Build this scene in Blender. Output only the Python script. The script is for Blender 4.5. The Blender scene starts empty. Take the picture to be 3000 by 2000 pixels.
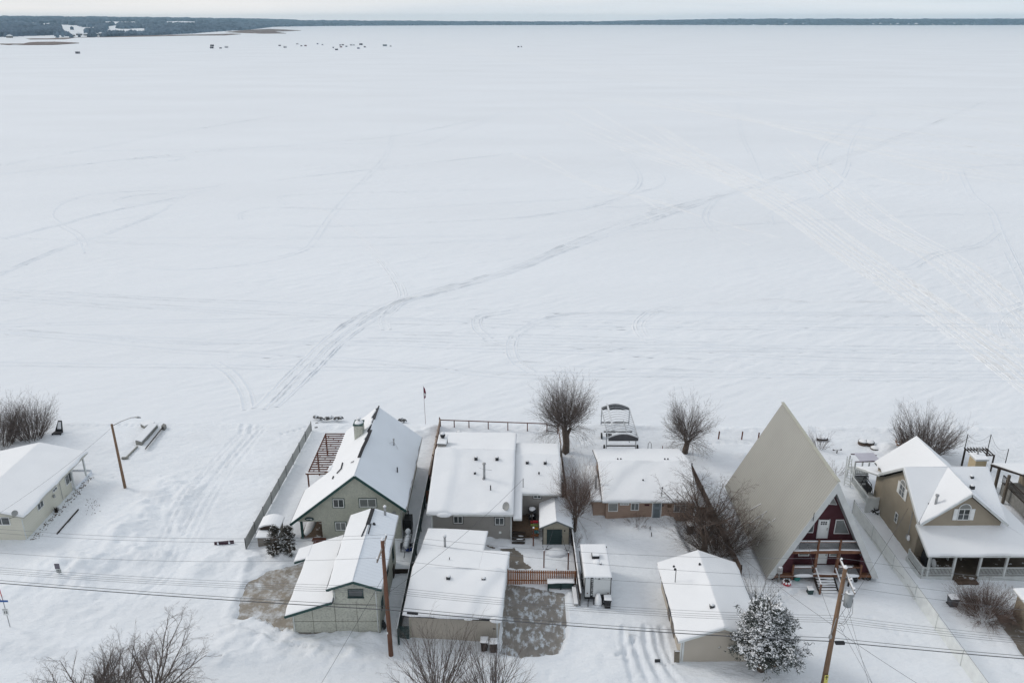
import bpy, math, random
import numpy as np
from mathutils import Vector, Matrix
S = bpy.context.scene; COL = S.collection
PITCH = math.radians(21.17); FPX = 2427.0; CAMH = 50.0
CR = dict(A1=(0,1100,1.7427),A2=(650,1150,3.485),A3=(650,1500,3.137),A4=(1150,1150,3.485),A5=(1150,1500,3.137),A6=(1650,1080,3.015),
          A7=(1650,1550,3.485),B1=(2100,1150,2.613),B2=(2450,1180,3.733),B3=(2350,1550,3.485),C1=(2750,1250,4.48),C3=(2250,1480,5.226),
          N7=(0,300,1.568),N8=(1500,300,1.568),N=(0,0,1),L1=(0,1280,4.9),L2=(350,1220,12.06),D1=(1470,1440,9.8),PL=(2480,1320,9.8),
          E1=(2650,1560,6.72),Q5=(500,80,2.138),BL=(1750,1160,8.71),TR=(1700,1580,7.467),S6=(1500,1450,4.482))
def ray(c, X, Y):
    s = CR[c]; a = (s[0]+X/s[2]-1500)/FPX; b = (s[1]+Y/s[2]-1000)/FPX
    return a, math.cos(PITCH)-b*math.sin(PITCH), math.sin(PITCH)+b*math.cos(PITCH)
def at(c, X, Y, h=0.0):            # point of the survey photo at height h
    a, d, g = ray(c, X, Y); t = (CAMH-h)/g
    return Vector((a*t, d*t, h))
def onY(c, X, Y, y):               # ... on the wall plane y = const
    a, d, g = ray(c, X, Y); t = y/d
    return Vector((a*t, y, CAMH-g*t))
def onX(c, X, Y, x):
    a, d, g = ray(c, X, Y); t = x/a
    return Vector((x, d*t, CAMH-g*t))
# ---------------------------------------------------------------- materials
MATS = {}
def nd(nt, typ, **kw):
    n = nt.nodes.new(typ)
    for k, v in kw.items(): setattr(n, k, v)
    return n
def M(name, col=(.5,.5,.5), rough=.8, var=.12, vs=1.5, bump=0., bs=8., metal=0., col2=None, mask=None, stripes=None, stretch=(1,1,1), spec=.3, trans=0., coat=0., ior=None, bd=.03, mr=.62):
    """mask=(scale,lo,hi,col) patches of another colour; stripes=(axis,period,depth,colour factor) siding or planks"""
    if name in MATS: return MATS[name]
    m = bpy.data.materials.new(name); m.use_nodes = True; nt = m.node_tree; b = nt.nodes['Principled BSDF']
    L = nt.links.new
    b.inputs['Roughness'].default_value = rough; b.inputs['Metallic'].default_value = metal
    b.inputs['Specular IOR Level'].default_value = spec
    if coat: b.inputs['Coat Weight'].default_value = coat
    g = nd(nt,'ShaderNodeNewGeometry'); mp = nd(nt,'ShaderNodeMapping'); mp.inputs['Scale'].default_value = stretch
    L(g.outputs['Position'], mp.inputs['Vector'])
    n1 = nd(nt,'ShaderNodeTexNoise'); n1.inputs['Scale'].default_value = vs; n1.inputs['Detail'].default_value = 6; L(mp.outputs[0], n1.inputs['Vector'])
    r = nd(nt,'ShaderNodeMapRange'); r.inputs[1].default_value=.3; r.inputs[2].default_value=.7; r.inputs[3].default_value=1-var; r.inputs[4].default_value=1+var
    L(n1.outputs['Fac'], r.inputs[0])
    c0 = nd(nt,'ShaderNodeRGB'); c0.outputs[0].default_value = (*col,1); cur = c0.outputs[0]
    if col2:
        n2 = nd(nt,'ShaderNodeTexNoise'); n2.inputs['Scale'].default_value = vs*3.1; n2.inputs['Detail'].default_value=4; L(mp.outputs[0], n2.inputs['Vector'])
        r2 = nd(nt,'ShaderNodeMapRange'); r2.inputs[1].default_value=.42; r2.inputs[2].default_value=.58; L(n2.outputs['Fac'], r2.inputs[0])
        mx = nd(nt,'ShaderNodeMixRGB'); L(r2.outputs[0], mx.inputs[0]); L(cur, mx.inputs[1]); mx.inputs[2].default_value=(*col2,1); cur = mx.outputs[0]
    mu = nd(nt,'ShaderNodeVectorMath', operation='SCALE'); L(cur, mu.inputs[0]); L(r.outputs[0], mu.inputs['Scale']); cur = mu.outputs[0]
    hsrc = None
    if stripes:
        ax, per, dep, cf = stripes
        sp = nd(nt,'ShaderNodeSeparateXYZ'); L(g.outputs['Position'], sp.inputs[0])
        dv = nd(nt,'ShaderNodeMath', operation='DIVIDE'); dv.inputs[1].default_value = per
        if ax in 'XYZ': L(sp.outputs['XYZ'.index(ax)], dv.inputs[0])
        else:
            ad = nd(nt,'ShaderNodeMath', operation='ADD'); L(sp.outputs[0], ad.inputs[0]); L(sp.outputs[1], ad.inputs[1]); L(ad.outputs[0], dv.inputs[0])
        fr = nd(nt,'ShaderNodeMath', operation='FRACT'); L(dv.outputs[0], fr.inputs[0])
        st = nd(nt,'ShaderNodeMapRange'); st.inputs[1].default_value=0; st.inputs[2].default_value=.22; st.inputs[3].default_value=cf; st.inputs[4].default_value=1.; L(fr.outputs[0], st.inputs[0])
        m2 = nd(nt,'ShaderNodeVectorMath', operation='SCALE'); L(cur, m2.inputs[0]); L(st.outputs[0], m2.inputs['Scale']); cur = m2.outputs[0]
        hsrc = (fr.outputs[0], dep)
    if mask:
        sc, lo, hi, mc = mask
        n3 = nd(nt,'ShaderNodeTexNoise'); n3.inputs['Scale'].default_value = sc; n3.inputs['Detail'].default_value=8; n3.inputs['Roughness'].default_value=mr; L(mp.outputs[0], n3.inputs['Vector'])
        r3 = nd(nt,'ShaderNodeMapRange'); r3.inputs[1].default_value=lo; r3.inputs[2].default_value=hi; L(n3.outputs['Fac'], r3.inputs[0])
        mx = nd(nt,'ShaderNodeMixRGB'); L(r3.outputs[0], mx.inputs[0]); L(cur, mx.inputs[1]); mx.inputs[2].default_value=(*mc,1); cur = mx.outputs[0]
    L(cur, b.inputs['Base Color'])
    nrm = None
    if bump:
        n4 = nd(nt,'ShaderNodeTexNoise'); n4.inputs['Scale'].default_value = bs; n4.inputs['Detail'].default_value=8; n4.inputs['Roughness'].default_value=.6; L(mp.outputs[0], n4.inputs['Vector'])
        bp = nd(nt,'ShaderNodeBump'); bp.inputs['Strength'].default_value = bump; bp.inputs['Distance'].default_value=bd; L(n4.outputs['Fac'], bp.inputs['Height']); nrm = bp.outputs[0]
    if hsrc:
        bp = nd(nt,'ShaderNodeBump'); bp.inputs['Strength'].default_value = .8; bp.inputs['Distance'].default_value=hsrc[1]; L(hsrc[0], bp.inputs['Height'])
        if nrm: L(nrm, bp.inputs['Normal'])
        nrm = bp.outputs[0]
    if nrm: L(nrm, b.inputs['Normal'])
    if trans: b.inputs['Transmission Weight'].default_value = trans
    m.diffuse_color = (*col,1)
    MATS[name] = m
    return m
SNOWC = (.80,.84,.885)
snow = M('snow', SNOWC, .75, .035, .18, .8, 1.1, stretch=(.8,1.5,1), bd=.25, spec=.2)
snow_roof = M('roof_snow', (.83,.855,.885), .75, .015, .5, .45, 2.2, bd=.08, spec=.2)
snow_ribY = M('ribbed_roof_snow_y', (.76,.81,.87), .7, .02, .6, .25, 3., bd=.04, stripes=('Y',.42,.03,.94), spec=.2)
snow_ribX = M('ribbed_roof_snow_x', (.78,.82,.87), .7, .02, .6, .25, 3., bd=.04, stripes=('X',.3,.02,.96), spec=.2)
bright = M('bright_packed_snow', (.84,.87,.90), .72, .02, .02, .75, .75, stretch=(.4,1.,1), bd=.2, spec=.2)
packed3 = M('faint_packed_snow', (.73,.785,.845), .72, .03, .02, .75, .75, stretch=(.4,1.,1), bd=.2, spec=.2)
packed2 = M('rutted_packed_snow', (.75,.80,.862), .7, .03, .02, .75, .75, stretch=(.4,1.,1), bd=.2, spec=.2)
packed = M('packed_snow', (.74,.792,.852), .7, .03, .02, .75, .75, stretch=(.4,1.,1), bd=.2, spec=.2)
berm = M('track_edge_snow', (.82,.855,.895), .75, .03, .02, .75, .75, stretch=(.4,1.,1), bd=.2, spec=.2)
shingle = M('dark_shingle', (.035,.036,.04), .9, .3, 6., .5, 30.)
stucco = M('green_stucco', (.45,.465,.40), .95, .10, 1.2, .6, 30., mask=(9.,.46,.62,(.36,.375,.335)), bd=.01)
stucco2 = M('pale_green_stucco', (.47,.48,.42), .95, .08, 1.0, .6, 30., mask=(7,.48,.64,(.33,.335,.30)), bd=.01)
green = M('dark_green_trim', (.022,.065,.06), .5, .15, 4.)
dgreen = M('dark_green_paint', (.03,.06,.06), .6, .2, 4.)
grey_siding = M('grey_siding', (.33,.32,.305), .7, .04, .6, stripes=('Z',.13,.012,.72))
tan_siding = M('tan_siding', (.47,.43,.37), .7, .04, .6, stripes=('Z',.115,.012,.74))
cream_siding = M('cream_siding', (.40,.38,.31), .7, .04, .6, stripes=('Z',.6,.01,.8))
brick = M('pinkish_brick', (.36,.26,.205), .9, .14, 3.5, .4, 20., stripes=('Z',.09,.006,.80), stretch=(.5,.5,6))
beige = M('olive_beige_stucco', (.32,.28,.22), .9, .07, .8, .4, 25., bd=.01)
beige2 = M('light_beige_stucco', (.46,.38,.25), .9, .05, .8, .4, 25., bd=.01)
whitewall = M('off_white_siding', (.62,.61,.53), .7, .05, .5, stripes=('Z',.3,.006,.92))
white = M('white_paint', (.74,.76,.76), .5, .05, 2.)
offw = M('weathered_white_paint', (.58,.61,.61), .6, .12, 1.6, .2, 12.)
glass = M('window_glass', (.05,.06,.065), .08, .3, 1.2, spec=.8)
blind = M('window_with_blinds', (.16,.175,.175), .25, .15, 1., spec=.6, stripes=('X',.09,.004,.8))
curtain = M('curtained_window', (.24,.25,.24), .25, .2, 1.5, spec=.6)
roofmetal = M('beige_ribbed_metal_roof', (.355,.358,.335), .45, .05, .25, metal=.1, stripes=('Y',.36,.05,.55))
maroon = M('maroon_siding', (.075,.02,.027), .7, .12, 1., stripes=('Z',.14,.008,.72))
cedar = M('cedar_wood', (.165,.078,.045), .75, .25, 2.5, .3, 14., stretch=(1,1,.3))
redwood = M('stained_red_brown_wood', (.13,.05,.035), .75, .25, 2.5, .3, 14.)
dwood = M('dark_weathered_wood', (.045,.035,.03), .85, .3, 3., .3, 14.)
deckw = M('brown_deck_wood', (.11,.08,.06), .85, .2, 3., stripes=('Y',.14,.012,.5), mask=(1.6,.58,.66,SNOWC))
greywood = M('grey_weathered_wood', (.22,.22,.21), .9, .2, 3., .3, 14.)
polewood = M('pole_wood', (.20,.13,.085), .9, .22, 3., .4, 10., stretch=(4,4,.4))
polewood2 = M('reddish_pole_wood', (.15,.075,.05), .9, .25, 3., .4, 10., stretch=(4,4,.4))
metal = M('galvanised_metal', (.36,.37,.38), .45, .12, 3., metal=.5)
darkmetal = M('dark_metal', (.03,.032,.036), .5, .2, 3.)
black = M('black_plastic', (.018,.019,.022), .5, .2, 3.)
concrete = M('wet_concrete', (.275,.25,.215), .8, .16, .9, .4, 18., mask=(.7,.46,.66,(.66,.70,.745)), bd=.01, mr=.78)
concrete2 = M('grey_concrete', (.25,.235,.215), .85, .18, 1.3, .4, 18., mask=(1.1,.505,.60,(.60,.65,.70)), bd=.01, stretch=(1.3,.75,1), mr=.72)
concrete3 = M('dark_pavement', (.17,.155,.135), .9, .15, 1.3, .4, 18., mask=(1.2,.6,.68,(.62,.68,.74)), bd=.01)
bark = M('grey_brown_bark', (.125,.10,.082), .95, .3, 4., .5, 15.)
twig = M('bare_twigs', (.135,.112,.102), .9, .25, 1.2)
twig2 = M('reddish_twigs', (.15,.11,.093), .9, .25, 1.2)
needle = M('pine_needles', (.075,.088,.08), .8, .35, 2.)
rust = M('rusty_foliage', (.14,.085,.05), .9, .3, 3.)
wire = M('black_cable', (.09,.095,.105), .6, .1, 1.)
trailw = M('trailer_white_panel', (.62,.65,.66), .35, .04, .8)
red = M('red_plastic', (.45,.03,.05), .5, .2, 3.)
teal = M('teal_plastic', (.05,.27,.24), .5, .1, 3.)
blue = M('blue_plastic', (.02,.05,.22), .4, .1, 3.)
stone = M('grey_stone_blocks', (.27,.27,.25), .9, .2, 2.2, .6, 9., stripes=('Z',.22,.02,.7))
# ---------------------------------------------------------------- mesh builder
ORG = {}
XF = [None]
class MB:
    def __init__(s): s.v=[]; s.f=[]; s.m=[]
    def add(s, vs, fs, mi=0):
        o=len(s.v); s.v.extend([tuple(v) for v in vs]); s.f.extend([tuple(i+o for i in f) for f in fs]); s.m.extend([mi]*len(fs)); return s
    def box(s, x0,x1,y0,y1,z0,z1, mi=0):
        return s.add([(x0,y0,z0),(x1,y0,z0),(x1,y1,z0),(x0,y1,z0),(x0,y0,z1),(x1,y0,z1),(x1,y1,z1),(x0,y1,z1)],
              [(0,3,2,1),(4,5,6,7),(0,1,5,4),(1,2,6,5),(2,3,7,6),(3,0,4,7)], mi)
    def beam(s, p, q, w, h=None, mi=0, up=(0,0,1)):
        p=Vector(p); q=Vector(q); h=h or w; d=(q-p).normalized(); u=Vector(up)
        if abs(d.dot(u))>.98: u=Vector((0,1,0))
        a=d.cross(u).normalized()*w/2; b=a.cross(d).normalized()*h/2
        return s.add([p-a-b,p+a-b,p+a+b,p-a+b,q-a-b,q+a-b,q+a+b,q-a+b],[(0,1,2,3),(7,6,5,4),(0,4,5,1),(1,5,6,2),(2,6,7,3),(3,7,4,0)],mi)
    def prism(s, poly, vec, mi=0):
        n=len(poly); vec=Vector(vec); P=[Vector(p) for p in poly]; Q=[p+vec for p in P]
        return s.add(P+Q,[tuple(range(n))[::-1],tuple(range(n,2*n))]+[(i,(i+1)%n,(i+1)%n+n,i+n) for i in range(n)],mi)
    def tube(s, pts, rad, n=6, mi=0, cap=True):
        pts=[Vector(p) for p in pts]; k=len(pts)
        if not hasattr(rad,'__len__'): rad=[rad]*k
        base=len(s.v); pa=None
        for i,p in enumerate(pts):
            d=(pts[min(i+1,k-1)]-pts[max(i-1,0)])
            d = d.normalized() if d.length>1e-9 else Vector((0,0,1))
            if pa is None:
                u=Vector((0,0,1)) if abs(d.z)<.9 else Vector((1,0,0)); pa=d.cross(u).normalized()
            else:
                pa=(pa-d*pa.dot(d)); pa = pa.normalized() if pa.length>1e-6 else d.orthogonal().normalized()
            pb=d.cross(pa)
            for j in range(n):
                t=2*math.pi*j/n; s.v.append(tuple(p+(pa*math.cos(t)+pb*math.sin(t))*rad[i]))
        for i in range(k-1):
            for j in range(n):
                a=base+i*n+j; b=base+i*n+(j+1)%n; s.f.append((a,b,b+n,a+n)); s.m.append(mi)
        if cap:
            s.f.append(tuple(base+j for j in range(n))[::-1]); s.f.append(tuple(base+(k-1)*n+j for j in range(n))); s.m+= [mi,mi]
        return s
    def cyl(s, c, r, h, n=14, r2=None, mi=0):
        c=Vector(c); return s.tube([c,c+Vector((0,0,h))],[r, r if r2 is None else r2],n,mi)
    def lump(s, c, rx, ry, rz, seed=0, n=8, mi=0):     # half-buried uneven mound
        rg=random.Random(seed); c=Vector(c); vs=[c+Vector((0,0,rz*rg.uniform(.9,1.05)))]
        for k,(f,zf) in enumerate(((.5,.85),(.85,.45),(1.,0.),(.9,-.4))):
            for j in range(n):
                t=2*math.pi*j/n; w=rg.uniform(.86,1.1); vs.append(c+Vector((rx*f*w*math.cos(t),ry*f*w*math.sin(t),rz*zf)))
        fs=[(0,1+j,1+(j+1)%n) for j in range(n)]
        for k in range(3):
            for j in range(n):
                a=1+k*n+j; b=1+k*n+(j+1)%n; fs.append((a,a+n,b+n,b))
        return s.add(vs,fs,mi)
    def build(s, name, mats, parent=None, smooth=False, loc=None, label=None, cat=None, group=None, kind=None):
        if not isinstance(mats,(list,tuple)): mats=[mats]
        v=np.array(s.v,dtype=float).reshape(-1,3)
        if XF[0] is not None:
            R=np.array(XF[0]); v=v@R[:3,:3].T+R[:3,3]
        if parent is not None: o=ORG[parent.name]
        elif loc is not None: o=Vector(loc)
        else: o=Vector(((v[:,0].min()+v[:,0].max())/2,(v[:,1].min()+v[:,1].max())/2,v[:,2].min()))
        v=v-np.array(o)
        me=bpy.data.meshes.new(name); me.from_pydata([tuple(r) for r in v],[],s.f)
        for m in mats: me.materials.append(m)
        if len(mats)>1: me.polygons.foreach_set('material_index', s.m)
        if smooth: me.polygons.foreach_set('use_smooth',[True]*len(s.f))
        me.update()
        ob=bpy.data.objects.new(name,me); COL.objects.link(ob)
        if parent is not None: ob.parent=parent
        else: ob.location=o
        ORG[ob.name]=o
        tag(ob,label,cat,group,kind)
        return ob
def tag(o,label=None,cat=None,group=None,kind=None):
    if label: o['label']=label
    if cat: o['category']=cat
    if group: o['group']=group
    if kind: o['kind']=kind
    return o
def thing(name, loc, label, cat, group=None):
    o=bpy.data.objects.new(name,None); COL.objects.link(o); loc=Vector(loc)
    if XF[0] is not None: loc=XF[0]@loc
    o.location=loc; o.empty_display_size=.3; ORG[o.name]=loc
    return tag(o,label,cat,group)
def setrot(px,py,deg):
    XF[0]= None if deg is None else Matrix.Translation((px,py,0))@Matrix.Rotation(math.radians(deg),4,'Z')@Matrix.Translation((-px,-py,0))
# ---------------------------------------------------------------- numpy noise
_rs=np.random.RandomState(7); _LT=_rs.rand(256,256)
def vnoise(x,y):
    xi=np.floor(x).astype(int); yi=np.floor(y).astype(int); fx=x-xi; fy=y-yi
    fx=fx*fx*(3-2*fx); fy=fy*fy*(3-2*fy)
    a=_LT[xi%256,yi%256]; b=_LT[(xi+1)%256,yi%256]; c=_LT[xi%256,(yi+1)%256]; d=_LT[(xi+1)%256,(yi+1)%256]
    return (a*(1-fx)+b*fx)*(1-fy)+(c*(1-fx)+d*fx)*fy-.5
def fbm(x,y,o=4,g=.5):
    r=0; a=1
    for k in range(o): r=r+a*vnoise(x*2**k+17.3*k,y*2**k+5.1*k); a*=g
    return r
def sstep(a,b,x): t=np.clip((x-a)/(b-a),0,1); return t*t*(3-2*t)
# snow slab lying on a roof plane: corners a,b along the eave, c above b, d above a
def slab(mb, a,b,c,d, th=.22, edges='abcd', du=.35, rag=None, ragside='c', seed=0, over=.04, soft=.2, amp=.05, mi=0, ridges=()):
    th=th*.8
    a,b,c,d=[np.array(p,dtype=float) for p in (a,b,c,d)]
    lu=max(np.linalg.norm(b-a),np.linalg.norm(c-d)); lv=max(np.linalg.norm(d-a),np.linalg.norm(c-b)); nu=max(4,int(lu/du)); nv=max(4,int(lv/du))
    eu=(b-a) if np.linalg.norm(b-a)>np.linalg.norm(c-d)*.5 else (c-d); eu=eu/np.linalg.norm(eu); ev=(d-a) if np.linalg.norm(d-a)>np.linalg.norm(c-b)*.5 else (c-b); ev=ev/np.linalg.norm(ev)
    if 'b' in edges: b=b+eu*over; c=c+eu*over
    if 'd' in edges: a=a-eu*over; d=d-eu*over
    if 'a' in edges: a=a-ev*over; b=b-ev*over
    if 'c' in edges and rag is None: c=c+ev*over; d=d+ev*over
    us=np.linspace(0,1,nu+1); vs=np.linspace(0,1,nv+1)
    # denser rows near the edges for the soft rounding
    us=np.unique(np.concatenate([us,[.06/lu,.16/lu,1-.06/lu,1-.16/lu]])); vs=np.unique(np.concatenate([vs,[.06/lv,.16/lv,1-.06/lv,1-.16/lv]]))
    U,V=np.meshgrid(us,vs,indexing='ij')
    if rag is not None: V=V*(1-np.clip(rag*(.55+1.6*fbm(U*lu*.9+seed,V*0+seed*3.1,4)),0,3)/lv)
    P=(a[None,None]*(1-U)[...,None]+b[None,None]*U[...,None])*(1-V)[...,None]+(d[None,None]*(1-U)[...,None]+c[None,None]*U[...,None])*V[...,None]
    if 'a' in edges: P=P+(-ev)[None,None]*((.16*fbm(U*lu*.7+seed*1.3,U*0+seed,4)+.03)*(1-V)**8)[...,None]
    D=np.full(U.shape,9.)
    if 'd' in edges: D=np.minimum(D,U*lu)
    if 'b' in edges: D=np.minimum(D,(1-U)*lu)
    if 'a' in edges: D=np.minimum(D,V*lv)
    if 'c' in edges or rag is not None: D=np.minimum(D,(V.max(axis=1,keepdims=True)-V)*lv)
    k=np.sqrt(np.clip(1-(1-np.clip(D/soft,0,1))**2,0,1))
    H=th*(.35+.65*k)+amp*fbm(P[...,0]*.45+seed,P[...,1]*.45,4)*k+.012*fbm(P[...,0]*3,P[...,1]*3,2)*k
    for pts_,w_,h_ in ridges:
        bd_=np.full(U.shape,1e9); sg_=np.zeros(U.shape)
        for (x0,y0),(x1,y1) in zip(pts_[:-1],pts_[1:]):
            dx,dy=x1-x0,y1-y0; t_=np.clip(((P[...,0]-x0)*dx+(P[...,1]-y0)*dy)/(dx*dx+dy*dy),0,1); qx=P[...,0]-x0-t_*dx; qy=P[...,1]-y0-t_*dy; dd=np.hypot(qx,qy); mm=dd<bd_; bd_=np.where(mm,dd,bd_); sg_=np.where(mm,np.sign(dx*qy-dy*qx),sg_)
        H=H+h_*k*np.where(sg_>0,np.exp(-(bd_/w_)**2),np.exp(-(bd_/(w_*.25))**2))
    T=P.copy(); T[...,2]+=H; B=P.copy(); B[...,2]+=.01
    n0,n1=U.shape; idx=np.arange(n0*n1).reshape(n0,n1); fs=[]
    for i in range(n0-1):
        for j in range(n1-1): fs.append((idx[i,j],idx[i+1,j],idx[i+1,j+1],idx[i,j+1]))
    rim=[idx[i,0] for i in range(n0)]+[idx[n0-1,j] for j in range(1,n1)]+[idx[i,n1-1] for i in range(n0-2,-1,-1)]+[idx[0,j] for j in range(n1-2,0,-1)]
    Tf=T.reshape(-1,3); Bf=B.reshape(-1,3); vs_=[tuple(p) for p in Tf]; off=len(vs_); vs_+= [tuple(Bf[r]) for r in rim]
    m=len(rim)
    for i in range(m): fs.append((rim[i],off+i,off+(i+1)%m,rim[(i+1)%m]))
    mb.add(vs_,[tuple(int(q) for q in f) for f in fs],mi)
def plate(mb, pts, th=.15, mi=0):      # roof deck: polygon extruded straight down
    mb.prism([Vector(p) for p in pts],(0,0,-th),mi)
def fascia(mb, pts, h=.2, t=.05, mi=0, drop=.0):
    for p,q in zip(pts[:-1],pts[1:]):
        p=Vector(p)-Vector((0,0,h/2-.03+drop)); q=Vector(q)-Vector((0,0,h/2-.03+drop)); mb.beam(p,q,t,h,mi)
def window(parent, c, u, n, w, h, fm, pm, mull=1, cross=0, fw=.07, name='window', trim=None, sill=False):
    c=Vector(c);u=Vector(u).normalized();n=Vector(n).normalized();z=Vector((0,0,1))
    f=MB()
    def bar(a,b,wd,dp=.06,mi=0): f.beam(c+u*a[0]+z*a[1]+n*dp/2, c+u*b[0]+z*b[1]+n*dp/2, wd if abs(a[0]-b[0])<1e-6 else dp, dp if abs(a[0]-b[0])<1e-6 else wd, mi, up=tuple(n) if abs(a[0]-b[0])<1e-6 else (0,0,1))
    W=w/2;H=h/2
    bar((-W,-H+fw/2),(W,-H+fw/2),fw); bar((-W,H-fw/2),(W,H-fw/2),fw)
    bar((-W+fw/2,-H+fw),(-W+fw/2,H-fw),fw); bar((W-fw/2,-H+fw),(W-fw/2,H-fw),fw)
    for k in range(mull):
        x=-W+w*(k+1)/(mull+1); bar((x,-H+fw),(x,H-fw),fw*.8,.05)
    for k in range(cross):
        y=-H+h*(k+1)/(cross+1); bar((-W+fw,y),(W-fw,y),fw*.5,.045)
    mats=[fm]
    if trim:
        mats.append(trim); t=.07
        bar((-W-t,-H-t/2),(W+t,-H-t/2),t,.04,1); bar((-W-t,H+t/2),(W+t,H+t/2),t,.04,1); bar((-W-t/2,-H),(-W-t/2,H),t,.04,1); bar((W+t/2,-H),(W+t/2,H),t,.04,1)
    o=f.build(name,mats,parent)
    p=MB(); a=c+n*.012
    p.prism([a-u*(W-fw)-z*(H-fw),a+u*(W-fw)-z*(H-fw),a+u*(W-fw)+z*(H-fw),a-u*(W-fw)+z*(H-fw)],n*.012)
    p.build('pane',pm,o)
    if sill:
        s_=MB(); s_.beam(c-u*(W+.05)-z*(H+.04)+n*.06,c+u*(W+.05)-z*(H+.04)+n*.06,.12,.05); s_.build('sill',fm,o)
    return o
def win_px(parent, c, X0,X1,Y0,Y1, yp, fm, pm, **kw):   # window seen in the survey photo on the plane y = yp
    a=onY(c,X0,(Y0+Y1)/2,yp); b=onY(c,X1,(Y0+Y1)/2,yp); t=onY(c,(X0+X1)/2,Y0,yp); d=onY(c,(X0+X1)/2,Y1,yp)
    return window(parent,((a.x+b.x)/2,yp,(t.z+d.z)/2),(1,0,0),(0,-1,0),b.x-a.x,t.z-d.z,fm,pm,**kw)
def vent_box(parent, p, s=.36, snowcap=True, mat=None):
    m=MB(); x,y,z=p; m.box(x-s/2,x+s/2,y-s/2,y+s/2,z-.1,z+.24); o=m.build('roof_vent',mat or darkmetal,parent)
    if snowcap:
        k=MB(); k.lump((x,y+.03,z+.24),s*.5,s*.5,.13,seed=int(x*10)); k.build('snow_cap',snow_roof,o,True)
def pipe(parent, p, h, r=.09, mat=None, cap=True, name='vent_pipe'):
    m=MB(); m.cyl(p,r,h,10)
    if cap: m.cyl((p[0],p[1],p[2]+h*.96),r*1.5,.13,10)
    return m.build(name,mat or metal,parent,True)
HAZE=5e-5
# ================================================================ camera, light, sky
cd=bpy.data.cameras.new('camera'); cam=bpy.data.objects.new('camera',cd); COL.objects.link(cam)
cam.location=(0,0,CAMH); cam.rotation_euler=(math.pi/2-PITCH,0,0)
cd.sensor_width=36; cd.lens=36*FPX/3000; cd.clip_end=60000; cd.clip_start=.5; S.camera=cam
SUN_AZ=-68; SUN_EL=34     # degrees from +Y, towards -X
sl=bpy.data.lights.new('sun','SUN'); so=bpy.data.objects.new('sun',sl); COL.objects.link(so)
sl.energy=.95; sl.angle=math.radians(14); sl.color=(1,.95,.88)
dv=Vector((math.sin(math.radians(SUN_AZ))*math.cos(math.radians(SUN_EL)),math.cos(math.radians(SUN_AZ))*math.cos(math.radians(SUN_EL)),math.sin(math.radians(SUN_EL))))
so.rotation_euler=dv.to_track_quat('Z','Y').to_euler(); so.location=(-60,20,90)
w=bpy.data.worlds.new('World'); S.world=w; w.use_nodes=True; nt=w.node_tree; L=nt.links.new
bg=nt.nodes['Background']; bg.inputs['Strength'].default_value=.1
sky=nd(nt,'ShaderNodeTexSky'); sky.sky_type='NISHITA'; sky.sun_disc=False; sky.sun_elevation=math.radians(SUN_EL); sky.sun_rotation=math.radians(SUN_AZ); sky.dust_density=3
tc=nd(nt,'ShaderNodeTexCoord'); mp=nd(nt,'ShaderNodeMapping'); mp.inputs['Scale'].default_value=(1.2,1.2,22); L(tc.outputs['Generated'],mp.inputs['Vector'])
n1=nd(nt,'ShaderNodeTexNoise'); n1.inputs['Scale'].default_value=2.2; n1.inputs['Detail'].default_value=5; L(mp.outputs[0],n1.inputs['Vector'])
rr=nd(nt,'ShaderNodeMapRange'); rr.inputs[1].default_value=.35; rr.inputs[2].default_value=.65; L(n1.outputs['Fac'],rr.inputs[0])
sp=nd(nt,'ShaderNodeSeparateXYZ'); L(tc.outputs['Generated'],sp.inputs[0])
ax=nd(nt,'ShaderNodeMapRange'); ax.inputs[1].default_value=-.6; ax.inputs[2].default_value=.45; L(sp.outputs[0],ax.inputs[0])   # the cloud deck is thinner and brighter in the west
cA=nd(nt,'ShaderNodeMixRGB'); cA.inputs[1].default_value=(7.6,7.4,7.3,1); cA.inputs[2].default_value=(6.6,7.05,7.45,1); L(ax.outputs[0],cA.inputs[0])
cB=nd(nt,'ShaderNodeMixRGB',blend_type='MULTIPLY'); cB.inputs[0].default_value=.6; L(cA.outputs[0],cB.inputs[1])
cr=nd(nt,'ShaderNodeMixRGB'); L(rr.outputs[0],cr.inputs[0]); cr.inputs[1].default_value=(.82,.87,.93,1); cr.inputs[2].default_value=(1.06,1.04,1.03,1); L(cr.outputs[0],cB.inputs[2])
hz_=nd(nt,'ShaderNodeMapRange'); hz_.inputs[1].default_value=.0; hz_.inputs[2].default_value=.12; hz_.inputs[3].default_value=1.38; hz_.inputs[4].default_value=1.; L(sp.outputs[2],hz_.inputs[0]); sc_=nd(nt,'ShaderNodeVectorMath',operation='SCALE'); L(cB.outputs[0],sc_.inputs[0]); h2_=nd(nt,'ShaderNodeMapRange'); h2_.inputs[1].default_value=.0; h2_.inputs[2].default_value=.022; h2_.inputs[3].default_value=1.06; h2_.inputs[4].default_value=.98; L(sp.outputs[2],h2_.inputs[0]); hm_=nd(nt,'ShaderNodeMath',operation='MULTIPLY'); L(hz_.outputs[0],hm_.inputs[0]); L(h2_.outputs[0],hm_.inputs[1]); L(hm_.outputs[0],sc_.inputs['Scale'])
mx=nd(nt,'ShaderNodeMixRGB'); mx.inputs[0].default_value=.84; L(sky.outputs[0],mx.inputs[1]); L(sc_.outputs[0],mx.inputs[2]); L(mx.outputs[0],bg.inputs['Color'])
S.view_settings.view_transform='Standard'; S.view_settings.look='None'; S.view_settings.exposure=0.13
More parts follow.
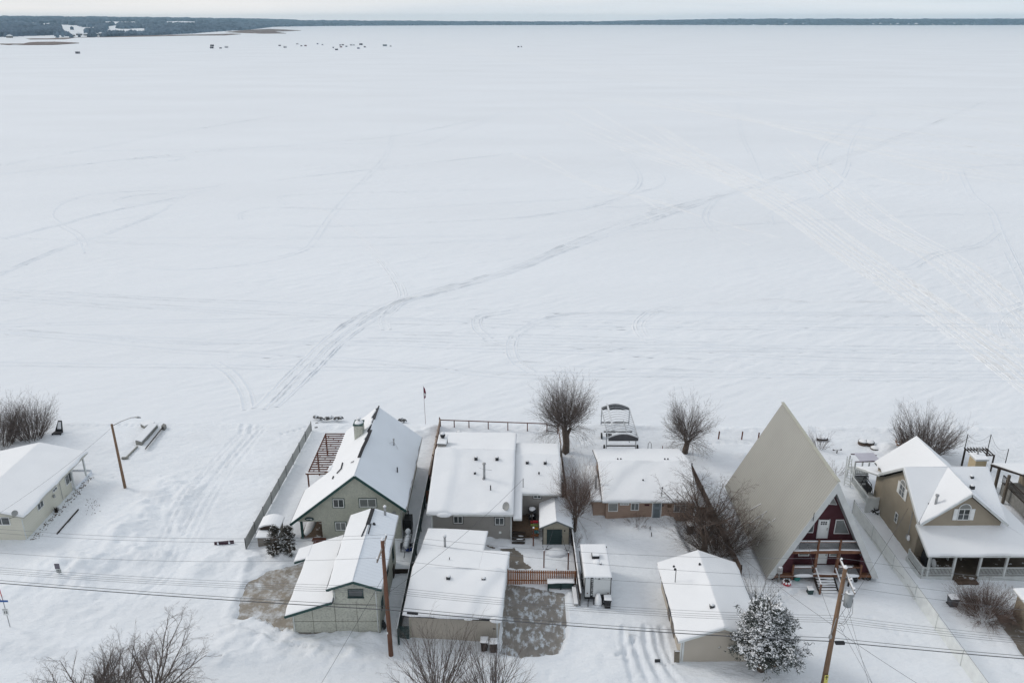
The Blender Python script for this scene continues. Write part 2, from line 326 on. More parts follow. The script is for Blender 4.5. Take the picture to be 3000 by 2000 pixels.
# ================================================================ snow-covered lots (one displaced sheet) 
LAKE=-.6
def axis(lo,hi,step,far_lo,far_hi):
    a=np.arange(lo,hi+1e-6,step); r=[]; s=step; x=lo
    while x>far_lo: s*=1.35; x-=s; r.append(x)
    l=r[::-1]; r=[]; s=step; x=hi
    while x<far_hi: s*=1.35; x+=s; r.append(x)
    return np.concatenate([l,a,r])
gx=axis(-66,66,.22,-700,700); gy=np.concatenate([axis(48,108,.2,-500,108)]); gy=gy[gy<=108.001]
X,Y=np.meshgrid(gx,gy,indexing='ij')
Z=np.zeros_like(X)
def pdist(pts):
    D=np.full(X.shape,1e9); Sg=np.zeros_like(X)
    for (x0,y0),(x1,y1) in zip(pts[:-1],pts[1:]):
        dx,dy=x1-x0,y1-y0; l2=dx*dx+dy*dy+1e-9; t=np.clip(((X-x0)*dx+(Y-y0)*dy)/l2,0,1)
        qx=X-(x0+t*dx); qy=Y-(y0+t*dy); d=np.hypot(qx,qy); m=d<D; D=np.where(m,d,D); Sg=np.where(m,np.sign(dx*qy-dy*qx),Sg)
    return D,Sg
def cr_spline(P,n=8):
    P=[np.array(p,float) for p in P]; Q=[2*P[0]-P[1]]+P+[2*P[-1]-P[-2]]; out=[]
    for i in range(1,len(Q)-2):
        for k in range(n):
            t=k/n; out.append(.5*((2*Q[i])+(-Q[i-1]+Q[i+1])*t+(2*Q[i-1]-5*Q[i]+4*Q[i+1]-Q[i+2])*t*t+(-Q[i-1]+3*Q[i]-3*Q[i+1]+Q[i+2])*t**3))
    out.append(P[-1]); return out
def pxline(c,pts,h=0.,n=5): 
    return [(p[0],p[1]) for p in cr_spline([tuple(at(c,x,y,h))[:2] for x,y in pts],n)]
def offset(path,o):
    r=[]
    for i,p in enumerate(path):
        a=np.array(path[max(i-1,0)]); b=np.array(path[min(i+1,len(path)-1)]); d=b-a; d=d/(np.linalg.norm(d)+1e-9); r.append((p[0]-d[1]*o,p[1]+d[0]*o))
    return r
def inpoly(poly):
    ins=np.zeros(X.shape,bool); n=len(poly)
    for i in range(n):
        x0,y0=poly[i]; x1,y1=poly[(i+1)%n]
        c=((y0>Y)!=(y1>Y))&(X<(x1-x0)*(Y-y0)/(y1-y0+1e-12)+x0); ins^=c
    return ins
def pmask(poly,soft):      # 0 outside .. 1 inside, soft metres wide
    d,_=pdist(list(poly)+[poly[0]]); ins=inpoly(poly); sd=np.where(ins,d,-d); return np.clip(.5+sd/soft,0,1)
near=sstep(-3,3,66-np.abs(X))*sstep(40,46,Y)
Z+= near*(.16*fbm(X*.12,Y*.12,3)+.07*fbm((X+Y*.5)*.5,(Y-X*.3)*.9,3)+(.035+.03*sstep(0,-40,X))*fbm(X*1.5+Y*.6,Y*2.4,3)+.012*fbm(X*4,Y*4,1))
def rut(path,w=.28,dep=.14,sh=.08):
    global Z
    d,_=pdist(path); wob=1+.5*fbm(X*1.3,Y*1.3,2)
    Z=Z-dep*np.exp(-(d/w)**4)*wob+sh*np.exp(-((d-1.5*w)/(.55*w))**2)*wob
def ridge(path,w,h,rough=.5):
    global Z
    d,_=pdist(path); Z=Z+h*np.exp(-(d/w)**2)*(1+rough*fbm(X*.9,Y*.9,4))
# ploughed piles west of the chain-link fence
ridge(pxline('A1',[(640,800),(740,700),(800,620),(870,560),(960,590),(900,680)]),1.9,.45,.8)
ridge(pxline('A1',[(390,1090),(420,1000),(520,950),(660,905),(780,940)]),1.9,.5,.8)
ridge(pxline('A1',[(560,790),(480,900),(300,960)]),2.6,.25,.7)
ridge(pxline('A1',[(980,1010),(1060,950),(1150,930),(1210,960)]),1.6,.35,.7)
ridge(pxline('A1',[(120,1060),(260,990),(330,985)]),2.5,.4,.6)
d_,_=pdist(pxline('A1',[(880,600),(700,850),(480,1120)])); Z+=.22*np.exp(-(d_/6)**2)*fbm(X*.8+9,Y*.8,4)
for pts in ([(1560,0),(1380,180),(1250,310),(1130,440),(1010,600),(930,720),(880,830),(840,940)],):
    P0=pxline('A1',pts); [rut(offset(P0,o_),.2,.07,.03) for o_ in (1.1,.5,-.6,-1.15)]
P0=pxline('A1',[(1330,260),(1180,450),(1060,640),(960,830),(860,1000),(700,1130)]); [rut(offset(P0,o_),.18,.06,.02) for o_ in (.8,.1,-.8)]
P0=pxline('A1',[(1180,0),(1250,100),(1272,200),(1255,290)]); rut(offset(P0,.6),.3,.14,.08); rut(offset(P0,-.6),.3,.14,.08)
P0=pxline('A1',[(890,830),(870,720),(880,640),(960,560)]); rut(P0,.35,.08,.05)
ridge([(-62,57.5),(-48,56.6),(-38,55.6),(-30,55.2),(-24,54.9)],1.3,.35,1.1)
ridge([(-8,54.2),(0,53.6),(1.5,53.8)],.9,.22,1.)
ridge([(26.5,50.6),(34,50.),(44,49.2)],1.3,.3,1.)
# shovelled piles round the west driveway
for c,x,y,r,h in (('A3',140,1120,2.2,.55),('A3',330,1010,1.6,.35),('A3',420,1180,2.,.5),('A3',620,1150,1.,.5),('A3',900,1260,3.5,.35),('A3',1250,1230,3.,.45),('A3',560,420,1.6,.35),('A3',380,400,1.7,.3),
                  ('A5',930,230,1.4,.45),('A5',1480,560,1.8,.25),('A7',880,1330,2.,-.1),('A7',500,1350,2.5,.25),('A6',640,1330,2.2,.35),('A6',890,1300,.7,.35),('A6',300,1270,1.2,.5),('A6',480,1400,3,-.15),
                  ('B3',1900,850,1.5,.4),('B3',1250,560,2.,.2),('B2',600,520,1.8,.6),('A2',1990,430,1.2,.5),('A4',410,390,1.2,.5),('A6',1590,770,.8,.5)):
    p=at(c,x,y); Z+=h*np.exp(-((X-p.x)**2+(Y-p.y)**2)/r**2)*(1+.9*fbm(X*.9,Y*.9,4))
# wheel ruts beside the taupe garage
for pts in ([(610,1010),(625,1200),(660,1380),(720,1560)],[(715,1120),(760,1300),(840,1480),(880,1560)],[(835,1000),(845,1180),(930,1400),(1020,1560)],[(930,1060),(985,1250),(1080,1430),(1190,1560)],[(700,1130),(640,1260),(560,1300)],[(1000,1000),(1040,1200),(1100,1350)]):
    rut(pxline('A7',pts),.26,.16,.12)
# scooped trench east of the tan house, and small drift edges
d_,s_=pdist(pxline('A6',[(985,1330),(1000,1400),(1030,1480),(1080,1560),(1130,1640),(1190,1760)])); Z+= -.42*np.where(s_>0,1,0)*np.exp(-(d_/1.9)**2)*sstep(0,.35,d_)+.14*np.where(s_<0,1,0)*np.exp(-(d_/1.2)**2)
d_,s_=pdist(pxline('A6',[(140,1380),(175,1420),(200,1500),(205,1580)])); Z+= -.3*np.exp(-(d_/.5)**2)
d_,s_=pdist(pxline('A5',[(1600,760),(1615,900),(1600,1100),(1560,1300),(1300,1350),(1100,1345)])); Z+=.22*np.exp(-(d_/.6)**2)
d_,s_=pdist(pxline('A3',[(240,470),(190,620),(110,800),(40,970)])); Z+=.25*np.exp(-(d_/.45)**2)*(1+fbm(X,Y,3))
def dots(path,sp_,r_,dep):
    global Z
    acc=0; k=0
    for (x0,y0),(x1,y1) in zip(path[:-1],path[1:]):
        L0=math.hypot(x1-x0,y1-y0); n=max(1,int(L0/sp_))
        for i in range(n):
            t=i/n; k+=1; px_,py_=x0+(x1-x0)*t+(.18 if k%2 else -.18),y0+(y1-y0)*t+(.1 if k%2 else -.1)
            i0,i1=np.searchsorted(gx,[px_-1,px_+1]); j0,j1=np.searchsorted(gy,[py_-1,py_+1]); Z[i0:i1,j0:j1]-=dep*np.exp(-((X[i0:i1,j0:j1]-px_)**2+(Y[i0:i1,j0:j1]-py_)**2)/r_**2)
for c_,pts in (('A1',[(340,258),(530,256),(640,252),(720,258)]),('A1',[(530,560),(620,460),(700,330)]),('A4',[(1620,700),(1780,620),(1900,520),(2060,430)]),('B1',[(640,1500),(560,1540),(420,1560)]),('A6',[(1290,660),(1480,650),(1700,655)]),('A5',[(1180,1400),(1300,1480),(1500,1520)]),('A3',[(640,1240),(800,1250),(1000,1300),(1300,1330)]),('B3',[(700,900),(900,1000),(1200,1150)]),('A5',[(900,270),(1000,230),(1120,240)]),('S6',[(330,560),(300,420),(320,250)]),('A2',[(600,420),(760,380),(900,330)])):
    dots(pxline(c_,pts),.62,.2,.16)
# the street along the south
road=sstep(54.5,52.5,Y+.05*(X))*near
Z=Z*(1-.75*road)-.12*road
for k,o in enumerate((0,1.7,4.2,6.0)): 
    rut([(-66,54.4-o),(-30,52.2-o+.3*(k%2)),(0,51.3-o),(30,50-o),(66,48.6-o)],.3,.05,.02)
# bare driveways: sink the snow so that the paving sheet shows with ragged edges
drv=[('driveway',concrete,[tuple(at('A3',x,y))[:2] for x,y in ((230,640),(420,545),(640,490),(775,440),(720,760),(700,1000),(655,1120),(560,1125),(480,1080),(300,1000),(100,985),(150,800))],.38),
     ('driveway',concrete2,[tuple(at('A5',x,y))[:2] for x,y in ((1040,650),(1300,680),(1590,740),(1612,900),(1595,1130),(1530,1310),(1180,1340),(990,1290),(1000,1040))],.22),
     ('patio',concrete3,[tuple(at('A5',x,y))[:2] for x,y in ((870,300),(1120,315),(1200,380),(1290,515),(1050,515),(1080,400))],.45),
     ('driveway',concrete3,[tuple(at('B3',x,y))[:2] for x,y in ((1930,830),(2080,860),(2160,905),(2420,1100),(2500,1500),(2330,1380),(2080,1040),(1960,890))],.15)]
for nm,mt,poly,nz in drv:
    m=pmask(poly,1.0); k=sstep(.38,.62,m+nz*1.2*fbm(X*.8+3,Y*.8,4))
    Z=np.where(k>0,Z*(1-k)+(-.14)*k,Z)
    flat=pmask(poly,3.0)>.05
    Z=np.where(flat&(k<=0),np.maximum(Z*.6,.0)+.02,Z)
# bank down to the lake
shore=98.6-.012*(X+20)+1.0*fbm(X*.15,Y*0+3,3)
Z+= near*.22*np.exp(-((Y-shore+.6)/.9)**2)*(1+1.2*fbm(X*.8,Y*.8,4))*sstep(-30,-22,X)
t=sstep(0,2.2,Y-shore); Z=Z*(1-t)+(LAKE-.25)*t
Z=np.where(Y>104,LAKE-.5,Z)
# keep snow out of the way under and around the buildings' floors
n0,n1=X.shape; V=np.stack([X,Y,Z],-1).reshape(-1,3); idx=np.arange(n0*n1).reshape(n0,n1)
F=np.stack([idx[:-1,:-1],idx[1:,:-1],idx[1:,1:],idx[:-1,1:]],-1).reshape(-1,4)
def bigmesh(name,V,F,mat,kind='structure',smooth=True,label=None):
    me=bpy.data.meshes.new(name); me.vertices.add(len(V)); me.vertices.foreach_set('co',np.asarray(V,dtype=np.float32).ravel())
    F=np.asarray(F); me.loops.add(F.size); me.polygons.add(len(F)); me.loops.foreach_set('vertex_index',F.ravel().astype(np.int32))
    me.polygons.foreach_set('loop_start',np.arange(0,F.size,F.shape[1],dtype=np.int32)); me.polygons.foreach_set('loop_total',np.full(len(F),F.shape[1],dtype=np.int32))
    for m_ in (mat if isinstance(mat,(list,tuple)) else [mat]): me.materials.append(m_)
    me.polygons.foreach_set('use_smooth',[smooth]*len(F)); me.update(calc_edges=True)
    o=bpy.data.objects.new(name,me); COL.objects.link(o); tag(o,label,kind=kind); return o
bigmesh('snow_ground',V,F,snow)
ZG=Z
def gz(x,y):
    i=min(max(int(np.searchsorted(gx,x)),1),len(gx)-1); j=min(max(int(np.searchsorted(gy,y)),1),len(gy)-1); return float(ZG[i,j])
for nm,mt,poly,nz in drv:
    cx=sum(p[0] for p in poly)/len(poly); cy=sum(p[1] for p in poly)/len(poly)
    MB().prism([(cx+(p[0]-cx)*1.1,cy+(p[1]-cy)*1.1,-.16) for p in poly],(0,0,.06)).build(nm,mt,kind='structure')
# ================================================================ frozen lake to the horizon
lakem=M('lake_snow',(.80,.84,.885),.75,.03,.02,.75,.75,stretch=(.4,1.,1),bd=.2,spec=.2)
if True:  # wind texture: streaks running south-west to north-east
    nt2=lakem.node_tree
    for n_ in nt2.nodes:
        if n_.type=='MAPPING': n_.inputs['Rotation'].default_value=(0,0,math.radians(-28))
def LH(x,y):      # wind-packed relief of the lake snow, ridges running south-west to north-east
    u=x*.88+y*.47; v=-x*.47+y*.88
    r=fbm(u*.05,v*.16,3)*.14+np.abs(fbm(u*.16+3,v*.7,3))*.26*sstep(-.15,.25,fbm(x*.03,y*.03,2))+.07*fbm(u*.5,v*1.6,3)
    return LAKE+r*(1-sstep(330,620,y))*sstep(97,103,y)
lb=np.linspace(-.72,.72,760); lr=np.concatenate([[96,98],np.exp(np.linspace(math.log(99.5),math.log(640),560))])
LB,LR=np.meshgrid(lb,lr,indexing='ij'); LX=LB*LR; LZ=LH(LX,LR); LZ[:,0:2]=LAKE; ii=np.arange(LX.size).reshape(LX.shape)
bigmesh('frozen_lake',np.stack([LX,LR,LZ],-1).reshape(-1,3),np.stack([ii[:-1,:-1],ii[1:,:-1],ii[1:,1:],ii[:-1,1:]],-1).reshape(-1,4),lakem)
V=[];F=[]
for ring in ([(.72,96),(.72,640),(-.72,640),(-.72,96)],):
    o_=[(-26000,96),(-.72*96,96),(-.72*640,640),(.72*640,640),(.72*96,96),(26000,96),(26000,26000),(-26000,26000)]
    V=[(x,y,LAKE-.002) for x,y in o_]; F=[(0,1,2,7),(2,3,6,7),(3,4,5,6)]
bigmesh('frozen_lake_far',V,np.array(F),lakem)
TR=[]
def resample(P):
    out=[P[0]]
    for p,q in zip(P[:-1],P[1:]):
        L0=float(np.hypot(*(q-p))); y=min(p[1],q[1]); st=1.3 if y<230 else 2.2 if y<420 else 4. if y<640 else 25.
        n=max(1,int(L0/st)); out+= [p+(q-p)*k/n for k in range(1,n+1)]
    return np.array(out)
def gzv(x,y):
    i=np.clip(np.searchsorted(gx,x),1,len(gx)-1); j=np.clip(np.searchsorted(gy,y),1,len(gy)-1); return ZG[i,j]
def track(c,pts,w=.42,twin=0,sh=.07,jit=.03,main_=False):
    """ski, sled or wheel track pressed in the snow: trough with raised shoulders"""
    P=resample(cr_spline([tuple(at(c,x,y,LAKE))[:2] for x,y in pts],14))
    rg=np.random.RandomState(len(TR)*7+1); Vs=[]; Fs=[]; Ms=[]; off=0; ym=float(P[:,1].mean())
    for o in ((-twin/2,twin/2) if twin else (0,)):
        d=np.gradient(P,axis=0); d/=np.linalg.norm(d,axis=1,keepdims=True)+1e-9; nr=np.stack([-d[:,1],d[:,0]],1)
        Q=P+nr*o; k=Q[:,1]>98.; Q=Q[k]; nq=nr[k]; n=len(Q)
        if n<4: continue
        ph=rg.uniform(0,90); i=np.arange(n); fade=np.minimum(np.minimum(1,i/3),(n-1-i)/8); y=Q[:,1]; x=Q[:,0]
        s_=np.array([-1.05,-.6,-.42,.42,.6,1.05]); jj=rg.uniform(-jit,jit,(n,1)); X_=x[:,None]+nq[:,:1]*(s_*w+jj); Y_=y[:,None]+nq[:,1:]*(s_*w+jj)
        g=LH(X_,Y_); g=np.where(Y_<103,np.maximum(g,gzv(X_,Y_)),g)
        far_=np.clip((y-150)/250,0,1); el=((.04 if main_ else .026)*(1-.6*far_)+(len(TR)%14)*.0013*(1-.6*far_)+(.0006 if o>0 else 0))
        hs=sh*(1.45 if main_ else 1.3)*np.minimum(1,(125/y)**.35)*(.3+1.1*rg.rand(n))*np.maximum(0,.55+1.3*fbm(i*.13+ph,i*0+len(TR)*1.7,3))*fade
        Z_=g+el[:,None]; Z_[:,1]+=hs; Z_[:,4]+=hs*rg.uniform(.6,1.3,n); Z_[:,2:4]+=.004; Z_[:,0]=g[:,0]-.03; Z_[:,5]=g[:,5]-.03
        if not main_: Z_-= (.06*np.clip(-.16-fbm(i*.05+ph,i*0+3.3,3),0,1)/.2)[:,None]      # drifted-over gaps
        Vs.append(np.stack([X_,Y_,Z_],-1).reshape(-1,3)); b_=np.arange(n-1)[:,None]*6+np.arange(5)[None]+off
        Fs.append(np.stack([b_,b_+1,b_+7,b_+6],-1).reshape(-1,4)); Ms.append(np.tile([0,0,1,0,0],n-1)); off+=n*6
    if not Vs: return
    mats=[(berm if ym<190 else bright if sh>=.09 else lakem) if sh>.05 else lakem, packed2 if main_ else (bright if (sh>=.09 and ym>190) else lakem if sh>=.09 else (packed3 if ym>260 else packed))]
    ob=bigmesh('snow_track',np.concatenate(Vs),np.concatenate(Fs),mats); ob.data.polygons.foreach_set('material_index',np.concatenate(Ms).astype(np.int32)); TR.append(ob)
T=track
main=[(1190,1411),(1380,1220),(1520,1085),(1680,975),(1850,905),(2100,840),(2352,765)]
T('N7',main+[(2652,640+0),(2952,525),(3302,430),(3502,370),(3752,285),(3902,240),(4152,150),(4402,45)],.5,1.7,.1,.03,True)
T('N7',[(1250,1400),(1430,1230),(1560,1100),(1720,990),(1860,915),(2100,850),(2352,775),(2700,640),(3302,440),(3560,372)],.42,1.5,.1,.03,True)
T('N8',[(950,420),(1150,372),(1400,300),(1560,245),(1820,155),(2060,48),(2250,-30),(2500,-110)],.5,1.8,.1,.03,True)
T('N7',[(1145,1411),(1125,1330),(1070,1250),(990,1200)],.45,1.4)
T('N7',[(1815,100),(1780,230),(1700,330),(1600,430),(1500,550),(1440,640),(1390,680),(1280,715),(1100,745),(850,765),(650,755)],.38,1.6)
T('N7',[(1370,440),(1530,530),(1650,620),(1780,760),(1845,870),(1825,930),(1765,990),(1775,1045)],.4,1.3,.1)
T('N7',[(2352,235),(1700,310),(1300,355),(950,405),(820,445),(700,520),(500,600),(300,665),(0,790),(-300,930)],.45,1.2)
T('N7',[(840,430),(560,490),(280,560),(20,625)],.5,1.3)
T('N7',[(405,690),(360,610),(265,555),(232,510),(290,460),(430,425),(620,410),(800,405),(980,385),(1080,350)],.38,1.5)
T('N7',[(830,440),(780,420),(600,432),(530,460),(620,475),(800,450)],.35,1.4)
T('N7',[(2352,-40),(1500,35),(900,125),(500,200),(0,290)],.26,1.8,.04)
T('N7',[(2352,165),(1500,195),(1000,215),(0,230)],.35,1.5,.05)
T('N7',[(580,280),(620,262),(820,250),(830,262),(760,270)],.35,1.3)
T('N7',[(2300,50),(2200,100),(2000,180),(1870,205),(1700,210),(1000,225)],.35,1.3,.05)
T('N7',[(1105,535),(1110,510),(1200,488),(1320,485),(1700,490),(2352,460),(2900,420),(3060,350),(2880,250)],.32,1.0,.05)
T('N7',[(1320,470),(1280,445),(1330,425),(1600,418),(2352,400)],.3,1.2,.05)
T('N7',[(-100,620),(1200,663),(2352,632)],.32,1.5,.05)
T('N7',[(350,625),(1400,622),(2352,612)],.3,1.3,.04)
T('N7',[(1300,565),(1600,566),(2352,535),(2652,495),(3050,470)],.3,1.2,.05)
for a_,b_,c_,d_ in ((885,940,990,1002),(900,960,1010,1015),(1040,1100,1090,1102),(1065,1140,1190,1260),(1050,1090,1110,1130),(1025,1005,995,1030),(1200,1212,1225,1232),(860,905,940,960)):
    T('N7',[(-50,a_),(800,b_),(1700,c_),(2352,d_),(3100,d_+8),(4700,d_+14)],.3,1.3,.045,.05)
for o in range(4):
    T('N8',[(-600+o*190,1060+o*46),(400,1085+o*42),(1200,1135+o*34),(2400,1150+o*50)],.3,1.3,.05,.06)
T('N8',[(640,1105),(592,1060),(590,1005),(680,952),(900,922),(1400,912),(2000,920)],.45,1.5,.1)
T('N8',[(90,1240),(10,1180),(0,1100),(60,1040),(200,990),(500,970),(1000,975),(2352,980)],.38,1.4)
T('N7',[(2240,1085),(2190,1030),(2210,985),(2352,960)],.38,1.4)
rg=random.Random(5)
for k in range(13):     # the broad diagonal bundle of machine tracks
    o=(k-6)*22+rg.uniform(-8,8)
    T('N8',[(640+o*.6,150+rg.uniform(-60,60)),(930+o*.8,300),(1250+o*.7,470),(1560+o*.6,690-o*.1),(1900+o*.7,930),(2250+o*.9,1170),(2600+o,1430)],rg.uniform(.3,.42),1.5 if k%2 else 0,.1,.05)
for k in range(7):
    o=(k-3)*34+rg.uniform(-8,8)
    T('N8',[(1300+o,240+rg.uniform(-40,40)),(1480+o,390),(1700+o,560),(2000+o,730),(2300+o*1.2,980),(2500+o*1.3,1180)],.34,1.4 if k%2 else 0,.09,.05)
for k in range(6):
    o=k*46+rg.uniform(-9,9)
    T('N8',[(100+o,60-o*.2),(420+o,190),(820+o,320),(1130+o,420+o*.1)],.32,1.4 if k%2 else 0,.09)
T('N8',[(0,235),(350,370),(600,440),(750,482),(1000,560),(1230,625)],.38,1.5,.1)
T('N8',[(120,240),(400,400),(560,430),(700,500),(900,580),(1100,660)],.32,0,.09)
T('N8',[(700,400),(722,440),(700,470),(620,500),(600,520),(640,550)],.38,1.4,.1)
for k in range(9):
    o=rg.uniform(-8,8)+k*22
    T('N8',[(300+o*3,-20),(1000+o*2,60+o*.5),(1700+o,130+o),(2500,230+o)],.36,1.6,.1)
T('N8',[(1470,385),(1415,300),(1440,200),(1560,100),(1660,60),(1640,20)],.45,1.6)
T('N8',[(1400,440),(1500,370),(1545,290),(1565,190),(1640,70)],.45,1.5)
T('N8',[(1040,0),(1050,130),(1100,250),(1150,370)],.38,1.5)
T('N8',[(1190,560),(1185,520),(1230,490),(1370,435)],.42,1.5)
T('N8',[(930,590),(890,540),(900,490),(960,430),(1060,405)],.36,1.4)
T('N8',[(2060,310),(2110,420),(2200,500),(2250,620),(2352,830),(2440,1000)],.45,1.7)
T('N8',[(2240,590),(2150,655),(1980,690),(1900,722),(1830,760),(1740,765)],.42,1.6)
T('N8',[(2232,1080),(2215,1020),(2260,970),(2352,930),(2450,900)],.45,1.7,.1)
T('N8',[(1700,380),(1615,388),(1600,360),(1690,345),(1820,350)],.38,1.6)
T('N8',[(1790,290),(1950,305),(1995,345),(1940,378),(1750,365),(1540,300)],.38,1.6,.09)
T('N8',[(2450,395),(2100,330),(2070,310),(2200,292),(2450,285)],.38,1.6)
T('N8',[(0,625),(700,582),(1200,552),(2352,500),(2800,480)],.24,1.5,.04)
T('N8',[(0,535),(300,495),(520,430),(590,350),(530,255)],.36,1.4)
T('N8',[(330,225),(420,245),(570,240)],.34,1.3)
T('N',[(0,273),(350,238),(790,162)],.5,2.2)
T('N',[(0,180),(600,150),(1000,146)],.6,2.5,.05)
for k in range(6): T('N',[(1230,108+k*3),(1560,165+k*5),(2000,222+k*7),(2500,283+k*9),(3000,338+k*11),(3400,370+k*12)],.6,2.4,.14)
T('N7',[(2352,45),(1900,140),(1500,185),(900,230),(0,330)],.36,1.4)
# ================================================================ far shores
def pyd(py): return at('N',1500,py,LAKE).y
landm=M('shore_snow',(.78,.82,.86),.8,.04,.01)
forestm=M('haze_tinted_forest',(.135,.18,.235),.95,.4,.012,stretch=(1,1,3))  # tree colour lightened and blued to carry part of the distance haze
def land(name,xs,y0,y1,hf,nx,ny):
    xx=np.linspace(xs[0],xs[1],nx); tt=np.linspace(0,1,ny)**1.6
    A,B=np.meshgrid(xx,tt,indexing='ij'); y0v=y0(A); YY=y0v+(y1-y0v)*B
    H=hf(A,YY,YY-y0v); ii=np.arange(nx*ny).reshape(nx,ny)
    return bigmesh(name,np.stack([A,YY,H],-1).reshape(-1,3),np.stack([ii[:-1,:-1],ii[1:,:-1],ii[1:,1:],ii[:-1,1:]],-1).reshape(-1,4),landm)
# west land: shoreline from survey points
sh=[at('N',x,y,LAKE) for x,y in ((-900,118),(-300,120),(30,121),(70,117),(200,113),(330,109),(450,105),(560,100),(650,93),(720,89),(760,84),(800,79.5),(950,77),(1200,75.5),(1500,74.5),(1800,74),(2200,74.6),(2600,75.2),(3000,74.6),(3600,74.5))]
# the shoreline as a function of bearing (x/y)
bear=np.array([p.x/p.y for p in sh]); rng=np.array([p.y for p in sh]); od=np.argsort(bear); bear=bear[od]; rng=rng[od]
def relief(bx,y,d):
    west=sstep(.05,-.62,bx); 
    top=np.where(bx<0, 18+72*west, 16+34*sstep(.05,.28,bx))
    rise=np.where(bx<-.25,1400.,900.)*1.0
    return LAKE+.3*sstep(0,30,d)+ (top*(1-np.exp(-(d/ (3800*west+420))**1.15)))+3.0*fbm(bx*60,y*.001,3)*sstep(100,900,d)
nb,nyy=520,110
B_=np.linspace(-.82,.86,nb); Tt=np.linspace(0,1,nyy)**1.5
BB,TT=np.meshgrid(B_,Tt,indexing='ij'); R0=np.interp(BB,bear,rng); R1=12500.
RY=R0+(R1-R0)*TT; HH=relief(BB,RY,RY-R0); ii=np.arange(nb*nyy).reshape(nb,nyy)
Vv=np.stack([BB*RY,RY,HH],-1).reshape(-1,3); Ff=np.stack([ii[:-1,:-1],ii[1:,:-1],ii[1:,1:],ii[:-1,1:]],-1).reshape(-1,4)
bigmesh('far_shore',Vv,Ff,landm)
# clearings (snowy fields) where no trees grow: (bearing0,bearing1,dist0,dist1)
CLR=[]
for x0,x1,ya,yb in ((485,592,79,88),):pass
def clear(bx,y):
    R=np.interp(bx,bear,rng); d=y-R; c=np.zeros_like(bx,dtype=bool)
    def z(px0,px1,d0,d1):
        return (bx>(px0-1500)/FPX*1.105)&(bx<(px1-1500)/FPX*1.105)&(d>d0)&(d<d1)
    c|= d<25
    c|= z(200,360,0,300); c|= z(60,200,30,120)&(fbm(bx*300,y*.01,2)>-.05); c|= z(360,480,0,260)&(fbm(bx*400,y*.02,2)>-.15)
    c|= z(490,592,230,900); c|= z(283,320,1700,2500); c|= z(640,720,1500,3000); c|= z(490,570,1800,2900); c|= z(-10,32,900,1300); c|= z(105,150,900,1250); c|= z(350,500,210,300)
    c|= (fbm(bx*38,y*.0013+7,3)>.33)&(d>140)&(bx<-.27)
    return c
# canopy: thousands of tree-sized spires and rounded crowns in one mesh, densest where they show
rs=np.random.RandomState(3)
def spires(n,b0,b1,dmin,dmax,pw,hmin,hmax,wmul=1.):
    bx=rs.uniform(b0,b1,n); R=np.interp(bx,bear,rng); d=dmin+(dmax-dmin)*rs.rand(n)**pw; y=R+d
    k=~clear(bx,y); bx,y,d=bx[k],y[k],d[k]
    g=fbm(bx*90,y*.004,3); h=(hmin+(hmax-hmin)*rs.rand(len(bx)))*(1+.5*g)*np.where(d<120,.75,1); wd=(h*.32+y*.0006)*wmul*rs.uniform(.7,1.4,len(bx))
    z=relief(bx,y,d); return bx*y,y,z,h,wd
def spiremesh(name,parts,label):
    X_=np.concatenate([p[0] for p in parts]);Y_=np.concatenate([p[1] for p in parts]);Z_=np.concatenate([p[2] for p in parts]);H_=np.concatenate([p[3] for p in parts]);W_=np.concatenate([p[4] for p in parts])
    n=len(X_); ang=rs.rand(n)*6.28; vs=np.zeros((n,9,3)); blunt=np.where(rs.rand(n)<.6,.55,.12)
    for q in range(4):
        a=ang+q*math.pi/2; vs[:,q]=np.stack([X_+np.cos(a)*W_,Y_+np.sin(a)*W_,Z_-1],-1)
        vs[:,4+q]=np.stack([X_+np.cos(a)*W_*(.35+blunt),Y_+np.sin(a)*W_*(.35+blunt),Z_+H_*(.45+.5*blunt)],-1)
    vs[:,8]=np.stack([X_,Y_,Z_+H_],-1)
    b=np.arange(n)[:,None]*9; F4=[]
    for q in range(4):
        F4.append(np.concatenate([b+q,b+(q+1)%4,b+4+(q+1)%4,b+4+q],1)); F4.append(np.concatenate([b+4+q,b+4+(q+1)%4,b+8,b+8],1))
    F4=np.concatenate(F4); me=bpy.data.meshes.new(name)
    tri=F4[:,2]==F4[:,3]; faces=[tuple(r[:3]) if t_ else tuple(r) for r,t_ in zip(F4.tolist(),tri)]
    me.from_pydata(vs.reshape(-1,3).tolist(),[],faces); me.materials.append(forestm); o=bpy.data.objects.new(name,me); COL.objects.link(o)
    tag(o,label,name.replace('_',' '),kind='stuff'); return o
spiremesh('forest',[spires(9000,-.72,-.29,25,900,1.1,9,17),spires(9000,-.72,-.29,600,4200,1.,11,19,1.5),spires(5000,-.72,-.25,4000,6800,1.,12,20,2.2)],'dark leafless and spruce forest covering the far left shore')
spiremesh('distant_forest',[spires(16000,-.30,.72,20,1500,1.5,12,22,1.8),spires(5000,-.30,.72,1000,3000,1.,12,20,2.5)],'blue grey band of forest along the far horizon shore')
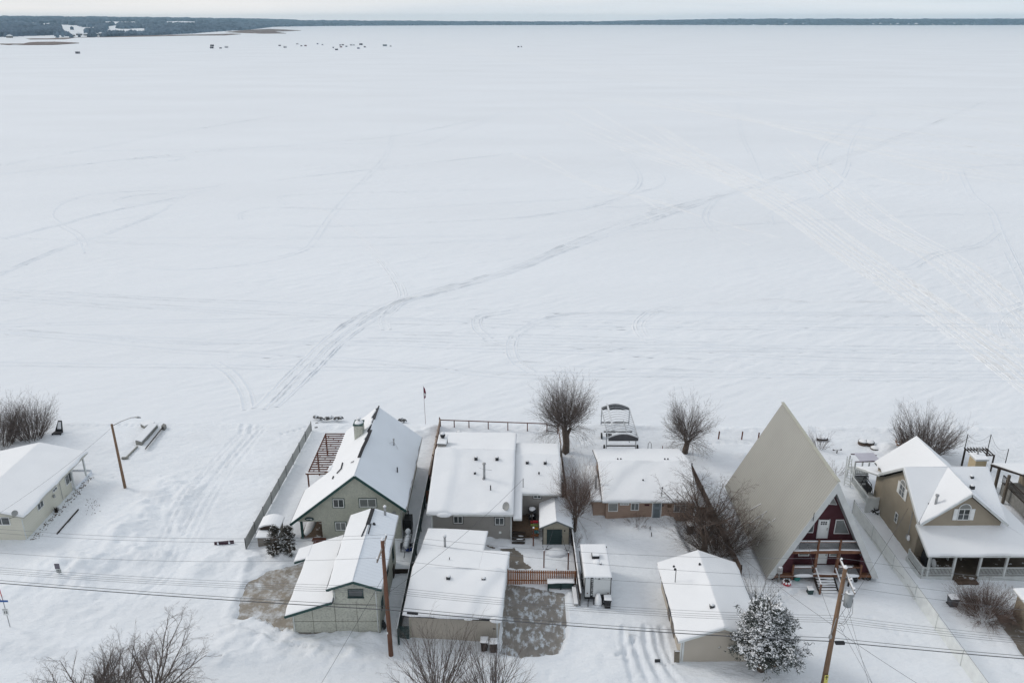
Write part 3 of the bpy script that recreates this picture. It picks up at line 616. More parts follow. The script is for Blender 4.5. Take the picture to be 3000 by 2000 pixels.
# brown reed beds off the west shore
reedm=M('brown_reeds',(.17,.13,.115),.95,.25,.02,mask=(.02,.60,.66,(.7,.74,.78)),stretch=(1,.35,1))
def reeds(pts,label,hh=1.3):
    P=[at('N',x,y,LAKE) for x,y in pts]; m=MB(); m.prism([(p.x,p.y,LAKE-.1) for p in P],(0,0,hh)); m.build('reed_bed',reedm,kind='stuff',label=label)
reeds([(0,131),(0,130),(70,129.5),(85,126),(110,124.6),(160,124),(200,125.5),(232,127.5),(205,129.5),(160,132.5),(70,133),(20,132.6)],'brown reed spit low on the ice at the far left edge')
reeds([(60,114),(140,114.5),(200,111),(300,108.5),(400,106),(500,103.6),(600,102.3),(680,100),(706,101),(660,104.6),(560,105),(470,107),(330,109.5),(220,111.5),(190,116),(90,116.5)],'long thin brown reed strip hugging the left shoreline')
reeds([(660,95),(720,89),(790,86),(830,87.6),(882,90.5),(840,92.5),(800,93.5),(838,98.8),(770,99.5),(700,97)],'brown reed point sticking out furthest into the lake')
# haze
m=bpy.data.materials.new('haze_air'); m.use_nodes=True; t_=m.node_tree; t_.nodes.clear(); out=nd(t_,'ShaderNodeOutputMaterial'); pv=nd(t_,'ShaderNodeVolumePrincipled')
pv.inputs['Color'].default_value=(.50,.80,1,1); pv.inputs['Density'].default_value=HAZE; pv.inputs['Anisotropy'].default_value=.1; t_.links.new(pv.outputs[0],out.inputs['Volume'])
hb=MB().box(-15000,15000,-800,12800,LAKE-.5-1,118); 
hz=hb.build('haze',m,kind='stuff',label='thin cold air that turns the far shore blue')

# cottages strung along the far shores
def cottage(px,d,w_,lb,grp):
    b=(px-1500)/FPX*1.0735; R=float(np.interp(b,bear,rng)); y=R+d; x=b*y; z=float(relief(np.array(b),np.array(y),np.array(float(d))))
    K=thing('cottage',(x,y,z),lb,'cottage',grp); h=w_*.33
    m=MB(); m.box(x-w_/2,x+w_/2,y,y+w_*.7,z-2,z+h); m.build('wall',M('cottage_wall',(.2,.19,.18),.8),K)
    m=MB(); m.prism([(x-w_*.56,y-.6,z+h),(x+w_*.56,y-.6,z+h),(x,y-.6,z+h*1.9)],(0,w_*.8,0)); m.build('roof',M('cottage_roof',(.8,.83,.86),.8),K)
for i,(px,d,w_) in enumerate(((8,150,26),(62,60,16),(84,90,20),(98,60,14),(152,110,24),(168,90,14),(210,240,14),(372,160,14),(390,230,16),(408,190,14),(430,170,16),(446,240,14),(468,200,18),(610,120,14))):
    cottage(px,d,w_,'snow-roofed cottage on the far left shore, number %s from the frame edge'%['one','two','three','four','five','six','seven','eight','nine','ten','eleven','twelve','thirteen','fourteen'][i],'cottages on the left shore')
for i,(px,w_) in enumerate(((2200,34),(2243,26),(2262,20),(2330,22),(2422,26),(2440,34),(2466,24),(2484,30),(2512,22),(2532,34),(2572,22),(2628,34),(2650,22),(2960,36),(2985,30))):
    cottage(px,20+12*(i%3),w_,'snow-roofed cottage at the foot of the right far shore, number %s from the left'%['one','two','three','four','five','six','seven','eight','nine','ten','eleven','twelve','thirteen','fourteen','fifteen'][i],'cottages on the right shore')
# ================================================================ green stucco house
def gable_body(x0,x1,y0,y1,z0,ez0,ez1,rx,rz,mat,parent,name='wall'):   # ridge along y
    m=MB(); m.prism([(x0,y0,z0),(x1,y0,z0),(x1,y0,ez1),(rx,y0,rz),(x0,y0,ez0)],(0,y1-y0,0)); return m.build(name,mat,parent)
def gable_body_x(x0,x1,y0,y1,z0,ez0,ez1,ry,rz,mat,parent,name='wall'): # ridge along x
    m=MB(); m.prism([(x0,y0,z0),(x0,y0,ez0),(x0,ry,rz),(x0,y1,ez1),(x0,y1,z0)],(x1-x0,0,0)); return m.build(name,mat,parent)
G=thing('house',(-15.7,79,0),'green stucco house with steep snowy roof, green gable trim and covered corner porch','house')
gable_body(-19.55,-11.4,72.6,87.5,-.3,4.3,4.0,-15.7,7.42,stucco,G)
m=MB(); m.prism([(-22.15,72.6,2.1),(-19.56,72.6,2.1),(-19.56,72.6,4.28),(-22.15,72.6,2.18)],(0,.2,0)); m.build('porch_wall',stucco,G); m=MB(); m.prism([(-22.1,78.1,-.1),(-19.56,78.1,-.1),(-19.56,78.1,4.2),(-22.1,78.1,2.15)],(0,.2,0)); m.build('porch_wall',stucco,G)
r=MB(); plate(r,[(-10.8,72.15,3.73),(-10.8,87.95,3.73),(-15.7,87.95,7.7),(-15.7,72.15,7.7)],.16)
plate(r,[(-22.6,72.15,2.1),(-15.7,72.15,7.7),(-15.7,78.5,7.7),(-22.6,78.5,2.1)],.16); plate(r,[(-19.66,78.5,4.48),(-15.7,78.5,7.7),(-15.7,87.95,7.7),(-19.66,87.95,4.48)],.16)
R=r.build('roof',shingle,G)
s=MB(); slab(s,(-10.8,72.15,3.73),(-10.8,87.95,3.73),(-15.7,87.95,7.7),(-15.7,72.15,7.7),.07,'abd',soft=.12,amp=.03); s.build('snow_cover',snow_ribY,R,True)
s=MB(); slab(s,(-15.7,78.5,7.7),(-15.7,72.15,7.7),(-22.6,72.15,2.1),(-22.6,78.5,2.1),.2,'bcd',seed=2)
slab(s,(-19.66,87.95,4.48),(-19.66,78.3,4.48),(-15.7,78.3,7.7),(-15.7,87.95,7.7),.2,'ad',rag=.42,seed=5,amp=.1)
for i in range(5): 
    s.lump((-19.6+random.Random(i).uniform(-.2,.3),78.4+i*.25,4.6),.3,.3,.18,seed=i)
s.build('snow_cover',snow_roof,R,True)
f=MB(); fascia(f,[(-22.65,72.12,2.08),(-15.7,72.12,7.72),(-10.72,72.12,3.68)],.26,.06); f.build('gable_trim',green,G)
f=MB(); fascia(f,[(-10.72,72.1,3.70),(-10.72,88,3.70)],.18,.08); f.build('gutter',metal,G); f=MB(); fascia(f,[(-22.66,72.1,2.1),(-22.66,78.5,2.1)],.18,.06); f.build('gutter',metal,G)
# exposed dark strips on the snow of the west slope
for i,(X,Y) in enumerate(((1215,770),(1150,805),(1330,700),(1230,715),(1135,865))):
    pass
m=MB(); 
for a,b in (((1232,712),(1218,770)),((1222,768),(1172,822)),((1140,850),(1128,878)),((1345,697),(1318,712)),((1400,660),(1440,560)),((1440,560),(1480,480)),((1480,480),(1520,380))):
    P=[]
    for X,Y in (a,b):
        aa,dd,gg=ray('A2',X,Y); t=(CAMH-7.9+.81*(-15.7))/(gg-.81*(aa)) if False else None
        # intersect the west roof plane z = 7.7 + .81*(x + 15.7) (+ snow depth)
        t=(CAMH-7.7-.81*15.7-.26)/(gg+.81*aa); P.append(Vector((aa*t,dd*t,CAMH-gg*t)))
    if a[0]<1400: m.beam(P[0],P[1],.13,.05)
    else: m.beam(P[0],P[1],.34,.06)
m.build('bare_shingle_patch',shingle,R)
b=MB(); b.tube([(-15.62,84.6,7.83),(-15.62,87.9,7.83)],.09,6); b.build('ridge_cap',darkmetal,R)
# chimney
c=MB(); c.box(-17.55,-16.6,82.2,83.35,5.5,8.15); C=c.build('chimney',stucco2,G)
c=MB(); c.box(-17.62,-16.53,82.13,83.42,8.15,8.3); c.build('chimney_cap',green,C)
c=MB(); c.lump((-17.07,82.78,8.3),.52,.6,.16,3); c.lump((-17.05,82.9,8.75),.24,.24,.12,4); c.build('snow_cap',snow_roof,C,True)
c=MB(); c.cyl((-17.05,82.9,8.3),.12,.4,10); c.cyl((-17.05,82.9,8.66),.2,.1,10); c.build('flue',metal,C)
pipe(G,(-13.2,82.2,5.7),.75,.07); 
for k in (-.35,.35): pass
m=MB(); m.tube([(-13.2,82.2,6.2),(-12.7,81.9,5.35)],.02,4); m.tube([(-13.2,82.2,6.2),(-13.7,81.9,6.1)],.02,4); m.build('pipe_brace',metal,G)
pipe(G,(-12.25,77.6,4.9),.65,.07,darkmetal,False)
win_px(G,'A2',1135,1247,1082,1169,72.6,white,glass,trim=green)
win_px(G,'A2',1404,1577,1080,1165,72.6,white,blind,trim=green)
win_px(G,'A2',1160,1268,1318,1402,72.6,white,blind,trim=green)
m=MB(); p=onY('A2',892,1290,72.5); m.tube([(p.x,72.58,p.z),(p.x,72.5,p.z)],.46,20)
o_=m.build('oval_plaque',dgreen,G); 
for v in o_.data.vertices: v.co.z=(v.co.z-(p.z))*.42+p.z
m=MB(); m.beam((p.x-.28,72.485,p.z-.02),(p.x+.05,72.485,p.z+.04),.02,.07); m.beam((p.x+.08,72.485,p.z),(p.x+.27,72.485,p.z-.02),.02,.12); m.build('plaque_relief',offw,o_)
m=MB(); m.box(-21.78,-21.55,72.62,72.85,0,2.1); m.build('porch_post',green,G)
m=MB(); m.box(-21.9,-19.56,72.7,78.1,-.05,.1); m.build('porch_floor',deckw,G)
m=MB(); m.box(-20.6,-19.2,72.05,72.55,-.1,.16); m.box(-20.4,-19.2,71.6,72.05,-.15,.05); m.build('porch_step',redwood,G)
s=MB(); s.lump((-21.4,75.2,.08),.55,2.4,.22,3); s.build('drifted_snow',snow,G,True)
m=MB(); m.tube([(-10.98,72.4,3.5),(-11.3,72.5,3.2),(-11.3,72.5,.1)],.05,6); m.build('downspout',metal,G)
m=MB(); q=onY('A2',1755,1225,72.5); m.tube([(q.x,72.35,q.z),(q.x+.03,72.25,q.z)],[.26,.24],12); m.tube([(q.x,72.35,q.z),(q.x-.1,72.55,q.z-.35)],.03,5); m.build('satellite_dish',metal,G)
# pergola frame beside it
P=thing('pergola',(-21.2,80.8,0),'red-brown slatted pergola frame along the steep green house roof','pergola')
m=MB(); m.beam((-22.75,80.5,2.9),(-22.75,90.2,2.9),.09,.14); m.build('side_beam',redwood,P)
m=MB(); m.beam((-20.05,80.5,2.9),(-20.05,90.2,2.9),.09,.14); m.build('side_beam',redwood,P)
m=MB(); m.beam((-22.95,80.6,3.02),(-19.6,80.6,3.1),.1,.2); m.build('front_beam',cedar,P)
for k in range(18):
    y=81.05+k*.535; m=MB(); m.beam((-22.8,y,3.02),(-20.0,y,3.02),.07,.13); m.build('rafter',redwood,P)
m=MB(); 
for k in range(17): x=-22.2+((k*5)%3)*.7; m.beam((x,81.08+k*.535,3.02),(x,81.55+k*.535,3.02),.06,.09)
m.build('blocking',redwood,P)
for x,y in ((-22.72,80.62),(-22.72,85.5),(-22.72,90.1)):
    m=MB(); m.box(x-.07,x+.07,y-.07,y+.07,0,2.9); m.build('post',redwood,P)
s=MB(); s.lump((-20.0,83.4,3.02),.16,2.6,.22,5,12); s.box(-22.9,-19.9,80.52,80.68,3.12,3.17); s.build('snow_cover',snow_roof,P,True)
D=thing('deck',(-20.9,84.,0),'grey board deck under the red-brown pergola','deck')
m=MB(); m.box(-21.6,-19.6,79.4,89.,-.1,.32); m.build('deck_floor',M('grey_deck_boards',(.2,.19,.185),.85,.2,2.,stripes=('Y',.15,.01,.6),mask=(.9,.46,.56,SNOWC)),D)
m=MB(); 
for k in range(9): m.box(-22.2+k*.22,-22.14+k*.22,79.3,79.36,.1,.95)
m.box(-22.25,-20.3,79.28,79.38,.92,1.); m.build('deck_railing',white,D)
# pressed against the east wall
U=thing('outdoor_boiler',(-10.75,73.9,0),'black box unit standing against the green house east wall','heater'); m=MB(); m.box(-11.25,-10.45,73.4,74.6,.3,1.7); m.build('housing',black,U)
m=MB(); m.box(-11.2,-10.5,73.5,74.5,0,.3); m.build('base',darkmetal,U); m=MB(); m.tube([(-10.85,74.3,1.7),(-10.85,74.3,2.3)],.07,6); m.build('flue',darkmetal,U)
U=thing('utility_trailer',(-10.7,71.2,0),'small utility trailer frame loaded with snow beside the green house corner','trailer')
m=MB()
for x in (-11.1,-10.3): m.beam((x,69.6,.55),(x,72.8,.55),.06); m.beam((x,69.6,.95),(x,72.8,.95),.04); [m.beam((x,y,.5),(x,y,1.),.05) for y in (69.6,70.7,71.8,72.8)]
for y in (69.6,71.2,72.8): m.beam((-11.1,y,.55),(-10.3,y,.55),.05)
m.beam((-10.7,69.6,.5),(-10.7,68.8,.4),.06); m.build('frame',darkmetal,U)
s=MB(); s.lump((-10.7,71.3,.62),.32,1.3,.4,8,10); s.lump((-10.72,72.6,.9),.33,.3,.35,9); s.build('snow_load',snow,U,True)
for x in (-11.25,-10.15): m=MB(); m.tube([(x-.06,70.9,.32),(x+.06,70.9,.32)],.32,12); m.build('wheel',black,U)
# ================================================================ pale green garage, two levels
G=thing('garage',(-15.2,63,0),'pale green stucco two-level garage with seamed snowy roofs beside the bare driveway','garage')
m=MB(); m.box(-15.28,-11.45,58.1,68.5,-.2,5.0); m.prism([(-15.28,58.1,5),(-11.45,58.1,5),(-13.4,58.1,5.75)],(0,10.4,0)); m.build('wall',stucco2,G)
m=MB(); m.prism([(-19.0,58.1,-.2),(-15.281,58.1,-.2),(-15.281,58.1,3.9),(-19.0,58.1,2.55)],(0,9.3,0)); m.build('wall',stucco2,G)
m=MB(); m.box(-19.03,-11.42,58.06,58.099,-.2,.38); m.build('foundation',concrete3,G)
m=MB()
for x in (-15.25,-13.35,-17.2): m.box(x-.015,x+.015,58.075,58.1,.38,3.2 if x<-15.5 else 3.6)
m.box(-18.9,-11.5,58.075,58.1,1.55,1.575); m.box(-15.2,-11.5,58.075,58.1,3.35,3.375); m.build('panel_joint',M('joint_line',(.2,.2,.17)),G)
r=MB(); plate(r,[(-15.65,57.7,5.2),(-13.4,57.7,6.02),(-13.4,68.9,6.02),(-15.65,68.9,5.2)],.14); plate(r,[(-13.4,57.7,6.02),(-11.05,57.7,5.2),(-11.05,68.9,5.2),(-13.4,68.9,6.02)],.14)
R=r.build('roof',shingle,G)
s=MB(); slab(s,(-15.65,68.9,5.2),(-15.65,57.7,5.2),(-13.4,57.7,6.02),(-13.4,68.9,6.02),.15,'abd',seed=3,amp=.04); s.build('snow_cover',snow_roof,R,True)
s=MB(); slab(s,(-11.05,57.7,5.2),(-11.05,68.9,5.2),(-13.4,68.9,6.02),(-13.4,57.7,6.02),.07,'abd',soft=.1,seed=4,amp=.03); s.build('snow_cover',snow_ribY,R,True)
m=MB(); m.beam((-13.48,66.0,6.08),(-13.42,68.7,6.08),.34,.22); m.beam((-13.75,64.2,6.03),(-13.55,66.2,6.06),.09,.2); m.beam((-13.2,64.6,6.05),(-13.2,66.2,6.05),.07,.2); m.build('bare_ridge_patch',shingle,R)
r=MB(); plate(r,[(-19.42,57.55,2.55),(-15.2,57.55,4.07),(-15.2,67.75,4.07),(-19.42,67.75,2.55)],.14); plate(r,[(-20.6,65.7,2.15),(-19.421,65.7,2.56),(-19.421,67.75,2.56),(-20.6,67.75,2.15)],.14)
R2=r.build('lower_roof',shingle,G)
s=MB(); slab(s,(-19.42,67.75,2.55),(-19.42,57.55,2.55),(-15.25,57.55,4.06),(-15.25,67.75,4.06),.2,'abd',seed=6); slab(s,(-20.6,67.75,2.15),(-20.6,65.7,2.15),(-19.3,65.7,2.6),(-19.3,67.75,2.6),.2,'abd',seed=6); s.build('snow_cover',snow_roof,R2,True)
f=MB(); fascia(f,[(-15.7,57.66,5.2),(-13.4,57.66,6.02),(-11.0,57.66,5.2)],.22,.06); f.build('gable_trim',green,G); f=MB(); fascia(f,[(-19.46,57.51,2.55),(-15.3,57.51,4.05)],.24,.06); f.build('gable_trim',green,G); f=MB(); fascia(f,[(-20.65,65.66,2.13),(-19.45,65.66,2.54)],.2,.06); f.build('gable_trim',green,G)
f=MB(); fascia(f,[(-15.7,57.7,5.2),(-15.7,68.9,5.2)],.2,.06); fascia(f,[(-11.0,57.7,5.2),(-11.0,68.9,5.2)],.16,.08); fascia(f,[(-19.46,57.6,2.55),(-19.46,65.7,2.55)],.16,.05); f.build('gutter',M('snowy_gutter',(.32,.33,.34),.5,.2,3.),G)
win_px(G,'A3',1158,1300,704,776,58.1,dgreen,glass,mull=0,sill=True)
for px,zt in (('l',2.4),('r',5.0),('m',5.0)):
    x={'l':-18.85,'r':-11.6,'m':-15.15}[px]; zb={'l':.1,'r':.1,'m':4.1}[px]; m=MB(); m.tube([(x,57.75,zt),(x,58.02,zt-.25),(x,58.02,zb),(x,57.8,zb-.08)],.045,6); m.build('downspout',offw,G)
for y,z,w_,h_ in ((63.2,3.2,1.1,1.2),(59.7,2.2,.9,1.),(66.8,2.4,.8,1.6)): window(G,(-11.45,y,z),(0,1,0),(1,0,0),w_,h_,dgreen,glass)
m=MB(); m.lump((-11.2,58.9,.4),.16,.2,.5,7); m.box(-11.42,-11.25,58.8,59.2,.3,.8); m.build('gas_meter',darkmetal,G)
pipe(G,(-12.2,68.3,5.4),1.15,.11); m=MB(); m.lump((-12.2,68.3,6.6),.17,.17,.16,3); m.build('snow_cap',snow_roof,G,True)
m=MB(); m.lump((-12.95,66.3,5.95),.16,.16,.2,2); m.build('roof_vent',darkmetal,G)
m=MB(); m.lump((-15.1,58.7,4.05),.3,.55,.35,2); m.build('bare_corner_flashing',shingle,G)
# ================================================================ grey bungalow with wing
XFANG=-1.5; setrot(-4,72.5,XFANG)
G=thing('house',(-2,80,0),'grey-sided bungalow with a wide smooth white roof and a lower right wing','house')
gable_body_x(-8.2,-.1,72.55,89,-.3,3.05,3.05,81,5.45,grey_siding,G)
gable_body_x(-.09,4.75,75.9,86,-.3,3.55,3.5,81,4.95,grey_siding,G)
r=MB(); plate(r,[(-8.65,72.1,3.25),(.12,72.1,3.25),(.12,81,5.7),(-8.65,81,5.7)],.14); plate(r,[(-8.65,81,5.7),(.12,81,5.7),(.12,89.6,3.3),(-8.65,89.6,3.3)],.14)
R=r.build('roof',shingle,G)
s=MB(); slab(s,(-8.65,72.1,3.25),(.12,72.1,3.25),(.12,81,5.7),(-8.65,81,5.7),.26,'abd',seed=11,amp=.18,ridges=[([tuple(at('A4',x,y,4.6))[:2] for x,y in ((470,1220),(540,1050),(600,880),(620,720))],1.3,.16),([tuple(at('A4',x,y,4.6))[:2] for x,y in ((1100,1220),(1180,1100),(1215,950))],.9,.12)]); slab(s,(.12,89.6,3.3),(-8.65,89.6,3.3),(-8.65,81,5.7),(.12,81,5.7),.26,'abd',seed=11,amp=.1)
s.lump((-6.9,72.0,3.2),.8,.25,.3,4,10); s.build('snow_cover',snow_roof,R,True)
r=MB(); plate(r,[(.13,75.45,3.7),(5.05,75.45,3.7),(5.05,81,5.2),(.13,81,5.2)],.14); plate(r,[(.13,72.1,2.8),(.97,72.1,2.8),(.97,75.449,3.7),(.13,75.449,3.7)],.14); plate(r,[(.13,81,5.2),(5.05,81,5.2),(5.05,86.4,3.7),(.13,86.4,3.7)],.14)
R2=r.build('lower_roof',shingle,G)
s=MB(); slab(s,(.13,75.45,3.7),(5.05,75.45,3.7),(5.05,81,5.2),(.13,81,5.2),.2,'ab',seed=12,amp=.1); slab(s,(.13,72.1,2.8),(.97,72.1,2.8),(.97,75.6,3.74),(.13,75.6,3.74),.18,'ab',seed=12,amp=.05); slab(s,(5.05,86.4,3.7),(.13,86.4,3.7),(.13,81,5.2),(5.05,81,5.2),.2,'ad',seed=12,amp=.1)
s.build('snow_cover',snow_roof,R2,True)
f=MB(); fascia(f,[(-8.68,72.07,3.25),(.14,72.07,3.25)],.2,.05); fascia(f,[(.14,72.06,2.8),(1.0,72.06,2.8),(1.0,75.4,3.68)],.2,.05); fascia(f,[(1.0,75.41,3.7),(5.09,75.41,3.7)],.2,.05); fascia(f,[(-8.69,72.1,3.25),(-8.69,81,5.7),(-8.69,89.6,3.3)],.18,.05); fascia(f,[(5.09,75.4,3.7),(5.09,81,5.2)],.18,.05); f.build('fascia',offw,G)
setrot(0,0,None)
# windows are fixed to the rotated wall: compute in world then turn back
def wpx_rot(parent,c,X0,X1,Y0,Y1,yp,fm,pm,**kw):
    y=yp; a=onY(c,X0,(Y0+Y1)/2,y); b=onY(c,X1,(Y0+Y1)/2,y); t=onY(c,(X0+X1)/2,Y0,y); d=onY(c,(X0+X1)/2,Y1,y)
    return window(parent,((a.x+b.x)/2,y-((a.x+b.x)/2+4)*math.tan(math.radians(1.5)),(t.z+d.z)/2),(math.cos(math.radians(1.5)),-math.sin(math.radians(1.5)),0),(-math.sin(math.radians(1.5)),-math.cos(math.radians(1.5)),0),b.x-a.x,t.z-d.z,fm,pm,**kw)
wpx_rot(G,'A4',622,716,1258,1333,72.54,white,glass,trim=darkmetal); wpx_rot(G,'A4',1045,1140,1266,1343,72.54,white,glass,trim=darkmetal); wpx_rot(G,'A4',1438,1518,1020,1068,75.89,white,glass,trim=darkmetal)
setrot(-4,72.5,XFANG)
m=MB(); m.box(-1.35,-1.1,72.5,72.55,.75,1.0); m.build('outlet_cover',white,G)
m=MB(); m.box(-.17,-.02,72.5,72.6,-.2,3.05); m.build('corner_trim',offw,G)
m=MB(); m.box(-8.27,-8.13,72.5,72.6,-.2,3.05); m.build('corner_trim',offw,G)
m=MB(); m.box(-8.55,-7.62,81.85,84.0,3,5.95); C=m.build('chimney',grey_siding,G); m=MB(); m.box(-8.6,-7.57,81.8,84.05,5.95,6.03); m.build('chimney_cap',darkmetal,C); s=MB(); slab(s,(-8.58,81.82,6.03),(-7.59,81.82,6.03),(-7.59,84.03,6.03),(-8.58,84.03,6.03),.1,'abcd',du=.2,amp=.02,soft=.1); s.lump((-8.1,83.2,6.62),.3,.3,.17,5); s.build('snow_cap',snow_roof,C,True)
m=MB(); m.cyl((-8.1,83.2,6.05),.2,.28,12); m.cyl((-8.1,83.2,6.33),.29,.28,12); m.build('flue',darkmetal,C,True)
for X,Y in ((836,665),(1050,672)): 
    vent_box(G,(at('A4',X,Y,5.5).x,79.5,5.5),.34)
for X in (1357,1538): vent_box(G,(at('A4',X,675,5.0).x,79.6,5.0),.32)
vent_box(G,(at('A4',827,850,4.9).x,77.4,4.85),.22)
pipe(G,(-3.05,76.75,4.6),1.9,.13); m=MB(); m.tube([(-3.05,76.75,5.8),(-2.3,77.5,5.3)],.02,4); m.tube([(-3.05,76.75,5.8),(-3.6,77.6,5.5)],.02,4); m.tube([(-3.08,76.7,4.8),(-3.12,76.6,4.45)],.16,8); m.build('pipe_brace',metal,G)
pipe(G,(-2.3,75.1,4.15),.72,.06,black,False); m=MB(); m.lump((2.75,78.,4.7),.1,.1,.2,2); m.build('vent_pipe',black,G)
m=MB(); m.cyl((1.08,76.2,3.9),.04,1.2,6); m.build('service_mast',darkmetal,G)
def dish(parent,p,r=.42,face=(-.55,-.75,.35),top=False,name='satellite_dish',**kw):
    m=MB(); n=Vector(face).normalized(); a=n.orthogonal().normalized(); b=n.cross(a); p=Vector(p); rings=[]
    for k,(f_,d) in enumerate(((0,0),(.5,.03),(1,.12))):
        rings.append([p+(a*math.cos(t)+b*math.sin(t))*r*f_+n*d for t in [2*math.pi*j/16 for j in range(16)]])
    vs=[v for rg_ in rings for v in rg_]; fs=[(k*16+j,k*16+(j+1)%16,(k+1)*16+(j+1)%16,(k+1)*16+j) for k in range(2) for j in range(16)]
    m.add(vs,fs); m.add([v-n*.02 for v in vs],[f[::-1] for f in fs])
    m.tube([p-n*.02,p-n*.15-Vector((0,0,.45))],.03,5); m.tube([p-Vector((0,0,r*.8)),p+n*.55-Vector((0,0,.25))],.018,4); q=p+n*.55-Vector((0,0,.25)); m.box(q.x-.05,q.x+.05,q.y-.06,q.y+.06,q.z-.05,q.z+.06)
    return m.build(name,M('grey_dish',(.30,.31,.31),.5,.05),parent,True,**kw)
dish(G,(-.55,72.6,3.95),.45,(-.62,-.6,.5))
# entry deck in the corner
D=thing('entry_deck',(1.2,73.8,0),'brown wooden entry deck and steps beside the grey bungalow','deck')
m=MB(); m.box(-.05,2.1,72.9,75.6,.85,1.0); m.box(0,.1,72.9,75.6,0,.85); m.box(0,2.1,72.92,73.0,0,.85); m.build('deck_floor',M('brown_deck_boards',(.115,.078,.052),.85,.2,3.,stripes=('Y',.14,.012,.45)),D)
for k in range(4):
    m=MB(); m.box(0.,1.35,72.62-k*.3,72.89-k*.3,.70-k*.2,.76-k*.2); m.box(0.,1.35,72.87-k*.3,72.89-k*.3,.55-k*.2,.70-k*.2); m.build('step',dwood,D)
s=MB(); s.lump((.8,72.1,.38),.4,.08,.05,1); s.lump((.9,72.4,.58),.3,.06,.04,2); s.build('snow_patch',snow_roof,D,True)
m=MB(); m.box(1.98,2.1,74.3,74.4,1,2.); m.beam((1.4,74.35,1.95),(2.1,74.35,1.95),.08); m.box(2.02,2.1,73.,75.5,1.85,1.93); m.build('railing',dwood,D)
setrot(0,0,None)
PL=thing('shelf_ladder',(2.35,72.9,0),'rainbow painted stack of plant shelves at the end of the entry deck','shelf')
cols=[(.45,.03,.05),(.25,.33,.1),(.5,.25,.03),(.07,.2,.22),(.2,.08,.03)]
for k in range(5):
    m=MB(); y=73.75-k*.22; z=1.35-k*.26; m.box(1.95,2.75,y-.12,y+.1,z-.12,z+.05); m.build('painted_tier',M('painted_tier_%s'%['red','lime','orange','teal','brown'][k],cols[k],.7,.15,4.),PL)
m=MB(); m.box(1.97,2.02,72.8,73.9,0,.3); m.box(2.68,2.73,72.8,73.9,0,.3); m.build('frame',dwood,PL)
def simple(name,label,cat,group=None,**kw): pass
p=at('D1',610,1290); K=thing('crate',(p.x,p.y,0),'maroon crate with a snowy lid at the foot of the bungalow steps','crate'); m=MB(); m.box(p.x-.3,p.x+.3,p.y,p.y+.55,0,.5); m.build('box_body',maroon,K); m=MB(); m.box(p.x-.33,p.x+.33,p.y-.03,p.y+.58,.5,.56); m.build('lid',offw,K); s=MB(); s.lump((p.x,p.y+.28,.55),.28,.25,.12,3); s.build('snow_cap',snow_roof,K,True)
q=at('D1',730,680,.9); K=thing('barbecue',(2.3,75.2,0),'large black covered barbecue with snow on top in the bungalow corner','barbecue'); m=MB(); m.box(1.7,2.55,74.2,76.0,1.0,1.75) if False else m.box(1.75,2.5,74.6,75.35,1.,1.85); m.prism([(1.7,74.55,1.85),(2.55,74.55,1.85),(2.5,74.7,2.1),(1.75,74.7,2.1)],(0,.6,0)); m.build('cover',black,K); s=MB(); s.lump((2.12,75.0,2.08),.4,.4,.16,3); s.build('snow_cap',snow_roof,K,True)
m=MB(); m.cyl((1.95,74.5,1.0),.05,.02,6); m.box(1.8,1.9,74.6,74.7,.95,1.02); m.build('leg',darkmetal,K)
for i,(X,Y,h) in enumerate(((905,1545,2.1),)):
    p=at('D1',X,Y); K=thing('lamp_post',(p.x,p.y,0),'red-brown post with white solar cap in front of the little shed','post'); m=MB(); m.box(p.x-.07,p.x+.07,p.y-.07,p.y+.07,0,2.15); m.build('post',redwood,K); m=MB(); m.lump((p.x,p.y,2.15),.11,.11,.12,2); m.build('cap',snow_roof,K,True)
p=at('D1',870,770,1.); K=thing('post',(p.x,p.y,0),'dark post topped with a round snow ball on the entry deck railing','post'); m=MB(); m.box(p.x-.06,p.x+.06,p.y-.06,p.y+.06,.0,1.5); m.build('post',dwood,K); m=MB(); m.lump((p.x,p.y,1.5),.28,.28,.35,5); m.beam((p.x,p.y+.2,1.48),(p.x,p.y+2.4,1.48),.13,.14); m.build('snow_ball',snow_roof,K,True)
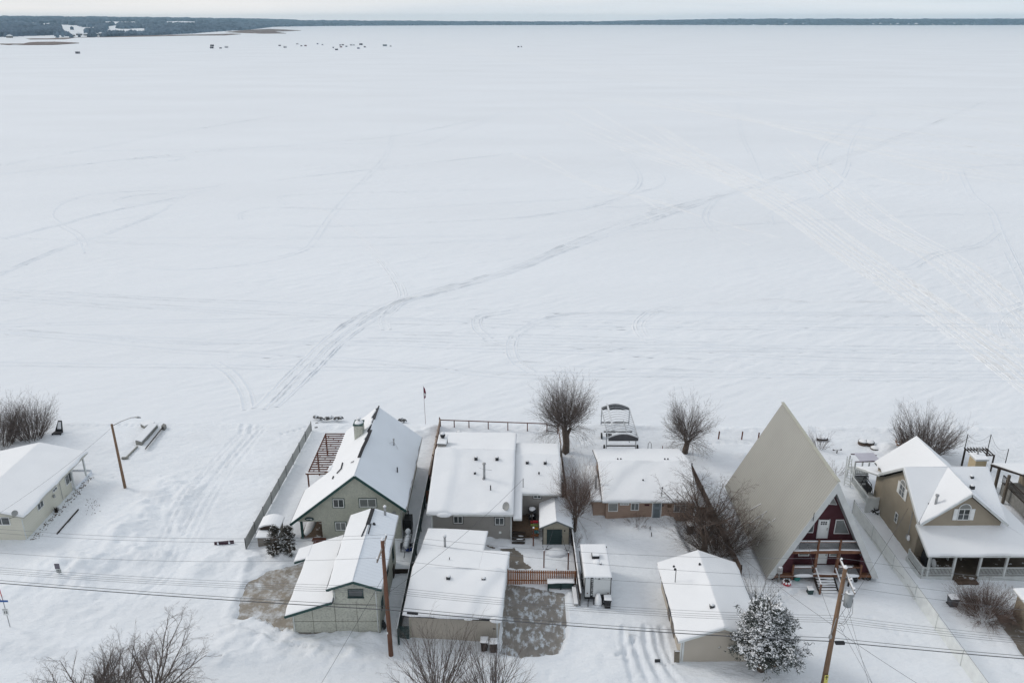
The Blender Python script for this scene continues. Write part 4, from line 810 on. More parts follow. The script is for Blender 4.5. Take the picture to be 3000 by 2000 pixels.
# ================================================================ tan garage 2 with step in its roof
setrot(-5,57.5,-4)
G=thing('garage',(-5,62,0),'tan-sided garage with notched white roof between the utility pole and the stained driveway','garage')
gable_body_x(-8.85,-1.2,57.65,66,-.2,2.62,2.75,62.2,3.65,tan_siding,G); m=MB(); m.box(-8.6,-3.6,66.001,70.,-.2,2.35); m.build('rear_wall',tan_siding,G)
r=MB(); plate(r,[(-9.3,57.15,2.75),(-.85,57.15,2.75),(-.85,62.2,3.9),(-9.3,62.2,3.9)],.12); plate(r,[(-9.3,62.2,3.9),(-.85,62.2,3.9),(-.85,66.35,2.98),(-9.3,66.35,2.98)],.12); plate(r,[(-9.3,66.351,2.978),(-3.3,66.351,2.978),(-3.3,70.3,2.5),(-9.3,70.3,2.5)],.12)
R=r.build('roof',shingle,G)
s=MB(); slab(s,(-9.3,57.15,2.75),(-.85,57.15,2.75),(-.85,62.2,3.9),(-9.3,62.2,3.9),.24,'abd',seed=21,amp=.16,ridges=[([tuple(at('A5',x,y,3.3))[:2] for x,y in ((690,940),(760,800),(840,690),(950,590))],1.2,.2),([tuple(at('A5',x,y,3.0))[:2] for x,y in ((930,1000),(990,900),(1015,800))],.7,.15)]); slab(s,(-.85,66.35,2.98),(-3.3,66.35,2.98),(-3.3,62.2,3.9),(-.85,62.2,3.9),.22,'ad',seed=22,amp=.08); slab(s,(-3.3,66.35,2.98),(-9.3,66.35,2.98),(-9.3,62.2,3.9),(-3.3,62.2,3.9),.22,'b',seed=22,amp=.08); slab(s,(-3.3,70.3,2.5),(-9.3,70.3,2.5),(-9.3,66.35,2.98),(-3.3,66.35,2.98),.22,'abd',seed=22,amp=.06)
s.lump((-1.3,57.05,2.75),.55,.22,.3,4,10); s.lump((-3.7,57.1,2.75),.4,.15,.2,5,10); s.build('snow_cover',snow_roof,R,True)
d=MB(); P=[Vector((x,y,3.0+(y-57.15)*.228+.22)) for x,y in ((-3.9,57.4),(-3.5,58.6),(-2.8,60.),(-1.9,61.3))]
f=MB(); fascia(f,[(-9.34,57.11,2.75),(-.81,57.11,2.75)],.16,.05); f.build('fascia',darkmetal,G); f=MB(); fascia(f,[(-9.34,57.1,2.75),(-9.34,62.2,3.9),(-9.34,66.4,2.98),(-9.34,70.3,2.5)],.16,.05); f.build('fascia',darkmetal,G); f=MB(); fascia(f,[(-.81,57.15,2.75),(-.81,62.2,3.9),(-.81,66.4,2.98)],.16,.05); f.build('fascia',offw,G)
for x in (-6.0,-2.85): vent_box(G,(x+.1,61.,3.75),.34)
pipe(G,(-7.05,66.7,3.),1.25,.11); m=MB(); m.lump((-7.05,66.7,4.3),.17,.17,.16,3); m.build('snow_cap',snow_roof,G,True)
m=MB(); m.tube([(-6.2,63.8,3.75),(-6.2,63.8,4.)],.04,5); m.build('vent_pipe',darkmetal,G)
for x in (-1.27,-8.83): m=MB(); m.box(x-.07,x+.07,57.6,57.66,-.1,2.65); m.build('corner_trim',offw if x>-5 else cream_siding,G)
m=MB(); m.box(-1.65,-1.4,57.6,57.65,1.35,1.4); m.build('house_number_bar',black,G)
setrot(0,0,None)
Gt=thing('gate',(-9.4,57.9,0),'dark green board gate between the tan garage and the boundary fence','gate'); m=MB(); 
for k in range(7): m.box(-9.72+k*.12,-9.615+k*.12,57.72,57.76,0,1.35+.02*(k%2))
m.build('board_panel',dgreen,Gt); m=MB(); m.beam((-9.72,57.79,.3),(-8.9,57.79,.3),.05,.08); m.beam((-9.72,57.79,1.1),(-8.9,57.79,1.1),.05,.08); m.build('brace',dgreen,Gt)
# ================================================================ little shed
G=thing('shed',(4.5,73.7,0),'small cream shed with dark green roll-up door and white gable roof','shed')
gable_body(3.15,5.85,71.7,75.9,-.2,2.15,2.15,4.5,2.85,cream_siding,G)
r=MB(); plate(r,[(2.85,71.25,2.2),(4.5,71.25,3.),(4.5,76.3,3.),(2.85,76.3,2.2)],.08); plate(r,[(4.5,71.25,3.),(6.15,71.25,2.2),(6.15,76.3,2.2),(4.5,76.3,3.)],.08); R=r.build('roof',shingle,G)
s=MB(); slab(s,(2.85,76.3,2.2),(2.85,71.25,2.2),(4.5,71.25,3.),(4.5,76.3,3.),.16,'abd',seed=31,amp=.03); s.build('snow_cover',snow_roof,R,True); s=MB(); slab(s,(6.15,71.25,2.2),(6.15,76.3,2.2),(4.5,76.3,3.),(4.5,71.25,3.),.12,'abd',seed=31,amp=.03); s.build('snow_cover',snow_ribY,R,True)
f=MB(); fascia(f,[(2.8,71.22,2.2),(4.5,71.22,3.02),(6.2,71.22,2.2)],.15,.05); f.build('gable_trim',M('grey_green_trim',(.16,.18,.18),.6),G)
m=MB(); m.box(3.55,5.1,71.62,71.7,0,1.75); m.build('roll_up_door',M('dark_green_door',(.025,.05,.05),.5,.1,2.,stripes=('Z',.25,.01,.7)),G)
m=MB(); m.box(5.3,5.42,71.6,71.7,1.55,1.68); m.build('wall_lamp',darkmetal,G)
m=MB(); m.box(3.1,3.2,71.64,71.72,0,2.1); m.box(5.8,5.9,71.64,71.72,0,2.1); m.build('corner_trim',darkmetal,G)
# ================================================================ tan brick bungalow
G=thing('house',(14.7,81,0),'pinkish tan brick bungalow with flat-looking white roof and a low annex on its left','house')
gable_body_x(10.05,19.5,76.35,86.7,-.3,2.2,2.2,81.5,3.7,brick,G); m=MB(); m.box(8.75,10.049,76.7,82.8,-.3,2.2); m.build('annex_wall',brick,G)
r=MB(); plate(r,[(9.62,75.85,2.4),(19.9,75.85,2.4),(19.9,81.5,3.9),(9.62,81.5,3.9)],.14); plate(r,[(9.62,81.5,3.9),(19.9,81.5,3.9),(19.9,87.2,2.4),(9.62,87.2,2.4)],.14); R=r.build('roof',shingle,G)
s=MB(); slab(s,(9.62,75.85,2.4),(19.9,75.85,2.4),(19.9,81.5,3.9),(9.62,81.5,3.9),.25,'abd',seed=41,amp=.16,ridges=[([tuple(at('A6',x,y,3.2))[:2] for x,y in ((400,1060),(520,950),(650,885),(850,850))],1.3,.16)]); slab(s,(19.9,87.2,2.4),(9.62,87.2,2.4),(9.62,81.5,3.9),(19.9,81.5,3.9),.25,'abd',seed=41,amp=.08); s.build('snow_cover',snow_roof,R,True)
r=MB(); plate(r,[(8.4,76.2,2.3),(9.6,76.2,2.3),(9.6,83,2.55),(8.4,83,2.5)],.12); R2=r.build('annex_roof',shingle,G); s=MB(); slab(s,(8.4,76.2,2.3),(9.6,76.2,2.3),(9.6,83,2.55),(8.4,83,2.5),.2,'abd',seed=43,amp=.06); s.build('snow_cover',snow_roof,R2,True)
f=MB(); fascia(f,[(9.6,75.81,2.4),(19.94,75.81,2.4)],.16,.05); fascia(f,[(8.38,76.17,2.3),(9.58,76.17,2.3)],.14,.05); f.build('fascia',offw,G); f=MB(); fascia(f,[(9.58,75.8,2.4),(9.58,81.5,3.9),(9.58,87.2,2.4)],.14,.05); f.build('gable_trim',darkmetal,G)
win_px(G,'A6',398,483,1183,1257,76.35,white,curtain,mull=0); win_px(G,'A6',597,669,1183,1248,76.35,white,blind); win_px(G,'A6',977,1085,1196,1264,76.35,white,glass)
D_=MB(); a=onY('A6',787,1290,76.3); b=onY('A6',858,1290,76.3); D_.box(a.x,b.x,76.27,76.34,.1,2.15); DR=D_.build('door',M('blue_grey_door',(.2,.24,.27),.5,.05),G)
m=MB(); m.box(a.x+.22,b.x-.22,76.24,76.27,1.55,2.0); m.box(a.x+.15,b.x-.15,76.24,76.27,.25,1.2); m.build('door_pane',M('grey_door_pane',(.13,.16,.18),.3),DR); m=MB(); m.box(b.x-.12,b.x-.06,76.2,76.27,1.0,1.12); m.build('handle',metal,DR)
m=MB(); m.box(a.x-.08,a.x,76.25,76.34,.1,2.2); m.box(b.x,b.x+.08,76.25,76.34,.1,2.2); m.build('door_frame',white,G)
p=onY('A6',542,1195,76.3); m=MB(); m.box(p.x-.5,p.x+.5,76.3,76.34,p.z-.14,p.z+.12); sg=m.build('sign_board',white,G)
m=MB(); [m.box(p.x-.42+k*.17,p.x-.32+k*.17,76.29,76.3,p.z-.05,p.z+.05) for k in range(5)]; m.build('sign_lettering',M('sign_grey',(.3,.3,.3)),sg)
p=onY('A6',740,1203,76.3); m=MB(); m.box(p.x-.25,p.x+.25,76.28,76.34,p.z-.08,p.z+.08); m.build('vent_grille',maroon,G)
p=onY('A6',938,1215,76.3); m=MB(); m.box(p.x-.22,p.x+.22,76.28,76.34,p.z-.12,p.z+.2); m.build('wall_ornament',rust,G); p=onY('A6',880,1205,76.3); m=MB(); m.box(p.x-.06,p.x+.06,76.22,76.34,p.z-.1,p.z+.1); m.build('porch_lamp',darkmetal,G)
pipe(G,(9.1,78.3,2.6),1.5,.12); 
m=MB(); m.lump((14.25,78.6,3.35),.1,.1,.2,2); m.build('vent_pipe',black,G); m=MB(); m.cyl((15.95,76.4,2.5),.04,1.3,6); m.box(15.88,16.02,76.35,76.45,3.7,3.85); m.build('service_mast',darkmetal,G)
for x in (11.9,17.2): m=MB(); [m.lump((x+k,82.2,3.98),.1,.08,.14,2) for k in (0,.35)]; m.build('roof_vent',darkmetal,G)
# ================================================================ taupe garage with big gable
G=thing('garage',(17.3,60,0),'taupe-sided garage with broad white gable roof beside the snowy pine','garage')
gable_body(14.1,20.6,55.05,64.7,-.2,2.25,2.25,17.35,3.6,tan_siding,G)
r=MB(); plate(r,[(13.7,54.6,2.42),(17.35,54.6,3.82),(17.35,65.1,3.82),(13.7,65.1,2.42)],.12); plate(r,[(17.35,54.6,3.82),(21.,54.6,2.42),(21.,65.1,2.42),(17.35,65.1,3.82)],.12); R=r.build('roof',shingle,G)
s=MB(); slab(s,(13.7,65.1,2.42),(13.7,54.6,2.42),(17.35,54.6,3.82),(17.35,65.1,3.82),.26,'abd',seed=51,amp=.1); slab(s,(21.,54.6,2.42),(21.,65.1,2.42),(17.35,65.1,3.82),(17.35,54.6,3.82),.26,'abd',seed=51,amp=.1); s.build('snow_cover',snow_roof,R,True)
f=MB(); fascia(f,[(13.66,54.56,2.42),(17.35,54.56,3.84),(21.04,54.56,2.42)],.18,.05); f.build('gable_trim',offw,G); f=MB(); fascia(f,[(13.66,54.6,2.42),(13.66,65.1,2.42)],.14,.05); fascia(f,[(21.04,54.6,2.42),(21.04,65.1,2.42)],.16,.06); f.build('fascia',darkmetal,G)
m=MB(); m.box(14.02,14.1,54.98,55.12,0,2.25); m.box(14.15,14.3,54.99,55.05,0,2.25); m.build('corner_trim',offw,G)
m=MB(); m.box(14.04,14.1,60.,61.,0,2.0); m.box(14.04,14.1,57.8,59.3,.0,1.9); m.build('side_door',M('brown_grey_door',(.16,.14,.12),.7),G)
vent_box(G,(16.9,57.2,3.75),.36); m=MB(); m.lump((17.05,62.9,3.95),.12,.12,.16,2); m.build('roof_vent',darkmetal,G)
m=MB(); m.tube([(14.65,61.6,2.75),(14.65,61.6,4.4)],.035,6); m.lump((14.55,61.6,4.35),.13,.13,.15,2); m.lump((14.45,61.7,4.6),.12,.1,.12,3); m.build('weather_mast',darkmetal,G)
p=at('A7',1160,1270); m=MB(); K=thing('leaning_panel',(p.x,p.y,0),'brown-grey board panel leaning on the taupe garage corner','panel'); m.prism([(13.55,54.9,0),(14.0,54.9,0),(13.95,54.95,1.2),(13.5,54.95,1.15)],(0,.07,0)); m.build('board',M('brown_grey_board',(.17,.15,.12),.9,.2,3.),K); s=MB(); s.lump((13.75,54.93,1.17),.25,.06,.05,3); s.build('snow_cap',snow_roof,K,True)
# ================================================================ A-frame cabin
G=thing('cabin',(29.6,74,0),'tall A-frame cabin with beige ribbed metal roof and maroon gable front','cabin')
AX=29.65; AZ=11.0; XL=24.25; XR=34.95; ZF=.45
sl_=(AZ-ZF)/(AX-XL)
gable=lambda y,z0,ins=0: [(XL+ins+(z0-ZF)/sl_,y,z0),(XR-ins-(z0-ZF)/sl_,y,z0),(AX,y,AZ-ins*sl_)]
m=MB(); m.prism(gable(67.2,.7,.25),(0,14.6,0)); m.build('gable_wall',maroon,G)
m=MB(); m.prism([(XL+.38,65.95,.72),(26.75,65.95,.72),(26.75,65.95,3.9),(26.05,65.95,3.4)],(0,.12,0)); m.build('porch_side_wall',maroon,G); m=MB(); m.prism([(XR-.38,65.95,.72),(33.15,65.95,.72),(33.15,65.95,3.2),(33.3,65.95,3.4)],(0,.12,0)); m.build('porch_side_wall',maroon,G)
for a,b,nm in ((XL,AX,0),(XR,AX,1)):
    m=MB(); sgn=1 if nm==0 else -1; t=.22*sgn
    m.prism([(a,65.55,ZF),(a+t*1.1,65.55,ZF),(AX,65.55,AZ-.45),(AX,65.55,AZ)],(0,16.6,0)); o=m.build('roof_panel',roofmetal,G)
m=MB(); m.beam((AX,65.5,AZ+.02),(AX,82.2,AZ+.02),.3,.1); m.build('ridge_cap',M('beige_ridge_cap',(.42,.42,.36),.5,.05),G)
for a in (XL,XR):
    sg=1 if a<AX else -1
    m=MB(); m.prism([(a+.02*sg,65.48,ZF),(a+.62*sg,65.48,ZF),(AX,65.48,AZ-1.22),(AX,65.48,AZ-.02)],(0,.07,0)); m.build('bargeboard',M('grey_white_board',(.52,.54,.54),.6,.06,1.5),G)
m=MB(); m.prism([(XR-.63,65.56,ZF),(XR-.25,65.56,ZF),(AX+.0,65.56,AZ-.6),(AX,65.56,AZ-1.25)],(0,1.6,0)); m.build('soffit',M('grey_soffit',(.30,.31,.31),.7,.1),G)
m=MB(); m.prism([(XL+.63,65.56,ZF),(XL+.25,65.56,ZF),(AX+.0,65.56,AZ-.6),(AX,65.56,AZ-1.25)],(0,1.6,0)); m.build('soffit',MATS['grey_soffit'],G)
def onroof(X,Y):
    a_,d_,g_=ray('B1',X,Y); t_=(XL+(50-ZF)/sl_)/(a_+g_/sl_); return Vector((a_*t_-.03,d_*t_,50-g_*t_+.02))
m=MB(); rg=random.Random(3)
for (x0_,y0_),(x1_,y1_) in (((360,930),(265,1110)),((385,905),(240,1010)),((330,1120),(310,1170)),((455,960),(425,985)),((340,850),(240,905)),((410,985),(372,1020)),((300,1010),(285,1040))):
    pts=[onroof(x0_+(x1_-x0_)*k/6,y0_+(y1_-y0_)*k/6) for k in range(7)]; m.tube(pts,[rg.uniform(.015,.045) for _ in pts],4)
m.lump(onroof(262,1120),.2,.3,.25,3); m.build('clinging_snow',snow_roof,G,True)
yw=67.19
def polywin(pts,pm,inset=.12):
    P=[onY('C3',X,Y,yw) for X,Y in pts]; c=sum(P,Vector())/len(P); f=MB(); f.prism([p-Vector((0,.0,0)) for p in P],(0,-.05,0)); o=f.build('window',white,G)
    q=MB(); q.prism([c+(p-c)*(1-inset/(p-c).length) +Vector((0,-.051,0)) for p in P],(0,-.02,0)); q.build('pane',pm,o)
polywin([(1000,428),(1245,430),(1160,212),(1040,212)],blind)
polywin([(565,412),(688,415),(712,235)],glass)
a,b=onY('C3',805,350,yw),onY('C3',955,350,yw)
polywin([(900+0,0),(0,0)],glass) if False else None
P=[onY('B1',857,852,yw),onY('B1',920,856,yw),onY('B1',890,790,yw)]; f=MB(); f.prism(P,(0,-.05,0)); o=f.build('window',white,G); c=sum(P,Vector())/3; q=MB(); q.prism([c+(p-c)*.8+Vector((0,-.051,0)) for p in P],(0,-.02,0)); q.build('pane',curtain,o)
for X0,X1,Y0,Y1 in ((465,635,668,768),(940,1110,672,776)): win_px(G,'C3',X0,X1,Y0,Y1,yw,white,curtain,mull=0,fw=.1)
def door(x,z0,w_=.92,h_=2.05,lite=False):
    m=MB(); m.box(x-w_/2,x+w_/2,yw-.06,yw-.01,z0,z0+h_); d=m.build('door',white,G)
    m=MB(); m.box(x-w_/2-.07,x-w_/2,yw-.09,yw,z0,z0+h_+.07); m.box(x+w_/2,x+w_/2+.07,yw-.09,yw,z0,z0+h_+.07); m.build('door_frame',offw,d)
    m=MB(); m.box(x+w_/2-.13,x+w_/2-.07,yw-.11,yw-.06,z0+.95,z0+1.02); m.box(x+w_/2-.13,x+w_/2-.07,yw-.1,yw-.06,z0+1.12,z0+1.18); m.build('handle',darkmetal,d)
    if lite:
        m=MB(); [m.box(x-.3+k*.21,x-.14+k*.21,yw-.075,yw-.06,z0+1.52+j*.2,z0+1.68+j*.2) for k in range(3) for j in range(2)]; m.build('door_pane',glass,d)
pu=onY('C3',870,215,yw); door(pu.x-.05,pu.z-2.05,.95,2.05,True)
pl_=onY('C3',805,880,yw); door(pl_.x,.92)
# upper balcony and lower deck
m=MB(); m.box(26.45,33.25,65.75,66.0,3.05,3.42); m.build('balcony_beam',cedar,G)
m=MB(); m.box(26.7,32.9,66.0,67.18,3.3,3.42); m.build('balcony_floor',greywood,G); s=MB(); slab(s,(26.6,65.72,3.42),(33.1,65.72,3.42),(32.6,67.15,3.42),(27.1,67.15,3.42),.09,'abcd',seed=61,amp=.03,over=0,soft=.1); s.build('snow_cover',snow_roof,G,True)
m=MB(); n_=56
for k in range(n_): x=27.1+k*(5.75/n_); m.box(x,x+.03,65.84,65.87,3.42,4.3)
m.build('balusters',darkmetal,G)
m=MB(); m.box(27.0,32.9,65.8,65.92,4.28,4.36); m.build('top_rail',cedar,G); s=MB(); s.box(27.05,32.85,65.79,65.93,4.36,4.42); s.build('rail_snow',snow_roof,G)
for x in (28.85,30.9):
    m=MB(); m.box(x-.12,x+.12,65.72,65.96,.7,3.05); m.build('porch_post',cedar,G); m=MB(); m.box(x-.08,x+.08,65.7,65.86,3.42,4.6); m.build('rail_post',cedar,G)
m=MB(); m.box(24.5,34.6,65.5,67.18,.55,.8); m.build('deck_floor',cedar,G); s=MB(); slab(s,(26.8,65.6,.8),(33.1,65.6,.8),(33.1,67.1,.8),(26.8,67.1,.8),.08,'abcd',seed=62,amp=.02,over=0,soft=.1); s.build('snow_cover',snow_roof,G,True)
for x0,x1 in ((26.75,28.7),(31.05,33.1)):
    m=MB(); k=x0
    while k<x1: m.box(k,k+.03,65.58,65.61,.85,1.6); k+=.105
    m.build('balusters',darkmetal,G); m=MB(); m.box(x0-.05,x1+.05,65.54,65.66,1.58,1.66); m.build('top_rail',cedar,G); s=MB(); s.box(x0,x1-(.8 if x0>30 else .3),65.53,65.67,1.66,1.74); s.lump(((x0+x1)/2,65.45,.78),(x1-x0)*.52,.16,.22,7,12); s.build('rail_snow',snow_roof,G,True)
for x in (26.7,33.15): m=MB(); m.box(x-.08,x+.08,65.52,65.68,.3,1.9); m.build('rail_post',cedar,G)
for k in range(7):
    y=65.4-k*.25; z=.66-k*.115; m=MB(); m.box(28.85,30.55,y-.235,y-.03,z-.16,z-.05); st=m.build('step',dwood,G); s=MB(); slab(s,(28.87,y-.2,z-.05),(30.53,y-.2,z-.05),(30.53,y-.0,z-.05),(28.87,y-.0,z-.05),.1,'abcd',seed=k,amp=.02,over=0,soft=.08,du=.2); s.build('snow_cap',snow_roof,st,True)
for x in (28.78,30.65):
    m=MB(); m.beam((x,65.45,1.62),(x,63.75,1.0),.09,.07); m.build('stair_rail',cedar,G); m=MB(); m.box(x-.07,x+.07,63.68,63.82,0,1.1); m.build('newel_post',cedar,G)
    s=MB(); s.beam((x,65.45,1.69),(x,63.75,1.07),.1,.07); s.build('rail_snow',snow_roof,G); m=MB(); m.beam((x,65.5,.55),(x,63.8,-.1),.06,.3); m.build('stringer',dwood,G)
for x in (27.,32.5,33.7,34.3,25.): m=MB(); m.box(x-.08,x+.08,65.8,66.,-.1,.56); m.build('stilt',dwood,G)
m=MB(); m.beam((33.6,65.9,.5),(34.2,65.7,-.05),.09); m.build('brace',dwood,G)
m=MB(); p=onY('C3',690,240,65.4); m.tube([(p.x,65.42,p.z+.9),(p.x,65.4,p.z)],.03,5); m.build('service_mast',darkmetal,G)
# ================================================================ beige house with cross gables and veranda
G=thing('house',(44,74,0),'two-storey olive beige house with arched windows, crossing snowy gables and white front veranda','house')
gable_body_x(39.85,47.7,69.0,77.5,-.2,4.45,4.45,73.2,7.7,beige,G)
m=MB(); m.prism([(40.0,68.9,3.4),(47.6,68.9,3.4),(47.6,68.9,4.45),(43.9,68.9,7.5),(40.0,68.9,4.45)],(0,4.3,0)); m.build('gable_wall',beige,G)
m=MB(); m.prism([(40.2,79.8,0),(47.4,79.8,0),(47.4,79.8,4.45),(43.9,79.8,7.4),(40.2,79.8,4.45)],(0,-6,0)); m.build('rear_wall',beige,G)
r=MB()
def two(mb,sn,pts,th,ed,seed):
    plate(mb,[pts[0],pts[1],pts[2],pts[3]],.14); slab(sn,*pts,th,ed,seed=seed,amp=.07)
s=MB()
two(r,s,((39.45,68.6,4.56),(39.5,68.66,4.6),(43.9,73.25,8.),(39.45,73.2,8.)),.2,'d',71); two(r,s,((47.9,68.66,4.6),(47.95,68.6,4.56),(47.95,73.2,8.),(43.9,73.25,8.)),.2,'b',71)
two(r,s,((47.95,77.9,4.56),(39.45,77.9,4.56),(39.45,73.2,8.),(47.95,73.2,8.)),.2,'abd',71)
two(r,s,((39.5,68.4,4.56),(43.9,68.4,7.92),(43.9,73.3,7.97),(39.52,68.6,4.6)),.2,'a',72)
two(r,s,((43.9,68.4,7.92),(48.0,68.4,4.56),(47.98,68.6,4.6),(43.9,73.3,7.97)),.2,'a',73)
two(r,s,((39.9,80.2,4.7),(39.9,77.5,4.7),(43.9,73.1,7.93),(43.9,80.2,7.85)),.2,'ad',74)
two(r,s,((47.8,77.5,4.7),(47.8,80.2,4.7),(43.9,80.2,7.85),(43.9,73.1,7.93)),.2,'ab',75)
R=r.build('roof',shingle,G); s.build('snow_cover',snow_roof,R,True)
r=MB(); s=MB()
two(r,s,((39.4,65.8,2.8),(51.2,65.8,2.8),(48.0,69.2,3.95),(39.6,69.2,3.95)),.26,'abd',76)
two(r,s,((51.2,65.8,2.8),(51.2,79,2.8),(48.0,79,3.95),(48.0,69.2,3.95)),.26,'abc',77)
two(r,s,((39.0,82.3,2.9),(39.5,77.8,4.45),(47.9,77.8,4.45),(48.2,82.3,2.9)),.2,'abd',78)
R=r.build('veranda_roof',shingle,G); s.build('snow_cover',snow_roof,R,True)
f=MB(); fascia(f,[(39.41,68.56,4.56),(39.41,73.2,8.0),(39.41,77.9,4.56)],.24,.06); fascia(f,[(39.5,68.36,4.56),(43.9,68.36,7.94),(48.02,68.36,4.52)],.26,.06); fascia(f,[(38.96,82.3,2.9),(39.46,77.8,4.5)],.22,.06); fascia(f,[(39.36,65.8,2.8),(39.56,69.2,3.95)],.18,.06); fascia(f,[(39.36,65.76,2.8),(51.2,65.76,2.8)],.2,.06); f.build('fascia',offw,G)
def archwin(c,u,n,w_,h_,shutters=True):
    c=Vector(c);u=Vector(u);n=Vector(n);z=Vector((0,0,1))
    o=window(G,c,u,n,w_,h_,white,glass,mull=1,cross=1)
    f=MB(); N=14; P=[c+z*(h_/2)+(u*math.cos(math.pi*k/N)+z*math.sin(math.pi*k/N)*.95)*w_/2+n*.03 for k in range(N+1)]; f.tube(P,.05,5); a=c+z*(h_/2+.02)+n*.012; f2=MB(); f2.prism([a+(p-P[0]+u*0)*1.0+(P[0]-c-z*(h_/2)-n*.03) if False else Vector(p)-n*.02 for p in P],n*.02)
    f.build('arch_frame',white,o); f2.build('arch_pane',curtain,o)
    if shutters:
        for sg in (-1,1):
            m=MB(); q=c+u*sg*(w_/2+.24); m.beam(q-z*h_/2+n*.03,q+z*h_/2+n*.03,.4 if abs(u.x)>.5 else .05,.05 if abs(u.x)>.5 else .4,up=(0,1,0) if abs(u.x)>.5 else (0,1,0))
            m.build('shutter',white,G)
cw=onY('B2',1392,1215,68.9); archwin((cw.x,68.88,cw.z),(1,0,0),(0,-1,0),1.15,1.25)
cl=onX('B2',725,960,39.85); archwin((39.83,cl.y,cl.z),(0,1,0),(-1,0,0),1.15,1.3)
c2=onX('B2',660,1252,39.85); window(G,(39.83,c2.y,c2.z),(0,1,0),(-1,0,0),.6,1.1,white,glass,mull=0,cross=1)
m=MB(); a=onX('B2',835,1200,39.7); b=onX('B2',780,1440,39.7); m.tube([(39.7,a.y,a.z),(39.7,a.y+.0,b.z)],.035,6); m.tube([(39.7,a.y,a.z),(39.7,a.y+.35,a.z)],.03,6); m.box(39.55,39.8,a.y-.15,a.y+.12,b.z-.35,b.z+.05); m.build('service_conduit',metal,G)
m=MB(); q=onX('B2',795,1480,39.7); m.lump((39.65,q.y,q.z),.16,.2,.4,5); m.build('meter_snow',snow_roof,G,True)
vent_box(G,(45.0,70.4,7.4),.36); vent_box(G,(45.95,72.3,7.35),.3); pipe(G,(41.3,69.6,5.5),1.55,.12); m=MB(); m.lump((40.9,70.1,5.65),.12,.12,.22,2); m.build('vent_pipe',black,G)
# veranda
m=MB(); m.box(39.2,51.2,65.9,69.0,-.1,.42); m.build('veranda_floor',M('brown_veranda_boards',(.10,.082,.062),.85,.25,1.5,stripes=('Y',.14,.01,.5),mask=(1.5,.62,.7,SNOWC)),G)
m=MB(); m.box(39.15,42.2,65.84,65.9,-.1,.42); m.box(39.12,39.19,65.84,69.0,-.1,.42); m.box(44.6,51.2,65.84,65.9,-.1,.42); m.build('veranda_skirt',offw,G)
for x in (39.75,42.15,44.6,47.1,49.6): m=MB(); m.box(x-.1,x+.1,65.88,66.08,.42,2.7); m.build('veranda_post',offw,G)
def rail(parent,p,q,z0,h,mat,step=.13,name='veranda_railing',bal=.045):
    m=MB(); p=Vector((p[0],p[1],0));q=Vector((q[0],q[1],0)); L_=(q-p).length; d=(q-p)/L_; n=int(L_/step)
    for k in range(n+1): a=p+d*(k*L_/n); m.box(a.x-bal/2,a.x+bal/2,a.y-bal/2,a.y+bal/2,z0+.08,z0+h)
    m.beam(p+Vector((0,0,z0+h)),q+Vector((0,0,z0+h)),.1,.07); m.beam(p+Vector((0,0,z0+.1)),q+Vector((0,0,z0+.1)),.07,.06); return m.build(name,mat,parent)
rail(G,(39.25,65.98),(39.25,68.9),.42,.9,offw); rail(G,(39.3,65.95),(42.05,65.95),.42,.9,offw); rail(G,(44.7,65.95),(51,65.95),.42,.9,offw)
for x,y in ((39.25,65.95),(39.25,68.8)): m=MB(); m.box(x-.07,x+.07,y-.07,y+.07,-.1,1.45); m.build('rail_post',offw,G)
for k in range(2): m=MB(); m.box(42.4,44.4,65.5-k*.4,65.88-k*.4,.0,.28-k*.16); m.build('veranda_step',deckw,G)
dish(G,(39.85,65.6,2.1),.42,(.5,-.6,.4))
# back balcony stair landing on the west side
m=MB(); m.box(38.6,40.0,77.6,82.2,.9,1.05); m.build('back_deck_floor',offw,G); rail(G,(38.6,77.6),(38.6,82.0),1.0,.9,offw,name='back_deck_railing'); rail(G,(38.6,82.0),(40.4,82.),1.0,.9,darkmetal,name='back_deck_railing')
m=MB(); m.box(38.65,38.78,81.8,81.95,1.,2.85); m.build('porch_post',offw,G)
m=MB(); m.box(38.4,39.8,77.45,77.55,0,1.9); m.build('deck_skirt',offw,G)
S_=thing('porch_swing',(39.6,80.2,1),'dark metal porch swing frame on the beige house back deck','swing'); m=MB()
for y in (79.2,81.): m.beam((39.1,y,1.05),(39.5,y,2.5),.05); m.beam((39.9,y,1.05),(39.5,y,2.5),.05)
m.beam((39.5,79.2,2.5),(39.5,81.,2.5),.06); m.build('frame',darkmetal,S_); m=MB(); m.box(39.2,39.7,79.4,80.8,1.4,1.5); m.box(39.68,39.74,79.4,80.8,1.5,1.95); m.build('seat',black,S_)
m=MB(); q=at('B2',400,1180); K=thing('covered_pile',(q.x,q.y,0),'dark snow-dusted pile of things below the beige house back deck','pile'); m.lump((q.x,q.y,0),.7,.6,.9,4); m.lump((q.x+.4,q.y-.5,0),.4,.4,.6,5); m.build('pile_body',M('snowy_clutter',(.05,.05,.05),.9,.3,5.,mask=(5.,.52,.56,SNOWC)),K)
for i,(x,y) in enumerate(((41.2,67.9),(40.9,68.4))): pass
K=thing('covered_grill',(40.6,67.7,.42),'dark covered grill under the white veranda roof','grill'); m=MB(); m.box(40.2,41.0,67.3,68.3,.42,1.5); m.prism([(40.15,67.25,1.5),(41.05,67.25,1.5),(40.9,67.4,1.75),(40.3,67.4,1.75)],(0,.9,0)); m.build('cover',black,K); m=MB(); m.cyl((40.3,67.35,.42),.04,.1,6); m.build('leg',darkmetal,K)
K=thing('bench',(43.4,68.5,.42),'white slatted bench against the beige house wall under the veranda','bench'); m=MB(); m.box(42.9,44.3,68.3,68.7,.8,.88); m.build('seat',offw,K); m=MB(); m.box(42.9,44.3,68.7,68.76,.88,1.4); m.build('backrest',offw,K)
